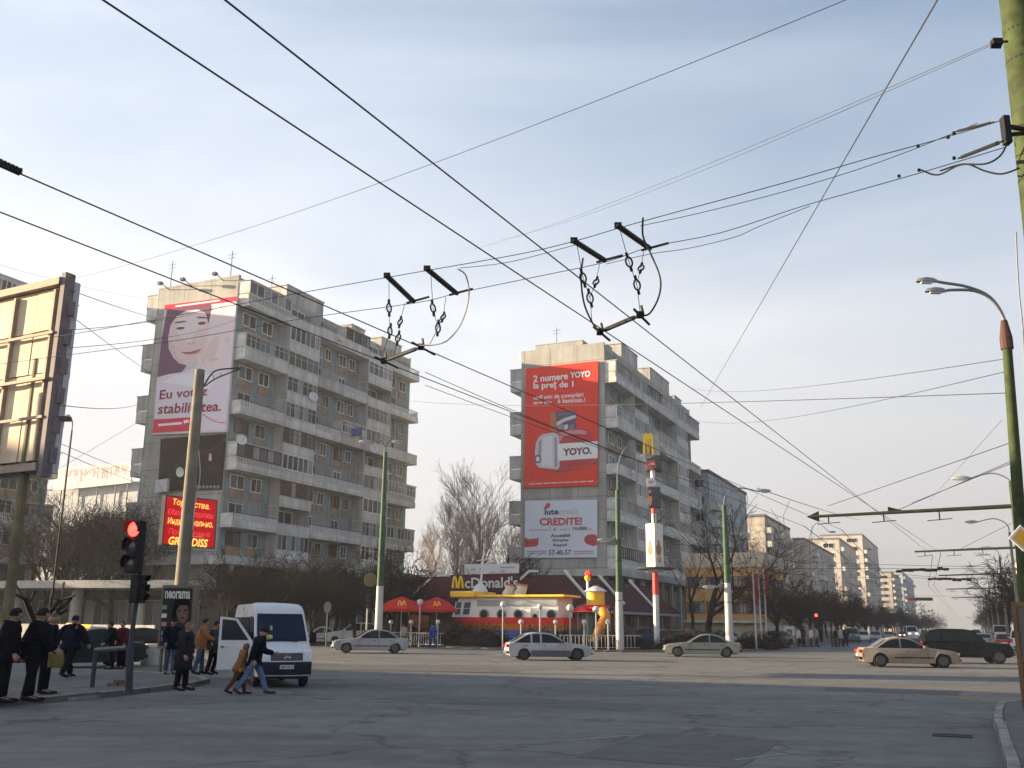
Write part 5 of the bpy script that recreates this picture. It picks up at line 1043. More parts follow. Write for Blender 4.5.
# insulator rods at the pole
def rod(lb, a, b, r): m = MB(); m.bar(a, b, r, n=8); m.bar(a.lerp(b, -.12), a, r*.5, n=6); m.bar(b, b.lerp(a, -.12), r*.5, n=6); o0 = a.copy(); o = m.build('strain_insulator', M_iron, org=o0); tag(o, lb, 'insulator', 'insulators at the near pole')
rod('slim black insulator on the upper span wire by the near green pole', SP(958, 131, 11), SP(990, 123, 10.6), .015); rod('black insulator on the lower span wire by the near green pole', SP(962, 157, 11.6), SP(998, 143, 10.3), .022)
wire('black cable drooping from the lower span wire to the near green pole, upper loop', [AY(921, 170, 11), AY(938, 175, 10.9), AY(960, 165, 10.6), AY(985, 164, 10.3), AY(1000, 156, 10.2), AY(1008, 142, 10.1)], .011, sm=5, name='feeder_cable', cat='cable'); wire('black cable drooping from the lower span wire to the near green pole, lower loop', [AY(940, 171, 10.9), AY(965, 164, 10.7), AY(985, 171, 10.4), AY(1002, 174, 10.2), AY(1020, 168, 10.1)], .011, sm=5, name='feeder_cable', cat='cable')
wire('cable hanging down along the near green pole', [AY(1016, 232, 10.1), AY(1019, 290, 10.1), AY(1023, 330, 10.1), AY(1026, 400, 10.1)], .008, M_steel, sm=4, name='feeder_cable', cat='cable')
for i, (x, y, u) in enumerate([(948, 137, 11.5), (954, 133, 11.2), (918, 146, 11.8), (899, 176, 12.5), (919, 170, 12.2), (954, 158, 11.7)]):
    m = MB(); p = SP(x, y, u); m.box(-.018, .018, -.012, .012, -.02, .018); o = m.build('wire_clamp', M_iron, bevel=.004); o.location = p; tag(o, 'tiny black clamp on the span wires near the green pole', 'clamp', 'clamps on the span wires')
# hanger sets: two beams, link chains, a spacer between the trolley wires, feeder loop
def hanger(lb, beams, chains, spacer, loops, loop_mt):
    o0 = SP(*beams[0][0], u1); t = thing('trolley_wire_hanger', lb, 'wire hanger', o0, 0, 'trolley wire hangers')
    for (a, b) in beams:
        p, q = SP(*a, u1)-o0, SP(*b, u2)-o0; m = MB(); d = (q-p); m.tube([p-d*.03, p, q, q+d*.06], [.02, .042, .042, .02], 6); m.box(-.05, .05, -.02, .02, -.03, .05, 0, Matrix.Translation(p)); m.bar(q-SX*.12+Vector((0, 0, -.02)), q+SX*.3+Vector((0, 0, .03)), .02, n=5); m.build('beam', M_iron, t)
    for ch in chains:
        m = MB(); P_ = [SP(x, y, u1+(u2-u1)*k)-o0 for x, y, k in ch]; m.tube(P_, .006, 4)
        for i in range(1, len(P_)-1):
            d = (P_[i+1]-P_[i-1]).normalized(); c = P_[i]; s_ = d.cross(SY).normalized(); R_ = [c+(d*math.cos(a)*.075+s_*math.sin(a)*.045) for a in [2*math.pi*j/10 for j in range(11)]]; m.tube(R_, .014, 5); m.bar(c-d*.14, c-d*.07, .022, n=5); m.bar(c+d*.07, c+d*.14, .022, n=5)
        m.build('link_chain', M_iron, t)
    a, b = G(*spacer[0], Z6)-o0, G(*spacer[1], Z6)-o0; d = b-a; m = MB(); m.tube([a+d*.1, a+d*.15, a+d*.85, a+d*.9], [.02, .034, .034, .02], 8); m.bar(a, a+d*.12, .016, n=6); m.bar(b-d*.12, b, .016, n=6); m.build('spacer', M_iron, t)
    for c in (a, b):
        m = MB(); m.box(-.05, .05, -.03, .03, -.045, .05, 0, Matrix.Translation(c)); m.bar(c-SY*.28, c+SY*.45-Vector((0, 0, .01)), .019, n=6); m.bar(c+SX*.05, c+Vector((.02, 0, .14)), .02, n=5); m.build('wire_clamp', M_iron, t)
    for lp in loops: m = MB(); m.tube(smooth_path([SP(x, y, u1+(u2-u1)*k)-o0 for x, y, k in lp], 6), .014 if loop_mt is M_iron else .011, 6); m.build('feeder_loop', loop_mt, t)
hanger('right-hand set of black beams and chains hanging the upper trolley wires', [((574, 241), (604, 260)), ((618, 226), (649, 248))],
       [[(577, 245, 0), (583, 278, .2), (590, 298, .3), (592, 322, .4)], [(600, 262, 1), (596, 282, .8), (590, 297, .5)], [(620, 230, 0), (629, 262, .2), (637, 285, .4), (640, 311, .5)], [(644, 250, 1), (641, 268, .8), (637, 283, .5)]],
       ((600, 332), (640, 315)), [[(583, 258, .6), (581, 278, .6), (584, 303, .6), (592, 322, .6), (599, 331, .6)], [(643, 218, .2), (643, 236, .5), (650, 252, .6), (660, 277, .6), (659, 296, .6), (650, 313, .6), (641, 316, .6)]], M_iron)
hanger('left-hand set of black beams and chains hanging the lower trolley wires', [((387, 276), (413, 301)), ((427, 269), (456, 293))],
       [[(389, 280, 0), (389, 308, .2), (390, 331, .4), (384, 350, .6)], [(405, 303, 1), (400, 322, .8), (398, 338, .6), (394, 356, .6)], [(431, 276, 0), (433, 308, .3), (438, 328, .5), (430, 344, .6)], [(446, 297, 1), (443, 317, .8), (437, 330, .5)]],
       ((384, 361), (421, 347)), [[(458, 269, 0), (466, 276, .3), (469, 296, .5), (462, 322, .6), (448, 340, .6), (433, 345, .6), (419, 345, .6)]], M_wp)
m = MB(); p = SP(8, 169, 6.0); m.bar(SP(0, 165, 5.95), SP(20, 174, 6.1), .022, n=6)
for i in range(6): q = SP(0, 165, 5.95).lerp(SP(20, 174, 6.1), i/5); m.bar(q, q+Vector((0, 0, .06)), .02, n=5)
o = m.build('wire_joint', M_iron, org=p); tag(o, 'ribbed black joint on the trolley wire at the left edge', 'wire joint')
# thin wires across the sky
T = lambda px, py, Y: AY(px, py, Y)
for lb, a, b, r, mt, sg in [
    ('thin wire slanting from the top centre right down to the first apartment block roof side', T(860, -6, 14), T(60, 282, 34), .007, M_wire, .45),
    ('thin grey wire dropping steeply from the top right to the second apartment block roof', T(942, -8, 14), T(700, 408, 120), .015, M_wg, 0),
    ('faint double strand from the hook on the near green pole, upper strand', T(990, 44, 10.3), T(470, 250, 42), .0045, M_wg, .25),
    ('faint double strand from the hook on the near green pole, lower strand', T(990, 46, 10.3), T(500, 240, 40), .0045, M_wg, .3),
    ('thin wire from the right lamp post top to the second apartment block, highest', T(1004, 359, 22), T(690, 388, 112), .011, M_wg, .6),
    ('thin wire from the right lamp post to the second apartment block, lower than the highest', T(1004, 372, 22), T(688, 418, 112), .011, M_wg, .9),
    ('long level thin wire from the right lamp post to the first apartment block', T(1006, 393, 22), T(412, 401, 110), .012, M_wg, .4),
    ('thin wire from the right lamp post down to the arrow-tipped arm', T(1010, 443, 22), T(828, 506, 33), .009, M_wire, 0), ('thin wire from the right lamp post down to the middle of the arrow-tipped arm', T(1012, 463, 22), T(912, 503, 33), .009, M_wire, 0),
    ('very faint wire crossing above the arrow-tipped arm', T(1002, 420, 22), T(930, 500, 40), .005, M_wg, 0),
    ('thin wire from the left billboard top to the first apartment block wall', T(70, 290, 24), T(165, 320, 78), .012, M_wg, 0.1), ('thin wire from the left billboard to the woman banner, middle', T(70, 330, 24), T(240, 300, 60), .009, M_wire, .3), ('thin wire from the left billboard to the woman banner, lower', T(68, 348, 24), T(240, 318, 60), .009, M_wire, .3),
    ('slack wire from the left billboard to the balcony stubs of the first block', T(60, 405, 24), T(150, 398, 80), .012, M_wg, .4), ('grey wire slanting down behind the left billboard edge', T(70, 315, 24), T(160, 378, 80), .01, M_wg, .1), ('thin wire from the first block down to the left behind the billboard', T(150, 415, 80), T(40, 480, 60), .012, M_wg, 0),
    ('wire low across the left trees from billboard to first block, upper', T(48, 438, 40), T(150, 478, 78), .014, M_wire, .1), ('wire low across the left trees from billboard to first block, lower', T(48, 446, 40), T(150, 487, 78), .014, M_wire, .1), ('thin pale wire at the upper left from edge to first block roof', T(-10, 262, 40), T(165, 300, 80), .007, M_wg, .3),
    ('wire across the face of the second block from hangers to the sign mast', T(425, 372, 60), T(660, 468, 78), .022, M_wire, .2), ('lower wire across the second block toward the far lamp', T(425, 385, 60), T(740, 492, 90), .02, M_wire, .3),
    ('wire from the lamp post arm beside the sign mast over to the far tan block', T(757, 488, 74), T(860, 520, 180), .03, M_wg, .2), ('faint level wire high across the avenue, nearer', T(700, 556, 160), T(1010, 567, 110), .022, M_wg, .3), ('faint level wire high across the avenue, farther', T(900, 574, 150), T(1010, 580, 150), .025, M_wg, .2)]:
    wire(lb, [a, b], r, mt, sg)
# span fittings over the avenue far off
for lb, pts, Y, r in [('dark span fitting over the avenue, nearest and highest of the far three', [(899, 571), (912, 569), (926, 571), (946, 569)], 75, .05), ('dark span fitting over the avenue, second of the far three', [(930, 579), (948, 578), (969, 580)], 95, .05)]:
    P_ = [AY(x, y, Y) for x, y in pts]; m = MB(); m.tube(P_, r, 6); rr = random.Random(3)
    for i in range(9): q = P_[0].lerp(P_[-1], i/8); m.box(-.2, .2, -.05, .05, -.1, .1, 0, Matrix.Translation(q+Vector((0, 0, rr.uniform(-.06, .1)))))
    m.bar(P_[0]-Vector((8, 0, -.1)), P_[-1]+Vector((9, 0, .1)), .022, n=4); o = m.build('span_fitting', M_iron, org=P_[0]); tag(o, lb, 'wire fitting', 'span fittings over the avenue')
P0 = AY(914, 599, 130); m = MB(); m.box(0, 2.4, -.1, .1, -.2, .2, 0); o = m.build('hanging_sign', [mat('sign_olive', (.10, .10, .035), .6)]); o.location = P0; tag(o, 'small olive and red sign hung over the far avenue', 'sign'); m = MB(); m.box(-.8, -.02, -.1, .1, -.2, .2); m.build('red_end', M_red, o); m = MB(); m.bar((-30, 0, .4), (30, 0, .4), .02, n=4); m.build('span_wire', M_wg, o)
# ================================================================ vehicles
M_tyre = mat('tyre_rubber', (.022, .022, .023), .85); M_rim = mat('rim_alloy', (.07, .07, .073), .5, .2); M_hub = mat('steel_wheel', (.028, .028, .03), .5, .2)
M_blk = mat('black_plastic', (.02, .02, .022), .6); M_wind = mat('car_glass', (.006, .008, .010), .1, spec=.22); M_hl = mat('headlight', (.62, .62, .58), .12, spec=.9); M_tl = mat('tail_light', (.45, .02, .015), .2); M_orl = mat('indicator_orange', (.6, .2, .02), .3); M_pl = mat('plate_white', (.6, .6, .58), .5)
def paint(name, c, met=.0, rough=.3): return mat('paint_'+name, c, rough, met, var=.06, scale=2, coat=.25 if max(c) > .05 else 0, spec=.35 if max(c) > .05 else .18)
_wh = {}
def wheel(t, x, y, r, w_, rim):
    k = (r, w_, rim.name)
    if k not in _wh:
        M = Matrix.Rotation(math.pi/2, 4, 'X'); a = MB(); a.lathe([(r*.62, -w_/2), (r*.93, -w_/2), (r, -w_*.3), (r, w_*.3), (r*.93, w_/2), (r*.62, w_/2)], 22, M)
        b = MB(); b.lathe([(r*.64, -w_/2-.004), (r*.6, -w_/2-.012), (r*.5, -w_/2+.03), (r*.16, -w_/2-.0), (.02, -w_/2-.01)], 22, M); b.lathe([(r*.64, w_/2+.004), (r*.6, w_/2+.012), (r*.5, w_/2-.03), (r*.16, w_/2+.0), (.02, w_/2+.01)], 22, M)
        c = MB(); 
        for s in (-1, 1):
            for j in range(5): an = j*2*math.pi/5; c.box(-r*.07, r*.07, -.012, .012, r*.22, r*.5, 0, Matrix.Translation((0, s*(w_/2-.012), 0)) @ Matrix.Rotation(an, 4, 'Y'))
        _wh[k] = (a.mesh('wheel', M_tyre, True), b.mesh('rim', rim, True), c.mesh('vents', M_blk))
    o = link(_wh[k][0], 'wheel', t, (x, y, r)); link(_wh[k][1], 'rim', o); link(_wh[k][2], 'vents', o)
def car(label, loc, head, pnt, L=4.4, W=1.72, H=1.42, kind='sedan', group=None, rim=None, wr=.31, detail=True, taxi=False, cat='car', trim=None, name='car', lit=False, lower=None):
    """x forward; head = compass heading"""
    t = thing(name, label, cat, loc, math.pi/2-R(head), group); rim = rim or M_rim; h2 = L/2
    zb, belt, hood = .2, H*.61, H*.555
    if kind in ('suv', 'wagon4'): zb, belt, hood = .32, H*.62, H*.58
    xf, xr = h2-.82*L/4.4, -h2+.86*L/4.4; ra = wr+.055
    cow = h2*.39; 
    tr = {'sedan': [(-h2+.78, belt+.03), (-h2+.1, belt+.01), (-h2, belt-.12), (-h2-.01, .5)], 'hatch': [(-h2+.22, belt+.02), (-h2+.04, belt-.02), (-h2, belt-.2), (-h2, .5)], 'suv': [(-h2+.15, belt+.02), (-h2+.02, belt), (-h2, belt-.3), (-h2, .6)], 'wagon': [(-h2+.18, belt+.02), (-h2+.03, belt), (-h2, belt-.2), (-h2, .5)]}[kind if kind in ('sedan', 'hatch', 'suv') else 'wagon']
    arc = lambda cx: [(cx+ra*math.cos(a), max(zb, wr+ra*math.sin(a)*.98)) for a in [math.pi*i/10-.12+(.24*i/10) for i in range(11)]][::-1]
    out = [(h2-.14, zb+.03), (h2-.03, zb+.12), (h2, .40 if kind != 'suv' else .55), (h2-.03, hood-.2), (h2-.10, hood-.11), (h2-.25, hood-.05), (h2-.6, hood), ((h2-.6)*.4+cow*.6, belt-.025), (cow, belt+.005)]+tr+[(-h2+.05, zb+.1), (-h2+.16, zb+.02)]
    # underside with the wheel arches
    ar = arc(xr); af = arc(xf); out += [(ar[0][0], zb)]+ar+[(ar[-1][0], zb)]+[(af[0][0], zb)]+af+[(af[-1][0], zb)]
    cl = []
    for p in out:
        if not cl or math.hypot(p[0]-cl[-1][0], p[1]-cl[-1][1]) > .012: cl.append(p)
    bm = bmesh.new(); n = len(cl); A = [bm.verts.new((x, -W/2, z)) for x, z in cl]; B = [bm.verts.new((x, W/2, z)) for x, z in cl]
    f1 = bm.faces.new(A); f2 = bm.faces.new(B[::-1])
    for i in range(n): bm.faces.new((A[i], B[i], B[(i+1) % n], A[(i+1) % n]))
    bmesh.ops.triangulate(bm, faces=[f1, f2])
    long_ = [e for e in bm.edges if abs(e.verts[0].co.y-e.verts[1].co.y) > W*.9]
    bmesh.ops.subdivide_edges(bm, edges=long_, cuts=3)
    for v in bm.verts:
        x, y, z = v.co; s = min(1, abs(x)/h2); k = 1-.13*s**5-.07*max(0, (z-.55)/.45)**1.5-.05*max(0, (.42-z)/.25); v.co.y = y*k
        if z > hood-.1: v.co.z += .03*(1-(2*y/W)**2)
        if s > .93: v.co.x -= math.copysign(.10*(2*y/W)**2, x)
    bmesh.ops.recalc_face_normals(bm, faces=bm.faces)
    me = bpy.data.meshes.new('body'); bm.to_mesh(me); bm.free(); me.materials.append(pnt); me.polygons.foreach_set('use_smooth', [True]*len(me.polygons)); me.set_sharp_from_angle(angle=R(32)); me.update()
    link(me, 'body', t, bevel=.04)
    # cabin
    bk = {'sedan': (-h2+.60, -h2+1.30), 'hatch': (-h2+.2, -h2+.98), 'suv': (-h2+.1, -h2+.42)}.get(kind, (-h2+.12, -h2+.5))
    wb, wt = W/2-.085, W/2-.25; zr = H; fw = cow+.06, cow-.74*(1 if kind != 'suv' else .85)
    prof = [(fw[0], belt-.02, wb), (fw[1]+.06, zr-.13, wt+.045), (fw[1]-.12, zr-.055, wt+.01), (fw[1]-.42, zr-.012, wt), ((fw[1]+bk[1])/2-.1, zr, wt), (bk[1]+.42, zr-.02, wt), (bk[1]+.12, zr-.065, wt+.01), (bk[1]-.05, zr-.14, wt+.045), (bk[0], belt-.02, wb-.02)]
    m = MB(); k = len(prof); m.add([(x, s*w_, z) for s in (-1, 1) for x, z, w_ in prof], [tuple(range(k)), tuple(range(2*k-1, k-1, -1))]+[(i, (i+1) % k, k+(i+1) % k, k+i) for i in range(k)]); m.build('cabin', pnt, t, smooth=True, bevel=.045)
    wy = lambda z: wb+(wt+.02-wb)*(z-belt)/(zr-.06-belt)+.012
    fx = lambda z: fw[0]+(fw[1]-fw[0])*(z-belt)/(zr-.06-belt); bx_ = lambda z: bk[0]+(bk[1]-bk[0])*(z-belt)/(zr-.06-belt)
    def topz(x):
        up_ = [(p[0], p[1]) for p in prof][::-1]
        for (xa, za), (xb, zb_) in zip(up_[:-1], up_[1:]):
            if xa <= x <= xb: return min(zr-.085, (za+(zb_-za)*(x-xa)/max(1e-6, xb-xa))-.075)
        return belt
    z0, z1 = belt+.025, zr-.095; mid = (fx(z1)+bx_(z1))/2-.02; cuts = [(None, mid+.035), (mid-.035, None)]
    if kind in ('suv', 'wagon', 'hatch') and L > 3.9: q = bx_(z1)+(.55 if kind != 'hatch' else .3); cuts = [(None, mid+.15), (mid+.05, q+.1), (q, None)]
    for s in (-1, 1):
        for a, b in cuts:
            xb_, xa_ = (fx(z0)-.22 if b is None else b), (bx_(z0)+.2 if a is None else a)
            if a is None: xa_, xb_ = b, fx(z0)-.2
            elif b is None: xa_, xb_ = bx_(z0)+.16, a
            else: xa_, xb_ = min(a, b), max(a, b)
            xs = [xa_+(xb_-xa_)*i/8 for i in range(9)]; P_ = [(x, z0) for x in xs]+[(x, max(z0+.01, topz(x))) for x in xs[::-1]]
            g = MB(); g.add([(x, s*(wy(z)+.004), z) for x, z in P_], [(i, i+1, 16-i, 17-i) for i in range(8)]); g.build('side_window', M_wind, t)
    g = MB(); zz0, zz1 = belt+.03, zr-.09; g.add([(fx(z)+.018, s*(wy(z)-.1), z+.012) for z, ss in ((zz0, (-1, 1)), (zz1, (1, -1))) for s in ss], [(0, 1, 2, 3)]); g.build('windscreen', M_wind, t)
    g = MB(); zz0 = belt+(.05 if kind != 'sedan' else .03); g.add([(bx_(z)-.018, s*(wy(z)-.12), z+.012) for z, ss in ((zz0, (-1, 1)), (zz1, (1, -1))) for s in ss], [(0, 1, 2, 3)]); g.build('rear_window', M_wind, t)
    for x in (xf, xr):
        for s in (-1, 1): wheel(t, x, s*(W/2-.115), wr, .19, rim)
    m = MB(); m.box(-h2+.3, h2-.3, -W/2+.22, W/2-.22, zb-.02, .62); m.build('underbody', M_blk, t)
    for s in (-1, 1):
        m = MB(); m.box(h2-.16, h2-.045, s*W*.26-.17, s*W*.26+.17, hood-.22, hood-.09); o = m.build('headlight', mat('headlight_lit', (.9, .88, .8), .2, emit=(1, .95, .8), es=2.) if lit else M_hl, t, bevel=.02)
        if kind == 'suv' or kind == 'wagon': m = MB(); m.box(-h2-.012, -h2+.09, s*(W/2-.2)-.09, s*(W/2-.2)+.09, belt-.32, belt-.0)
        else: m = MB(); m.box(-h2-.012, -h2+.1, s*W*.32-.17, s*W*.32+.17, belt-.2, belt-.06)
        m.build('tail_light', M_tl, t, bevel=.015)
        if detail:
            m = MB(); m.box(fx(belt)-.38, fx(belt)-.24, s*(W/2-.02), s*(W/2+.13), belt+.02, belt+.14); m.build('mirror', trim or pnt, t, bevel=.02)
            m = MB(); m.box(mid+.2, mid+.36, s*(W/2-.055), s*(W/2-.02), belt-.13, belt-.1); m.box(mid-.75, mid-.6, s*(W/2-.055), s*(W/2-.02), belt-.13, belt-.1); m.build('handle', M_blk, t)
            m = MB()
            for xx in (fx(belt)-.18, mid, mid-.86): m.box(xx-.006, xx+.006, s*(W/2-.045), s*(W/2-.028), zb+.12, belt-.02)
            m.build('door_gap', M_blk, t)
    if detail:
        m = MB(); m.box(h2-.07, h2-.005, -W*.18, W*.18, hood-.21, hood-.11); m.box(h2-.05, h2+.01, -W*.36, W*.36, zb+.1, zb+.18); m.build('grille', M_blk, t)
        m = MB(); m.box(-xf+.5 if False else xr+ra+.05, xf-ra-.05, -W/2+.012, W/2-.012, .42 if kind != 'suv' else .52, .47 if kind != 'suv' else .58); m.build('side_strip', trim or M_blk, t)
        m = MB(); m.box(-h2-.02, -h2+.0, -.26, .26, belt-.36 if kind != 'suv' else .62, belt-.25 if kind != 'suv' else .73); m.build('number_plate', M_pl, t); m = MB(); m.box(h2-.012, h2+.012, -.26, .26, .36, .47); m.build('number_plate', M_pl, t)
        m = MB(); m.box(-h2-.03, -h2+.1, -W*.40, W*.40, zb+.14, zb+.26); m.build('bumper', trim or M_blk, t, bevel=.03)
    if lower:
        for s in (-1, 1): m = MB(); m.box(xr+ra+.02, xf-ra-.02, s*(W/2-.03), s*(W/2+.006), zb+.01, .50); m.build('lower_trim', lower, t, bevel=.01)
    if taxi: m = MB(); m.box(-.12, .12, -.3, .3, H+.005, H+.14); m.build('taxi_sign', mat('taxi_orange', (.8, .34, .02), .4, emit=(1, .4, .03), es=.7), t, bevel=.03)
    return t
def gp(px, py, z=0.): return G(px, py, z)
p_silver = paint('silver', (.27, .285, .31), .3); p_white = paint('silver_white', (.36, .375, .40), .2); p_sage = paint('sage', (.23, .235, .205), .3); p_beige = paint('beige', (.27, .22, .175), .3); p_black = paint('midnight', (.004, .005, .007), .1, .25); p_dkgreen = paint('dark_green', (.02, .03, .032), .1)
car('silver saloon driving left in front of the lamp post with two heads', gp(370, 653), 258, p_silver, 4.75, 1.75, 1.43, 'sedan')
car('pale silver hatchback driving right in front of the boat kiosk', gp(548, 660), 83, p_white, 4.5, 1.7, 1.40, 'hatch', rim=M_hub, trim=mat('grey_bumper', (.10, .105, .115), .6), lower=mat('grey_bumper', (.10, .105, .115), .6))
car('sage grey saloon driving left across the crossing below the sign mast', gp(702, 657), 278, p_sage, 4.6, 1.72, 1.36, 'sedan')
car('dusty beige saloon driving right, overlapping the dark estate car', gp(908, 667), 99, p_beige, 4.5, 1.72, 1.38, 'sedan')
car('dark blue-black people carrier behind the beige saloon', gp(966, 663), 101, p_black, 4.65, 1.86, 1.78, 'suv', wr=.35, cat='car')
car('dark taxi with orange roof sign parked nose left beyond the left pavement', gp(80, 667), 226, p_dkgreen, 4.7, 1.78, 1.46, 'sedan', taxi=True, rim=M_hub)
car('white taxi with orange roof sign parked behind the dark taxi', gp(66, 659), 236, p_white, 4.6, 1.75, 1.5, 'wagon', taxi=True)
# dark car at far left behind the light box
car('dark car half hidden left of the light box advert', gp(150, 651), 60, p_black, 4.4, 1.72, 1.4, 'hatch')
pk = [paint('white', (.62, .62, .6)), paint('blue', (.03, .07, .17), .2), paint('red', (.36, .02, .02)), paint('steel', (.16, .18, .2), .4), p_silver, paint('teal', (.05, .13, .14), .2)]
def parked(px, py, Y, head, p, kind, lb, L=4.3, H=1.42, g='cars parked behind the hedges'): a = AY(px, py, Y); car(lb, (a.x, a.y, .0 if Y > 200 else .12), head, p, L, 1.72, H, kind, g, M_hub, detail=True)
parked(285, 640, 82, 110, pk[0], 'hatch', 'white hatchback parked behind the white van'); parked(318, 640, 84, 250, pk[0], 'sedan', 'white saloon parked behind the round grey sign', 4.0); parked(303, 640, 92, 120, pk[2], 'hatch', 'red car parked between the two white cars'); parked(352, 640, 84, 262, pk[0], 'wagon', 'white estate car parked behind the silver saloon', 4.4, 1.75)
parked(637, 640, 88, 250, pk[1], 'wagon', 'blue estate car parked behind the lamp post left of the sign mast', 4.5, 1.6); parked(668, 640, 92, 200, pk[3], 'hatch', 'steel grey car parked right of the sign mast foot'); parked(681, 640, 86, 215, pk[2], 'hatch', 'red car parked behind the hedge right of the sign mast'); parked(697, 640, 88, 235, pk[5], 'sedan', 'teal car parked beside the red car behind the hedge'); parked(722, 640, 94, 250, pk[4], 'sedan', 'silver car parked behind the lamp post left of the flagpoles'); parked(655, 640, 95, 260, pk[4], 'sedan', 'silver car parked directly behind the sign mast'); parked(775, 641, 100, 240, pk[3], 'sedan', 'dark grey car parked behind the three flagpoles')
# ---- minibus in the corner with its front door open
V0 = gp(268, 683); V0.z = 0; hd = 156
vt = thing('minibus', 'white minibus stopped at the corner with its front passenger door open', 'van', V0, math.pi/2-R(hd)); vt.scale = (.89, .89, .89); p_van = paint('van_white', (.60, .605, .62), 0, .3)
L_, W_, H_ = 5.6, 1.76, 2.55; xo = -L_/2+.2
prof = [(2.8, .35), (2.86, .62), (2.84, .9), (2.72, 1.08), (2.0, 1.34), (1.22, 2.28), (.95, 2.46), (.4, 2.55), (-2.5, 2.55), (-2.72, 2.4), (-2.78, .5), (-2.7, .3), (-2.1, .3)]
arcv = lambda cx: [(cx+.42*math.cos(a), max(.3, .36+.42*math.sin(a))) for a in [math.pi*i/10 for i in range(11)]][::-1]
prof = prof+arcv(-1.55)+arcv(1.85)+[(2.5, .3)]
cl = []
for p in prof:
    if not cl or math.hypot(p[0]-cl[-1][0], p[1]-cl[-1][1]) > .012: cl.append(p)
bm = bmesh.new(); n = len(cl); A = [bm.verts.new((x, -W_/2, z)) for x, z in cl]; B = [bm.verts.new((x, W_/2, z)) for x, z in cl]; f1 = bm.faces.new(A); f2 = bm.faces.new(B[::-1])
for i in range(n): bm.faces.new((A[i], B[i], B[(i+1) % n], A[(i+1) % n]))
bmesh.ops.triangulate(bm, faces=[f1, f2]); bmesh.ops.subdivide_edges(bm, edges=[e for e in bm.edges if abs(e.verts[0].co.y-e.verts[1].co.y) > W_*.9], cuts=5)
def vk(x, z): return 1-.10*max(0, (x-1.6)/1.3)**2-.13*max(0, (z-1.2)/1.35)**1.6
for v in bm.verts:
    x, y, z = v.co; v.co.y = y*vk(x, z); q = (2*y/W_)**2
    if x > 1: v.co.x -= .16*q*min(1, (x-1)/1.5)
    if z > 2.3: v.co.z += .04*(1-q)
bmesh.ops.recalc_face_normals(bm, faces=bm.faces); me = bpy.data.meshes.new('body'); bm.to_mesh(me); bm.free(); me.materials.append(p_van); me.polygons.foreach_set('use_smooth', [True]*len(me.polygons)); me.set_sharp_from_angle(angle=R(30)); me.update(); link(me, 'body', vt, bevel=.03)
# windscreen follows the curved nose
def nose(z):
    for (x0, z0), (x1, z1) in (((2.0, 1.34), (1.22, 2.28)), ((1.22, 2.28), (.95, 2.46)), ((2.72, 1.08), (2.0, 1.34)), ((2.84, .9), (2.72, 1.08)), ((2.86, .62), (2.84, .9)), ((2.8, .35), (2.86, .62))):
        if z0 <= z <= z1: return x0+(x1-x0)*(z-z0)/(z1-z0)
    return 2.
def on_nose(yf, z, off=.014):
    x = nose(z); y = W_/2*vk(x, z)*yf; return Vector((x-.16*yf*yf*min(1, max(0, (x-1)/1.5))+off*.77, y, z+off*.64))
def nose_patch(name, ya, yb, za, zb, mt, parent=vt, off=.014, ny=8, nz=3):
    m = MB(); vs = [on_nose(ya+(yb-ya)*i/ny, za+(zb-za)*j/nz, off) for j in range(nz+1) for i in range(ny+1)]; m.add(vs, [(j*(ny+1)+i, j*(ny+1)+i+1, (j+1)*(ny+1)+i+1, (j+1)*(ny+1)+i) for j in range(nz) for i in range(ny)]); return m.build(name, mt, parent, smooth=True)
wsn = nose_patch('windscreen', -.9, .9, 1.37, 2.22, mat('van_glass', (.008, .013, .032), .08, spec=.35))
nose_patch('route_card', -.72, -.36, 1.42, 1.56, mat('card_green', (.35, .45, .12), .6), wsn, .02, 3, 1)
nose_patch('mascot', -.42, -.34, 1.7, 1.84, mat('pennant_pale', (.4, .3, .3), .6), wsn, .02, 2, 1).name = 'pennant'
m = MB(); m.bar(on_nose(-.75, 1.36, .03), on_nose(.55, 1.36, .03), .022, n=5); m.bar(on_nose(-.1, 1.37, .035), on_nose(-.6, 1.46, .035), .012, n=4); m.bar(on_nose(.5, 1.37, .035), on_nose(.02, 1.45, .035), .012, n=4); m.build('wiper', M_blk, vt)
nose_patch('grille', -.62, .62, .80, 1.03, mat('grille_dark', (.045, .05, .065), .5), vt, .012); nose_patch('bumper', -1.0, 1.0, .37, .76, mat('bumper_navy', (.02, .024, .042), .55), vt, .02)
for s in (-1, 1): nose_patch('headlight', s*.66, s*.96, .80, 1.02, M_hl, vt, .014, 4, 1)
nose_patch('number_plate', -.27, .27, .54, .66, M_pl, vt, .035, 2, 1)
m = MB(); c = on_nose(0, .92, .02); m.tube([c+Vector((0, .09*math.cos(a), .09*math.sin(a))) for a in [2*math.pi*i/16 for i in range(17)]], .01, 4)
for k in range(3): a = math.pi/2+k*2*math.pi/3; m.bar(c, c+Vector((0, .09*math.cos(a), .09*math.sin(a))), .01, n=4)
m.build('badge', mat('badge_chrome', (.6, .6, .6), .2, .8), vt)
m = MB(); f = text_geo('C KT 461', .02); m.add([on_nose(.23-.46*x, .565+.07*y, .042) for x, y in f[0]], f[1]); m.build('plate_letters', M_blk, vt)
for x in (-1.55, 1.85):
    for s in (-1, 1): wheel(vt, x, s*(W_/2-.14), .34, .2, M_hub)
m = MB(); m.box(-2.6, 2.5, -.75, .75, .25, .9); m.build('underbody', M_blk, vt)
ys = lambda x, z: W_/2*vk(x, z)+.008
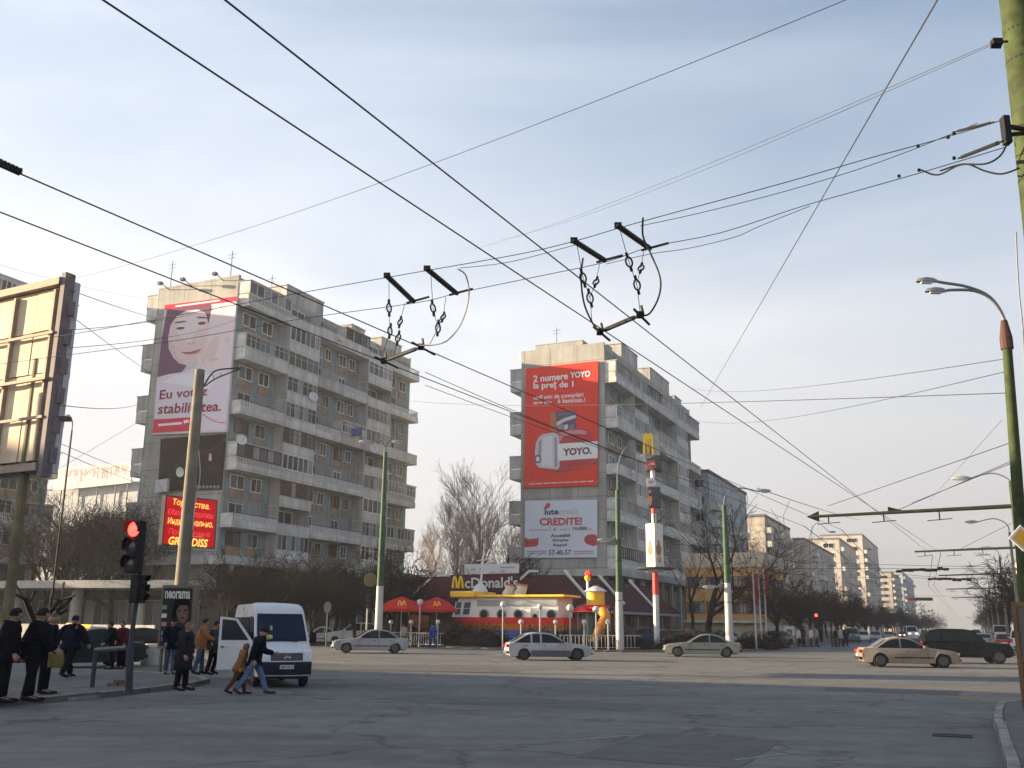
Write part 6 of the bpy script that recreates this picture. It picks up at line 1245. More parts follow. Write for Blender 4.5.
for s in (-1, 1):                                                           # side glass
    for x0, x1 in ((-.35, .55), (-1.4, -.42), (-2.5, -1.48)):
        m = MB(); m.add([(x, s*ys(x, z), z) for x, z in ((x0, 1.42), (x1, 1.42), (x1, 2.12), (x0, 2.12))], [(0, 1, 2, 3)]); m.build('side_window', MATS['van_glass'], vt)
m = MB(); m.add([(x, ys(x, z), z) for x, z in ((.68, 1.4), (1.72, 1.4), (1.2, 2.08), (.68, 2.12))], [(0, 1, 2, 3)]); m.build('side_window', MATS['van_glass'], vt)
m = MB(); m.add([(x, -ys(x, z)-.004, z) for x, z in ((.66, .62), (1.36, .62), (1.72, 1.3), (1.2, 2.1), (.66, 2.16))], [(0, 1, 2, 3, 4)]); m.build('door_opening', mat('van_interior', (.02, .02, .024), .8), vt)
hx, hy = 1.74, -W_/2*.97; dr = MB(); ang = R(78)                             # open door, hinged at the front pillar
D_ = lambda x, z, o=0: Vector((hx, hy, 0))+Matrix.Rotation(-ang, 3, 'Z').inverted() @ Vector((-(x), -o, 0))+Vector((0, 0, z))
D_ = lambda x, z, o=0: Vector((hx-x*math.cos(ang)-o*math.sin(ang), hy-x*math.sin(ang)+o*math.cos(ang), z-.0))
Q = [(.02, .5), (1.08, .5), (1.08, 1.36), (1.08, 2.12), (.55, 2.06), (.03, 1.36)]
dr.prism(Q, lambda a, b, d: D_(a, b, d), -.04, .04); door = dr.build('front_door', p_van, vt, bevel=.01)
for o_ in (-.046, .046):
    m = MB(); m.add([D_(a, b, o_) for a, b in [(.16, 1.40), (1.0, 1.40), (1.0, 2.04), (.60, 2.0)]], [(0, 1, 2, 3)]); m.build('window', MATS['van_glass'], door)
m = MB(); m.box(-.08, .08, -.03, .03, -.02, .02, 0, Matrix.Translation(D_(.95, 1.2, -.06))); m.build('handle', M_blk, door)
for s in (1, -1):
    m = MB(); p = Vector((1.74, s*(W_/2+.14), 1.5)) if s > 0 else D_(.15, 1.5, .2); m.box(-.05, .05, -.1, .1, -.16, .16, 0, Matrix.Translation(p)); m.build('mirror', M_blk, vt if s > 0 else door, bevel=.02)
m = MB(); m.box(-.2, .2, -.35, .35, 2.56, 2.63, 0, Matrix.Translation((-1.6, 0, 0))); m.build('roof_hatch', p_van, vt, bevel=.03)
# ---- traffic down the avenue
tr = [(912, 640, 165, 196, pk[0], 'wagon', 'white minibus with lit headlights coming down the avenue', 5.2, 2.3, True), (1005, 647, 98, 26, pk[2], 'hatch', 'red hatchback waiting at the right side of the avenue', 4.2, 1.42, False), (985, 643, 112, 26, pk[4], 'hatch', 'silver car just left of the red hatchback down the avenue', 4.2, 1.4, False), (1001, 640, 135, 26, pk[0], 'wagon', 'white van above the red hatchback down the avenue', 5, 2.4, False), (1022, 651, 86, 28, pk[0], 'wagon', 'white jeep at the right edge beside the red hatchback', 4.0, 1.75, False),
      (853, 644, 128, 196, pk[5], 'wagon', 'teal van parked by the street trees beyond the white board', 4.6, 1.9, False), (864, 644, 140, 200, pk[0], 'hatch', 'white car next to the teal van by the street trees', 4.2, 1.5, False), (936, 642, 150, 196, p_beige, 'sedan', 'beige car behind the people carrier, coming down the avenue', 4.4, 1.4, False), (876, 642, 150, 200, pk[4], 'wagon', 'silver car third in the row under the street trees', 4.3, 1.5, False), (889, 641, 170, 198, pk[3], 'sedan', 'grey car between the silver car and the white minibus', 4.4, 1.42, False)]
for px, py, Y, hd, p, kd, lb, ln, hh, lt in tr: a = AY(px, py, Y); car(lb, (a.x, a.y, 0.005), hd, p, ln, 1.75 if hh < 2 else 1.95, hh, kd, 'traffic on the avenue', M_hub, detail=Y < 120, lit=lt)
rr = random.Random(17); lanes = [-12.6, -9.5, -6.2, -2.8, .4, 1.6]
proto = [car('one of the tiny far-off cars in the traffic down the avenue', S(200, -9.5, .005), 24.5+180, pk[i % 6], 4.4, 1.75, 1.45 if i % 3 else 1.9, ['sedan', 'hatch', 'wagon'][i % 3], 'distant traffic on the avenue', M_hub, detail=False, lit=i % 2 == 0) for i in range(4)]
pc = [kids(o) for o in proto]
for i, o in enumerate(proto): o.location = S(205+i*9, [-9.5, -6.2, -12.6, 1.2][i], .005); o.rotation_euler.z = -ST+math.pi/2+(math.pi if i < 3 else 0)
for i in range(22):
    k = i % 4; u = 210+i*17+rr.uniform(-5, 5); ln = rr.choice(range(6)); c = copy_tree(proto[k], None, pc[k]); c.location = S(u, lanes[ln], .005); c.rotation_euler.z = math.pi/2-ST+(math.pi if ln < 4 else 0)
# ================================================================ people
def skin_geo(vs, es, rad, root=0, sub=1):
    me = bpy.data.meshes.new('s'); me.from_pydata([tuple(v) for v in vs], es, []); ob = bpy.data.objects.new('s', me); COL.objects.link(ob)
    sk = ob.modifiers.new('k', 'SKIN'); sk.use_smooth_shade = True
    for i, r in enumerate(rad):
        d = me.skin_vertices[0].data[i]; d.radius = r if isinstance(r, tuple) else (r, r); d.use_root = i == root
    sb = ob.modifiers.new('u', 'SUBSURF'); sb.levels = sub; sb.render_levels = sub
    dg = bpy.context.evaluated_depsgraph_get(); dg.update(); m2 = bpy.data.meshes.new_from_object(ob.evaluated_get(dg))
    V = [v.co.copy() for v in m2.vertices]; Fc = [tuple(p.vertices) for p in m2.polygons]
    bpy.data.objects.remove(ob); bpy.data.meshes.remove(me); bpy.data.meshes.remove(m2); return V, Fc
M_skin = mat('skin', (.36, .20, .14), .6); M_eye = mat('eye_dark', (.03, .025, .02), .3); M_lip = mat('lip', (.28, .11, .09), .6)
def fab(c): return mat('cloth_%02d%02d%02d' % tuple(int(x*99) for x in c), c, .95, var=.25, scale=9, bump=.3, bscale=60, spec=.05)
def Rx(a, ax): return Matrix.Rotation(R(a), 3, ax)
def person(label, loc, head, h, legs=((0, 0), (0, 0)), arms=((5, 10, 6), (5, 10, 6)), lean=4, look=0, top=(.03, .03, .035), legs_c=(.03, .03, .04), hair='short', hair_c=(.03, .022, .018), coat=0., bag=None, shoes=(.02, .02, .02), group=None, tuck=0., trim=None, bulk=1.12):
    t = thing('person', label, 'person', loc, math.pi/2-R(head), group); s = h/1.75
    pel = Vector((0, 0, .95)); LM = Rx(lean, 'Y')
    up = lambda p: pel+LM @ (Vector(p)-pel)
    waist, chest, neckb, headc = up((0, 0, 1.12)), up((.01, 0, 1.34)), up((.0, 0, 1.47)), up((.035, 0, 1.635))
    J = {}
    for i, sd in enumerate((1, -1)):
        a, k = legs[i]; hip = Vector((0, .095*sd, .92)); kn = hip+Rx(-a, 'Y') @ Vector((0, .0, -.43)); an = kn+Rx(-a+k, 'Y') @ Vector((0, -.005*sd, -.41)); to = an+Rx(-a*.3+k*.55, 'Y') @ Vector((.17, .02*sd, -.055)); J['l%d' % i] = (hip, kn, an, to)
        f, e, ab = arms[i]; sh = up((0, .185*sd, 1.415)); MA = LM @ Rx(-f, 'Y') @ Rx(ab*sd, 'X'); el = sh+MA @ Vector((0, 0, -.29)); wr_ = el+LM @ Rx(-f-e, 'Y') @ Rx(ab*.4*sd, 'X') @ Vector((0, 0, -.25)); hd_ = wr_+(wr_-el).normalized()*.08; J['a%d' % i] = (sh, el, wr_, hd_)
    dz = .085-min(J['l0'][2].z, J['l1'][2].z)
    def fin(V): return [Vector((p.x*bulk, p.y*bulk, p.z+dz))*s for p in V]
    def torso(g=0., arms_=True, legs_=True, hands=False, belly=.125):
        vs = [pel, waist, chest, neckb]; rd = [.125+g, belly+g, .145+g, .075+g*.6]; es = [(0, 1), (1, 2), (2, 3)]
        if arms_:
            for i in (0, 1):
                sh, el, w_, h_ = J['a%d' % i]; b = len(vs); vs += [chest.lerp(sh, .6)+Vector((0, 0, .03)), sh, el, w_]; rd += [.10+g, .068+g, .05+g, .034+g*.9]; es += [(2, b), (b, b+1), (b+1, b+2), (b+2, b+3)]
        return vs, es, rd
    # body: one continuous skin surface
    vs, es, rd = torso(); 
    for i in (0, 1):
        hp, kn, an, to = J['l%d' % i]; b = len(vs); vs += [hp, kn, an, to]; rd += [.085, .058, .04, .034]; es += [(0, b), (b, b+1), (b+1, b+2), (b+2, b+3)]
    b = len(vs); vs += [neckb.lerp(headc, .45)]; rd += [.055]; es += [(3, b)]
    V, Fc = skin_geo(vs, es, rd); m = MB(); m.add(fin(V), Fc, 0)
    # head with face
    HM = Matrix.Translation(headc) @ (LM.to_4x4()) @ Matrix.Rotation(R(look), 4, 'Z'); n, k = 16, 12; hv = []
    for j in range(k+1):
        ph = math.pi*j/k
        for i in range(n):
            th = 2*math.pi*i/n; x, y, z = math.sin(ph)*math.cos(th), math.sin(ph)*math.sin(th), -math.cos(ph)
            w_ = .074*(1-.22*max(0, -z)**1.5); d_ = .094*(1-.08*max(0, -z)); p = Vector((x*d_+.01*max(0, -z)*(x > 0), y*w_, z*.122))
            if x > .9 and abs(y) < .4 and -.35 < z < .1: p.x += .020*(1-abs(z+.15)*2.5)
            if x > .6 and .0 < z < .28 and .2 < abs(y) < .6: p.x -= .008
            hv.append(HM @ p)
    m.add(fin(hv), [(j*n+i, j*n+(i+1) % n, (j+1)*n+(i+1) % n, (j+1)*n+i) for j in range(k) for i in range(n)], 0)
    def blob(c, r, sc, mi): 
        q = MB(); q.ball((0, 0, 0), r, 8, 6, 0, sc); m.add(fin([HM @ (p+Vector(c)) for p in q.v]), q.f, mi)
    for sd in (1, -1): blob((.082, .03*sd, .012), .011, (.6, 1.3, .8), 1); blob((.0, .075*sd, -.005), .026, (.7, .35, 1.1), 0)
    blob((.100, 0, -.02), .014, (1, .8, 1.6), 0); blob((.085, 0, -.058), .014, (.5, 1.6, .5), 2)
    # hands: palm, four fingers and a thumb
    for i, sd in enumerate((1, -1)):
        sh, el, w_, h_ = J['a%d' % i]; d = (h_-w_).normalized(); sdv = Vector((0, 1, 0)); nrm = d.cross(sdv).normalized(); fw_ = nrm
        q = MB(); q.tube([w_-d*.02, w_+d*.03, w_+d*.085], [.028, .036, .034], 8)
        for fi in range(4):
            o_ = fw_*(.027-.018*fi); L_ = (.065, .075, .07, .055)[fi]; p0 = w_+d*.075+o_; p1 = p0+d*L_*.5; p2 = p1+(d*.8-sdv*sd*.55).normalized()*L_*.5; q.tube([p0, p1, p2], [.010, .009, .007], 5)
        p0 = w_+d*.03+fw_*.03; q.tube([p0, p0+d*.035+fw_*.025, p0+d*.065+fw_*.022], [.012, .01, .008], 5); m.add(fin(q.v), q.f, 0)
    m.build('body', [M_skin, M_eye, M_lip], t, smooth=True)
    # clothes
    vs, es, rd = torso(.046); vs = [pel-Vector((0, 0, .07))]+vs; rd = [.165]+rd; es = [(a+1, b+1) for a, b in es]+[(0, 1)]
    V, Fc = skin_geo(vs, es, rd, 1); m = MB(); m.add(fin(V), Fc); m.build('jacket' if not coat else 'coat', fab(top), t, smooth=True)
    if coat:
        m = MB(); pr = []; n = 14; vv = []
        for z, r in ((1.1, .185), (.92, .20), (.92-coat*.5, .205), (.92-coat, .212)):
            sw = (J['l0'][1].x+J['l1'][1].x)/2*(1-(z-(.92-coat))/(.18+coat)); sp_ = abs(J['l0'][1].x-J['l1'][1].x)*.35*(1-(z-(.92-coat))/(.18+coat))
            for i in range(n): a = 2*math.pi*i/n; vv.append(Vector(((r*.82+sp_)*math.cos(a)+sw+(waist.x*.4 if z > 1 else 0), r*math.sin(a), z+.008*math.sin(a*5))))
        m.add(fin(vv), [(j*n+i, j*n+(i+1) % n, (j+1)*n+(i+1) % n, (j+1)*n+i) for j in range(3) for i in range(n)]); o = m.build('coat_skirt', fab(top), t, smooth=True); o.modifiers.new('s', 'SOLIDIFY').thickness = .012
    vs = [pel+Vector((0, 0, .06)), pel]; rd = [.135, .14]; es = [(0, 1)]
    for i in (0, 1): hp, kn, an, to = J['l%d' % i]; b = len(vs); vs += [hp, hp.lerp(kn, .5), kn, kn.lerp(an, .6), an+(an-kn).normalized()*.01]; rd += [.112, .096, .08, .07, .072]; es += [(1, b), (b, b+1), (b+1, b+2), (b+2, b+3), (b+3, b+4)]
    V, Fc = skin_geo(vs, es, rd, 1); m = MB(); m.add(fin(V), Fc); m.build('trousers', fab(legs_c), t, smooth=True)
    for i in (0, 1):
        hp, kn, an, to = J['l%d' % i]; m = MB(); d = (to-an); d.normalize(); hl = an-d*.06-Vector((0, 0, .03)); q = []
        m.tube([hl, an+Vector((0, 0, -.025)), an.lerp(to, .6)+Vector((0, 0, -.02)), to+d*.05+Vector((0, 0, .0))], [.036, .05, .046, .03], 8); m.v = fin(m.v); m.build('shoe', fab(shoes), t, smooth=True)
    # hair or cap
    m = MB(); hv = []; zc = {'short': -.25, 'long': -.9, 'cap': .12, 'bald': .35}[hair]; n = 16; k = 6
    for j in range(k+1):
        for i in range(n):
            th = 2*math.pi*i/n; x0 = math.cos(th); lim = zc+(.62-zc if hair != 'cap' else 0)*max(0, x0)**.7 if hair != 'cap' else zc; z = 1-(1-lim)*(j/k); rr_ = math.sqrt(max(0, 1-min(1, abs(z))**2)) if z > 0 else (1. if hair != 'long' else 1-.0*z)
            if z < 0: rr_ = math.sqrt(max(.25, 1-z*z*.5))
            hv.append(HM @ Vector((x0*rr_*.100-.004, math.sin(th)*rr_*.080, z*.129+.002)))
    m.add(fin(hv), [(j*n+i, j*n+(i+1) % n, (j+1)*n+(i+1) % n, (j+1)*n+i) for j in range(k) for i in range(n)])
    if hair == 'cap': q = MB(); q.prism([(.07, -.06), (.15, -.045), (.17, 0), (.15, .045), (.07, .06)], lambda a, b, d: Vector((a, b, d)), .012, .022); m.add(fin([HM @ p for p in q.v]), q.f)
    o = m.build('cap' if hair == 'cap' else 'hair', fab(hair_c), t, smooth=True); o.modifiers.new('s', 'SOLIDIFY').thickness = .01
    if trim:
        q = MB(); q.tube([up((.0, .12, 1.47)), up((.14, .10, 1.3)), up((.135, .07, 1.1)), up((.0, .13, 1.02))], .018, 6); q.v = fin(q.v); q.build('strap', fab(trim), t)
    if bag:
        c, side = bag; w_ = J['a%d' % side][3]; b_ = MB(); P_ = fin([w_])[0]; b_.box(-.15, .15, -.055, .055, -.38, -.1, 0, Matrix.Translation(P_)); bg_ = tag(b_.build('bag', fab(c), bevel=.03), None); bg_.location = t.matrix_basis @ Vector((0, 0, 0)); bg_.rotation_euler = t.rotation_euler
        q = MB(); q.tube([P_+Vector((-.08, 0, -.1)), P_+Vector((-.05, 0, 0)), P_+Vector((.05, 0, 0)), P_+Vector((.08, 0, -.1))], .009, 5); q.build('handle', fab(c), bg_)
        tag(bg_, 'bag held by the '+label.split(' ', 1)[1] if False else bag_label.pop(0), 'bag')
    return t
bag_label = ['yellowish carrier bag in the hand of the man waiting at left', 'small dark bag in the hand of the orange jacketed woman']
K = .12
gk = lambda px, py, z=K: G(px, py, z)
def hpx(p, px): return px*p.y/F
BLK = (.007, .007, .009); NAVY = (.008, .009, .018)
q = gk(1, 702); person('person in black cut off by the left edge, waiting on the pavement', q, 60, 1.84, ((2, 2), (-2, 3)), ((8, 30, 4), (4, 12, 5)), 2, 30, BLK, BLK, 'short', (.02, .015, .012), coat=.2, bulk=1.3)
q = gk(28, 701); person('person in black jacket holding a yellowish bag, waiting near the left edge', q, 50, 1.85, ((4, 3), (-3, 4)), ((20, 40, 6), (12, 35, 6)), 3, 20, BLK, BLK, 'short', (.02, .015, .012), bag=((.22, .16, .06), 0), coat=.12, bulk=1.32)
q = gk(42, 694); person('balding person in a dark coat standing just behind the one with the yellowish bag', q, 75, 1.76, ((2, 2), (0, 2)), ((6, 14, 5), (5, 12, 5)), 2, 40, NAVY, BLK, 'bald', (.10, .085, .07), coat=.15, bulk=1.25)
q = gk(67, 677); person('person in a dark jacket walking away toward the parked taxis, legs apart', q, 10, 1.80, ((20, 8), (-18, 14)), ((-15, 12, 22), (16, 18, 18)), 4, 0, NAVY, BLK, 'short', (.02, .018, .015), coat=.1, bulk=1.25)
q = AY(113, 650, 38); person('person in dark clothes leaning by the dark taxi, nearer its windscreen', (q.x, q.y, 0), 240, 1.72, ((0, 0), (0, 0)), ((25, 30, 8), (10, 10, 5)), 10, 0, BLK, BLK, 'short')
q = AY(122, 650, 38.5); person('red faced person behind the dark taxi with a dark hood', (q.x, q.y, 0), 200, 1.74, ((0, 0), (0, 0)), ((10, 20, 5), (10, 10, 5)), 3, 0, (.10, .02, .025), BLK, 'short', (.08, .03, .03))
q = gk(169, 674); person('person in cap, dark jacket and jeans standing in front of the light box advert', q, 150, 1.72, ((6, 4), (-6, 4)), ((15, 70, 6), (10, 40, 5)), 3, 0, NAVY, (.06, .085, .15), 'cap', (.012, .014, .025))
q = gk(181, 690); person('grey haired person in a long dark coat at the kerb, looking right', q, 95, 1.60, ((4, 2), (-4, 3)), ((4, 12, 5), (6, 14, 5)), 3, 10, (.022, .022, .026), BLK, 'short', (.13, .12, .11), coat=.42, bulk=1.22)
q = gk(199, 674); person('person in an orange brown jacket and jeans reaching toward the open minibus door', q, 70, 1.72, ((6, 3), (-8, 8)), ((40, 30, 8), (30, 45, 6)), 4, 0, (.30, .13, .055), (.07, .10, .17), 'short', (.03, .022, .018), bag=((.025, .022, .025), 1))
q = gk(210, 674); person('person in dark clothes stepping up behind the open minibus door', q, 60, 1.66, ((25, 40), (-6, 6)), ((20, 30, 6), (10, 20, 6)), 6, 0, (.05, .05, .055), BLK, 'short')
q = gk(252, 694, 0); person('striding person in dark jacket, cap and blue jeans crossing in front of the minibus', q, 82, 1.66, ((24, 6), (-20, 14)), ((30, 60, 6), (-10, 30, 8)), 12, 0, NAVY, (.11, .16, .27), 'cap', (.012, .014, .028), shoes=(.05, .05, .055), trim=(.12, .2, .22))
q = gk(238, 694, 0); person('hooded child in an orange brown coat and brown trousers beside the striding person', q, 75, 1.24, ((16, 6), (-18, 16)), ((10, 30, 6), (-8, 20, 6)), 10, 0, (.27, .12, .05), (.09, .045, .028), 'long', (.22, .11, .06), shoes=(.03, .02, .018), coat=.1, trim=(.4, .33, .25))
q = AY(433, 640, 77); person('person in bright blue walking by the boat kiosk bow', (q.x, q.y, K), 300, 1.72, ((14, 6), (-12, 10)), ((10, 20, 5), (-8, 10, 5)), 3, 0, (.02, .06, .30), (.02, .05, .22), 'short')
for px, py, c, lc, lb in [(799, 643, (.5, .5, .5), BLK, 'person in pale top beside the white board by the far kerb'), (804, 643, BLK, BLK, 'person in dark clothes second from the white board by the far kerb'), (811, 643, (.62, .6, .58), (.05, .05, .06), 'person in white jacket third from the white board by the far kerb'), (817, 643, (.3, .26, .24), BLK, 'person in beige right of the white jacketed one by the far kerb'), (836, 644, BLK, BLK, 'person in black left of the teal van under the street trees'), (841, 645, (.35, .32, .33), BLK, 'person in grey between two dark figures left of the teal van'), (846, 645, NAVY, BLK, 'person in navy nearest the teal van under the street trees')]:
    q = AY(px, py, 92); person(lb, (q.x, q.y, K), random.choice([90, 180, 270, 200]), random.uniform(1.66, 1.8), ((8, 4), (-8, 6)), ((5, 10, 5), (5, 12, 5)), 2, 0, c, lc, 'short', group='people waiting by the far kerb')
for px, Y, c, lb in [(404, 81, (.5, .5, .5), 'seated looking person in white at the leftmost red parasol'), (457 if False else 413, 82, BLK, 'person in dark clothes under the leftmost red parasol'), (445 if False else 426, 83, (.2, .03, .03), 'person in dark red between the two front parasols')]:
    q = AY(px, 632, Y); person(lb.replace('seated looking ', ''), (q.x, q.y, K), 200, 1.68, ((0, 0), (0, 0)), ((10, 30, 5), (10, 20, 5)), 2, 0, c, BLK, 'short')
# ================================================================ bare trees, hedges, bushes
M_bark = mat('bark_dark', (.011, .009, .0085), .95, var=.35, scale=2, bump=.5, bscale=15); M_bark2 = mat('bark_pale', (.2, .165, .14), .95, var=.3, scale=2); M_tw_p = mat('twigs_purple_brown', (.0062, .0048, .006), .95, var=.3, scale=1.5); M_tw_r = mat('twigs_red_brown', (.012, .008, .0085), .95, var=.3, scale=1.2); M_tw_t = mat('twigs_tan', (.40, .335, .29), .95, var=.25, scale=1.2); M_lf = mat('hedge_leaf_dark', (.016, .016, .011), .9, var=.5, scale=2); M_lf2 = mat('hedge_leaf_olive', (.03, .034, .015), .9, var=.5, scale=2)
def rdir(r, d, a):
    """random unit vector at about angle a from d"""
    d = Vector(d).normalized(); o = d.orthogonal().normalized(); o = Matrix.Rotation(r.uniform(0, 6.283), 3, d) @ o; a = a*r.uniform(.7, 1.3); return (d*math.cos(a)+o*math.sin(a)).normalized()
def grow(tr, cr, r, p, d, L, rad, lvl, mx, spec):
    segs = 3 if lvl < 2 else 2; pts = [p]; dd = Vector(d)
    for i in range(segs):
        dd = (dd+Vector((r.uniform(-1, 1), r.uniform(-1, 1), r.uniform(-1, 1)))*spec['wob']+Vector((0, 0, spec['up']))).normalized(); pts.append(pts[-1]+dd*L/segs)
    r1 = max(spec['tip'], rad*spec['taper']); rs = [rad+(r1-rad)*i/segs for i in range(segs+1)]
    (tr if lvl == 0 else cr).tube(pts, rs, 7 if lvl == 0 else (5 if lvl < 2 else 3), 0, lvl == 0)
    if lvl >= mx: return
    n = spec['n'][lvl]
    for i in range(n):
        s = r.uniform(spec['start'][lvl], 1) if i else 1.; f = s*segs; j = min(segs-1, int(f)); q = pts[j].lerp(pts[j+1], f-j); rr_ = (rad+(r1-rad)*s)
        grow(tr, cr, r, q, rdir(r, dd, spec['ang'][lvl]), L*spec['len'][lvl]*r.uniform(.7, 1.2), max(spec['tip'], rr_*spec['rk'][lvl]), lvl+1, mx, spec)
SPEC = {'street': dict(L=2.6, rad=.17, mx=5, wob=.16, up=.05, taper=.72, tip=.013, n=[7, 4, 4, 4, 4], start=[.55, .25, .2, .15, .1], ang=[.75, .6, .65, .7, .7], len=[.78, .72, .66, .62, .6], rk=[.6, .6, .62, .65, .7]),
        'loose': dict(L=5.0, rad=.26, mx=5, wob=.17, up=.07, taper=.6, tip=.012, n=[5, 4, 4, 3, 3], start=[.4, .3, .25, .2, .2], ang=[.65, .6, .65, .65, .7], len=[.85, .7, .62, .6, .55], rk=[.6, .55, .55, .6, .7]),
        'sparse': dict(L=4.6, rad=.24, mx=4, wob=.2, up=.07, taper=.62, tip=.014, n=[5, 4, 4, 3], start=[.4, .3, .25, .2], ang=[.6, .6, .65, .65], len=[.9, .72, .62, .6], rk=[.6, .55, .55, .6]),
        'stub': dict(L=1.5, rad=.24, mx=2, wob=.12, up=.05, taper=.8, tip=.05, n=[4, 3], start=[.7, .5], ang=[.8, .7], len=[1.1, .6], rk=[.7, .6]),
        'poplar': dict(L=11, rad=.32, mx=4, wob=.05, up=.12, taper=.25, tip=.0105, n=[26, 6, 5, 4], start=[.18, .1, .1, .1], ang=[.55, .45, .5, .55], len=[.36, .5, .55, .6], rk=[.5, .5, .55, .6]),
        'maple': dict(L=3.6, rad=.24, mx=6, wob=.15, up=.07, taper=.7, tip=.009, n=[6, 4, 4, 4, 3, 3], start=[.55, .3, .25, .2, .15, .1], ang=[.6, .55, .6, .65, .7, .7], len=[.85, .72, .68, .64, .6, .6], rk=[.6, .6, .62, .62, .65, .7]),
        'shrub': dict(L=1.0, rad=.10, mx=4, wob=.2, up=.04, taper=.7, tip=.014, n=[8, 5, 5, 4], start=[.1, .15, .1, .1], ang=[.8, .7, .7, .7], len=[1.5, .75, .7, .65], rk=[.55, .6, .6, .65])}
_tp = {}
def tree_proto(kind, seed, bark, tw):
    k = (kind, seed, tw.name)
    if k not in _tp:
        r = random.Random(seed); sp_ = SPEC[kind]; a, b = MB(), MB(); grow(a, b, r, Vector((0, 0, -.1)), Vector((0, 0, 1)), sp_['L'], sp_['rad'], 0, sp_['mx'], sp_)
        _tp[k] = (a.mesh('trunk', bark, True), b.mesh('crown', tw))
    return _tp[k]
def tree(label, loc, kind, seed, bark, tw, sc=1., name='bare_tree', cat='tree', group=None, sz=None):
    t = thing(name, label, cat, loc, random.uniform(0, 6.28), group); a, b = tree_proto(kind, seed, bark, tw)
    for me, nm in ((a, 'trunk'), (b, 'crown')): o = link(me, nm, t); o.scale = (sc, sc, sz or sc)
    return t
def ayk(px, Y, z=.1): q = AY(px, 640, Y); return Vector((q.x, q.y, z))
tree('tall pale bare poplar between the two apartment blocks, the fuller one', ayk(478, 122), 'poplar', 1, M_bark2, M_tw_t, 1.32); tree('tall pale bare poplar left of the fuller one between the blocks', ayk(452, 128), 'poplar', 2, M_bark2, M_tw_t, 1.12); tree('slim pale bare poplar close to the white credit banner', ayk(505, 126), 'poplar', 3, M_bark2, M_tw_t, 1.0); tree('slim pale bare poplar just right of the first apartment block', ayk(432, 134), 'poplar', 4, M_bark2, M_tw_t, .92); tree('low tawny bare tree behind the restaurant roof between the poplars', ayk(465, 116), 'loose', 21, M_bark2, M_tw_t, .95)
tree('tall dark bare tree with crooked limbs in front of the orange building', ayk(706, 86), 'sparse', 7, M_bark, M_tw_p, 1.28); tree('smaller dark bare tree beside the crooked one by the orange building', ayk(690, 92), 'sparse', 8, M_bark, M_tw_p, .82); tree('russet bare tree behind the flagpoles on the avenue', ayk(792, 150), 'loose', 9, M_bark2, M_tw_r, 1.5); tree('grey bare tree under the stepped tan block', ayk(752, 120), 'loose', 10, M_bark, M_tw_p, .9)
g = 'pruned street trees along the left pavement of the avenue'
lbl = lambda i: ['nearest pruned dark street tree, right of the three flagpoles', 'second pruned dark street tree, over the white board with the shield', 'third pruned dark street tree, over the people by the far kerb', 'fourth pruned dark street tree, over the red far traffic light', 'fifth pruned dark street tree, over the teal van'][i] if i < 5 else 'one of the dark pruned street trees receding down the left side of the avenue'
u = 100
for i in range(34):
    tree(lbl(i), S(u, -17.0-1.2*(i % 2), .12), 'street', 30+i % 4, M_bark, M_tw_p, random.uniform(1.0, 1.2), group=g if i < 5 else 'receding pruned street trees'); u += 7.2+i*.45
u = 150
for i in range(14): tree('one of the second row of dark street trees left of the avenue', S(u, -23.5, .12), 'street', 30+i % 4, M_bark, M_tw_p, random.uniform(1.0, 1.2), group='second row of street trees'); u += 9+i*.6
u = 96
for i in range(24): tree('one of the dark street trees receding down the right side of the avenue', S(u, 6.2+1.8*(i % 2), .12), 'street', 30+(i+1) % 4, M_bark, M_tw_p, random.uniform(1.15, 1.45), group='street trees along the right side'); u += 9+i*.8
# dark thicket below the first block
for i, px in enumerate([222, 246, 268, 290, 312, 334, 356, 378, 398]): tree(['dark bare tree before the first apartment block, %s' % w for w in ('just right of the concrete pole', 'above the open minibus door', 'above the minibus roof', 'right above the minibus windscreen', 'behind the white parked cars', 'behind the round grey sign', 'above the silver saloon', 'behind the two-headed lamp post', 'left of the red parasols')][i], ayk(px, 78+(i % 3)*4), 'street', 30+i % 4, M_bark, M_tw_p, .98+.1*(i % 3), group='trees in front of the first block')
for i, px in enumerate([234, 257, 279, 301, 323, 345, 367, 388]): tree('one of the dark bare trees farther back before the first apartment block', ayk(px, 89), 'street', 30+(i+2) % 4, M_bark, M_tw_p, 1.12, group='farther trees before the first block')
# reddish trees at far left
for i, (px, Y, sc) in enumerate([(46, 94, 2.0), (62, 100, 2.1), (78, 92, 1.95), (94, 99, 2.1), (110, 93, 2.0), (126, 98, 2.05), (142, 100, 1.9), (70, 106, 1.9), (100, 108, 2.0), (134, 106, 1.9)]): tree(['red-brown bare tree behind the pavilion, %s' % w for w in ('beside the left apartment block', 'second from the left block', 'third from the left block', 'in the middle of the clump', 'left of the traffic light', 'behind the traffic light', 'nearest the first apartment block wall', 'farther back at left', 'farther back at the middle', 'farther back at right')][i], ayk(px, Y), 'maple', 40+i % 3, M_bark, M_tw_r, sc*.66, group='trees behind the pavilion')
tree('dark forked tree with bare stubs in front of the pavilion at far left', ayk(38, 46), 'stub', 52, M_bark, M_bark, 1.)
for i, px in enumerate([509, 519, 498]): tree(['dark evergreen bush on the restaurant roof line right of the flowered banner', 'dark evergreen bush below the white credit banner', 'dark bush just behind the flowered banner'][i], ayk(px, 112), 'street', 60, M_bark, M_tw_p, 1.5, name='dark_tree')
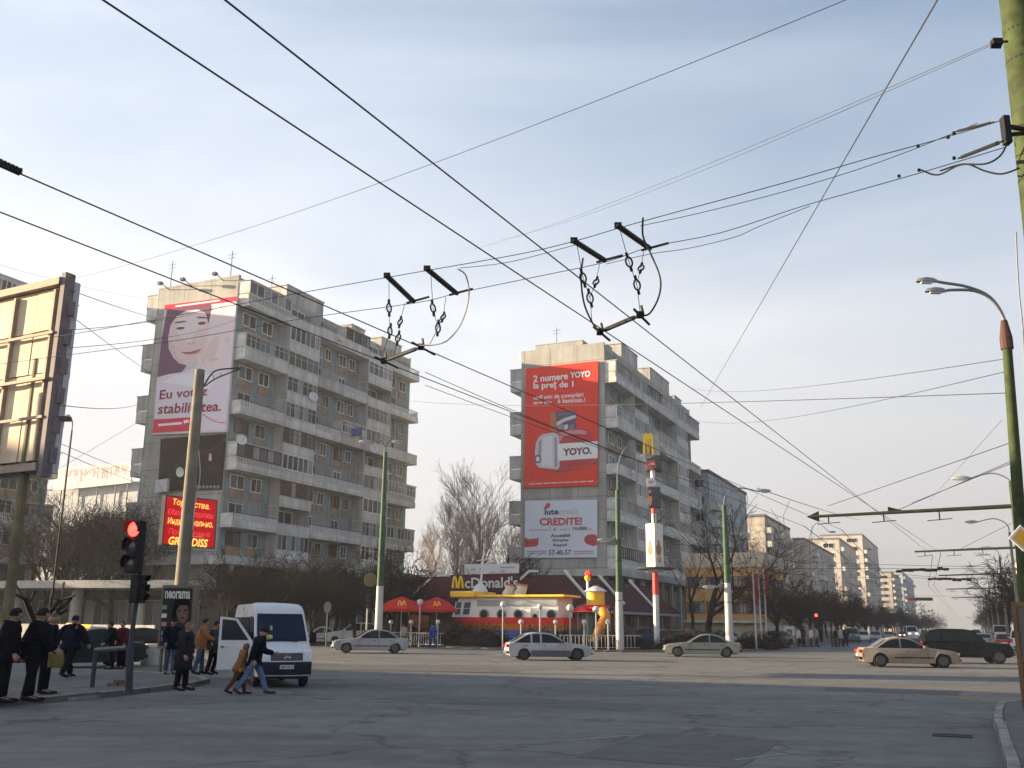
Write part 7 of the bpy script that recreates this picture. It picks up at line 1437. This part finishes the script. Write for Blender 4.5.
# hedges
def hedge(label, pa, pb, hh, wd, seed, name='hedge', leafy=.5):
    r = random.Random(seed); a, b = Vector(pa), Vector(pb); l = (b-a).length; t = thing(name, label, 'hedge', (a.x, a.y, .12), math.atan2(b.y-a.y, b.x-a.x)); core = MB(); nx = max(4, int(l/.6)); ny = 6; vs = []
    for i in range(nx+1):
        for j in range(ny+1): th = math.pi*j/ny; e = min(1, (.15+4*min(i, nx-i)/nx*1.)); vs.append(Vector((l*i/nx, wd/2*math.cos(th)*(.75+r.uniform(-.1, .1))*e, max(0, math.sin(th)*hh*(.72+r.uniform(-.12, .12))*e))))
    core.add(vs, [(i*(ny+1)+j, i*(ny+1)+j+1, (i+1)*(ny+1)+j+1, (i+1)*(ny+1)+j) for i in range(nx) for j in range(ny)]); core.build('inner_branches', M_tw_p, t)
    tw = MB()
    for _ in range(int(l*hh*190)):
        x = r.uniform(0, l); th = r.uniform(0, math.pi); e = min(1, .25+4*min(x, l-x)/l); rr_ = r.uniform(.7, 1.12); p = Vector((x, wd/2*math.cos(th)*rr_*e, math.sin(th)*hh*rr_*e)); d = Vector((r.uniform(-.6, .6), math.cos(th)+r.uniform(-.5, .5), math.sin(th)+r.uniform(-.2, .8))).normalized()
        if r.random() < leafy: n = d.orthogonal().normalized()*r.uniform(.03, .07); k = d.cross(n)*.8; tw.add([p-n, p+k, p+n*1.2+d*.08, p-k], [(0, 1, 2, 3)], r.choice([1, 1, 2]))
        else: tw.bar(p, p+d*r.uniform(.12, .38), .012, .005, 3, 0, False)
    tw.build('twigs', [M_tw_p, M_lf, M_lf2], t); return t
hedge('dark clipped hedge in front of the boat kiosk, left of the pale hatchback', AU(441, 645, 71.5), AU(512, 645, 69.3), 1.55, 1.6, 1); hedge('dark clipped hedge in front of the boat kiosk, behind the pale hatchback', AU(512, 645, 69.2), AU(590, 645, 68.6), 1.5, 1.6, 2); hedge('dark clipped hedge around the lamp post left of the sign mast', AU(592, 645, 69.5), AU(652, 646, 71.5), 1.5, 1.7, 3); hedge('dark hedge behind the sage grey saloon', AU(653, 646, 72.5), AU(735, 646, 78.5), 1.35, 1.8, 4); hedge('low dark hedge in front of the three flagpoles', AU(737, 647, 79.5), AU(786, 647, 87.5), 1.2, 2., 5)
hedge('round dark bush beside the silver saloon tail', AU(404, 644, 74), AU(440, 644, 72.5), 1.6, 1.8, 6, 'round_bush'); hedge('low green hedge behind the silver saloon', AU(300, 643, 79), AU(402, 644, 75.5), .75, 1.2, 7, leafy=.85); hedge('low dark hedge left of the minibus by the far kerb', AU(160, 640, 83.5), AU(296, 642, 81.5), .8, 1.2, 8)
# far wood closing the avenue
m = MB(); r = random.Random(9)
for i in range(5200):
    x = r.uniform(-1, 1); sd = r.choice([-1, 1]); u = r.uniform(520, 1100); v = (-19 if sd < 0 else 9)+sd*abs(r.gauss(0, 7)); hgt = r.uniform(0, 1)**.6*(11+3*math.sin(u*.05)); p = S(u, v, hgt); k = r.uniform(.5, 1.3); a = Vector((r.uniform(-1, 1), r.uniform(-1, 1), r.uniform(-.4, 1)))*k; b = Vector((r.uniform(-1, 1), r.uniform(-1, 1), r.uniform(-.2, 1)))*k; m.add([p, p+a, p+b], [(0, 1, 2)], r.randint(0, 1))
m.build('distant_wood', [M_tw_p, M_lf2], kind='stuff')
# ================================================================ the winter haze
hm = bpy.data.materials.new('haze_air'); hm.use_nodes = True; nt = hm.node_tree
for n in list(nt.nodes):
    if n.type != 'OUTPUT_MATERIAL': nt.nodes.remove(n)
pv = nt.nodes.new('ShaderNodeVolumePrincipled'); pv.inputs['Color'].default_value = (.86, .88, .93, 1); pv.inputs['Density'].default_value = HAZE; pv.inputs['Anisotropy'].default_value = .3
nt.links.new(pv.outputs[0], [n for n in nt.nodes if n.type == 'OUTPUT_MATERIAL'][0].inputs['Volume'])
hm.volume_intersection_method if hasattr(hm, 'volume_intersection_method') else None
MB().box(-700, 900, -900, 1700, -1.2, 60).build('haze', hm, kind='stuff')
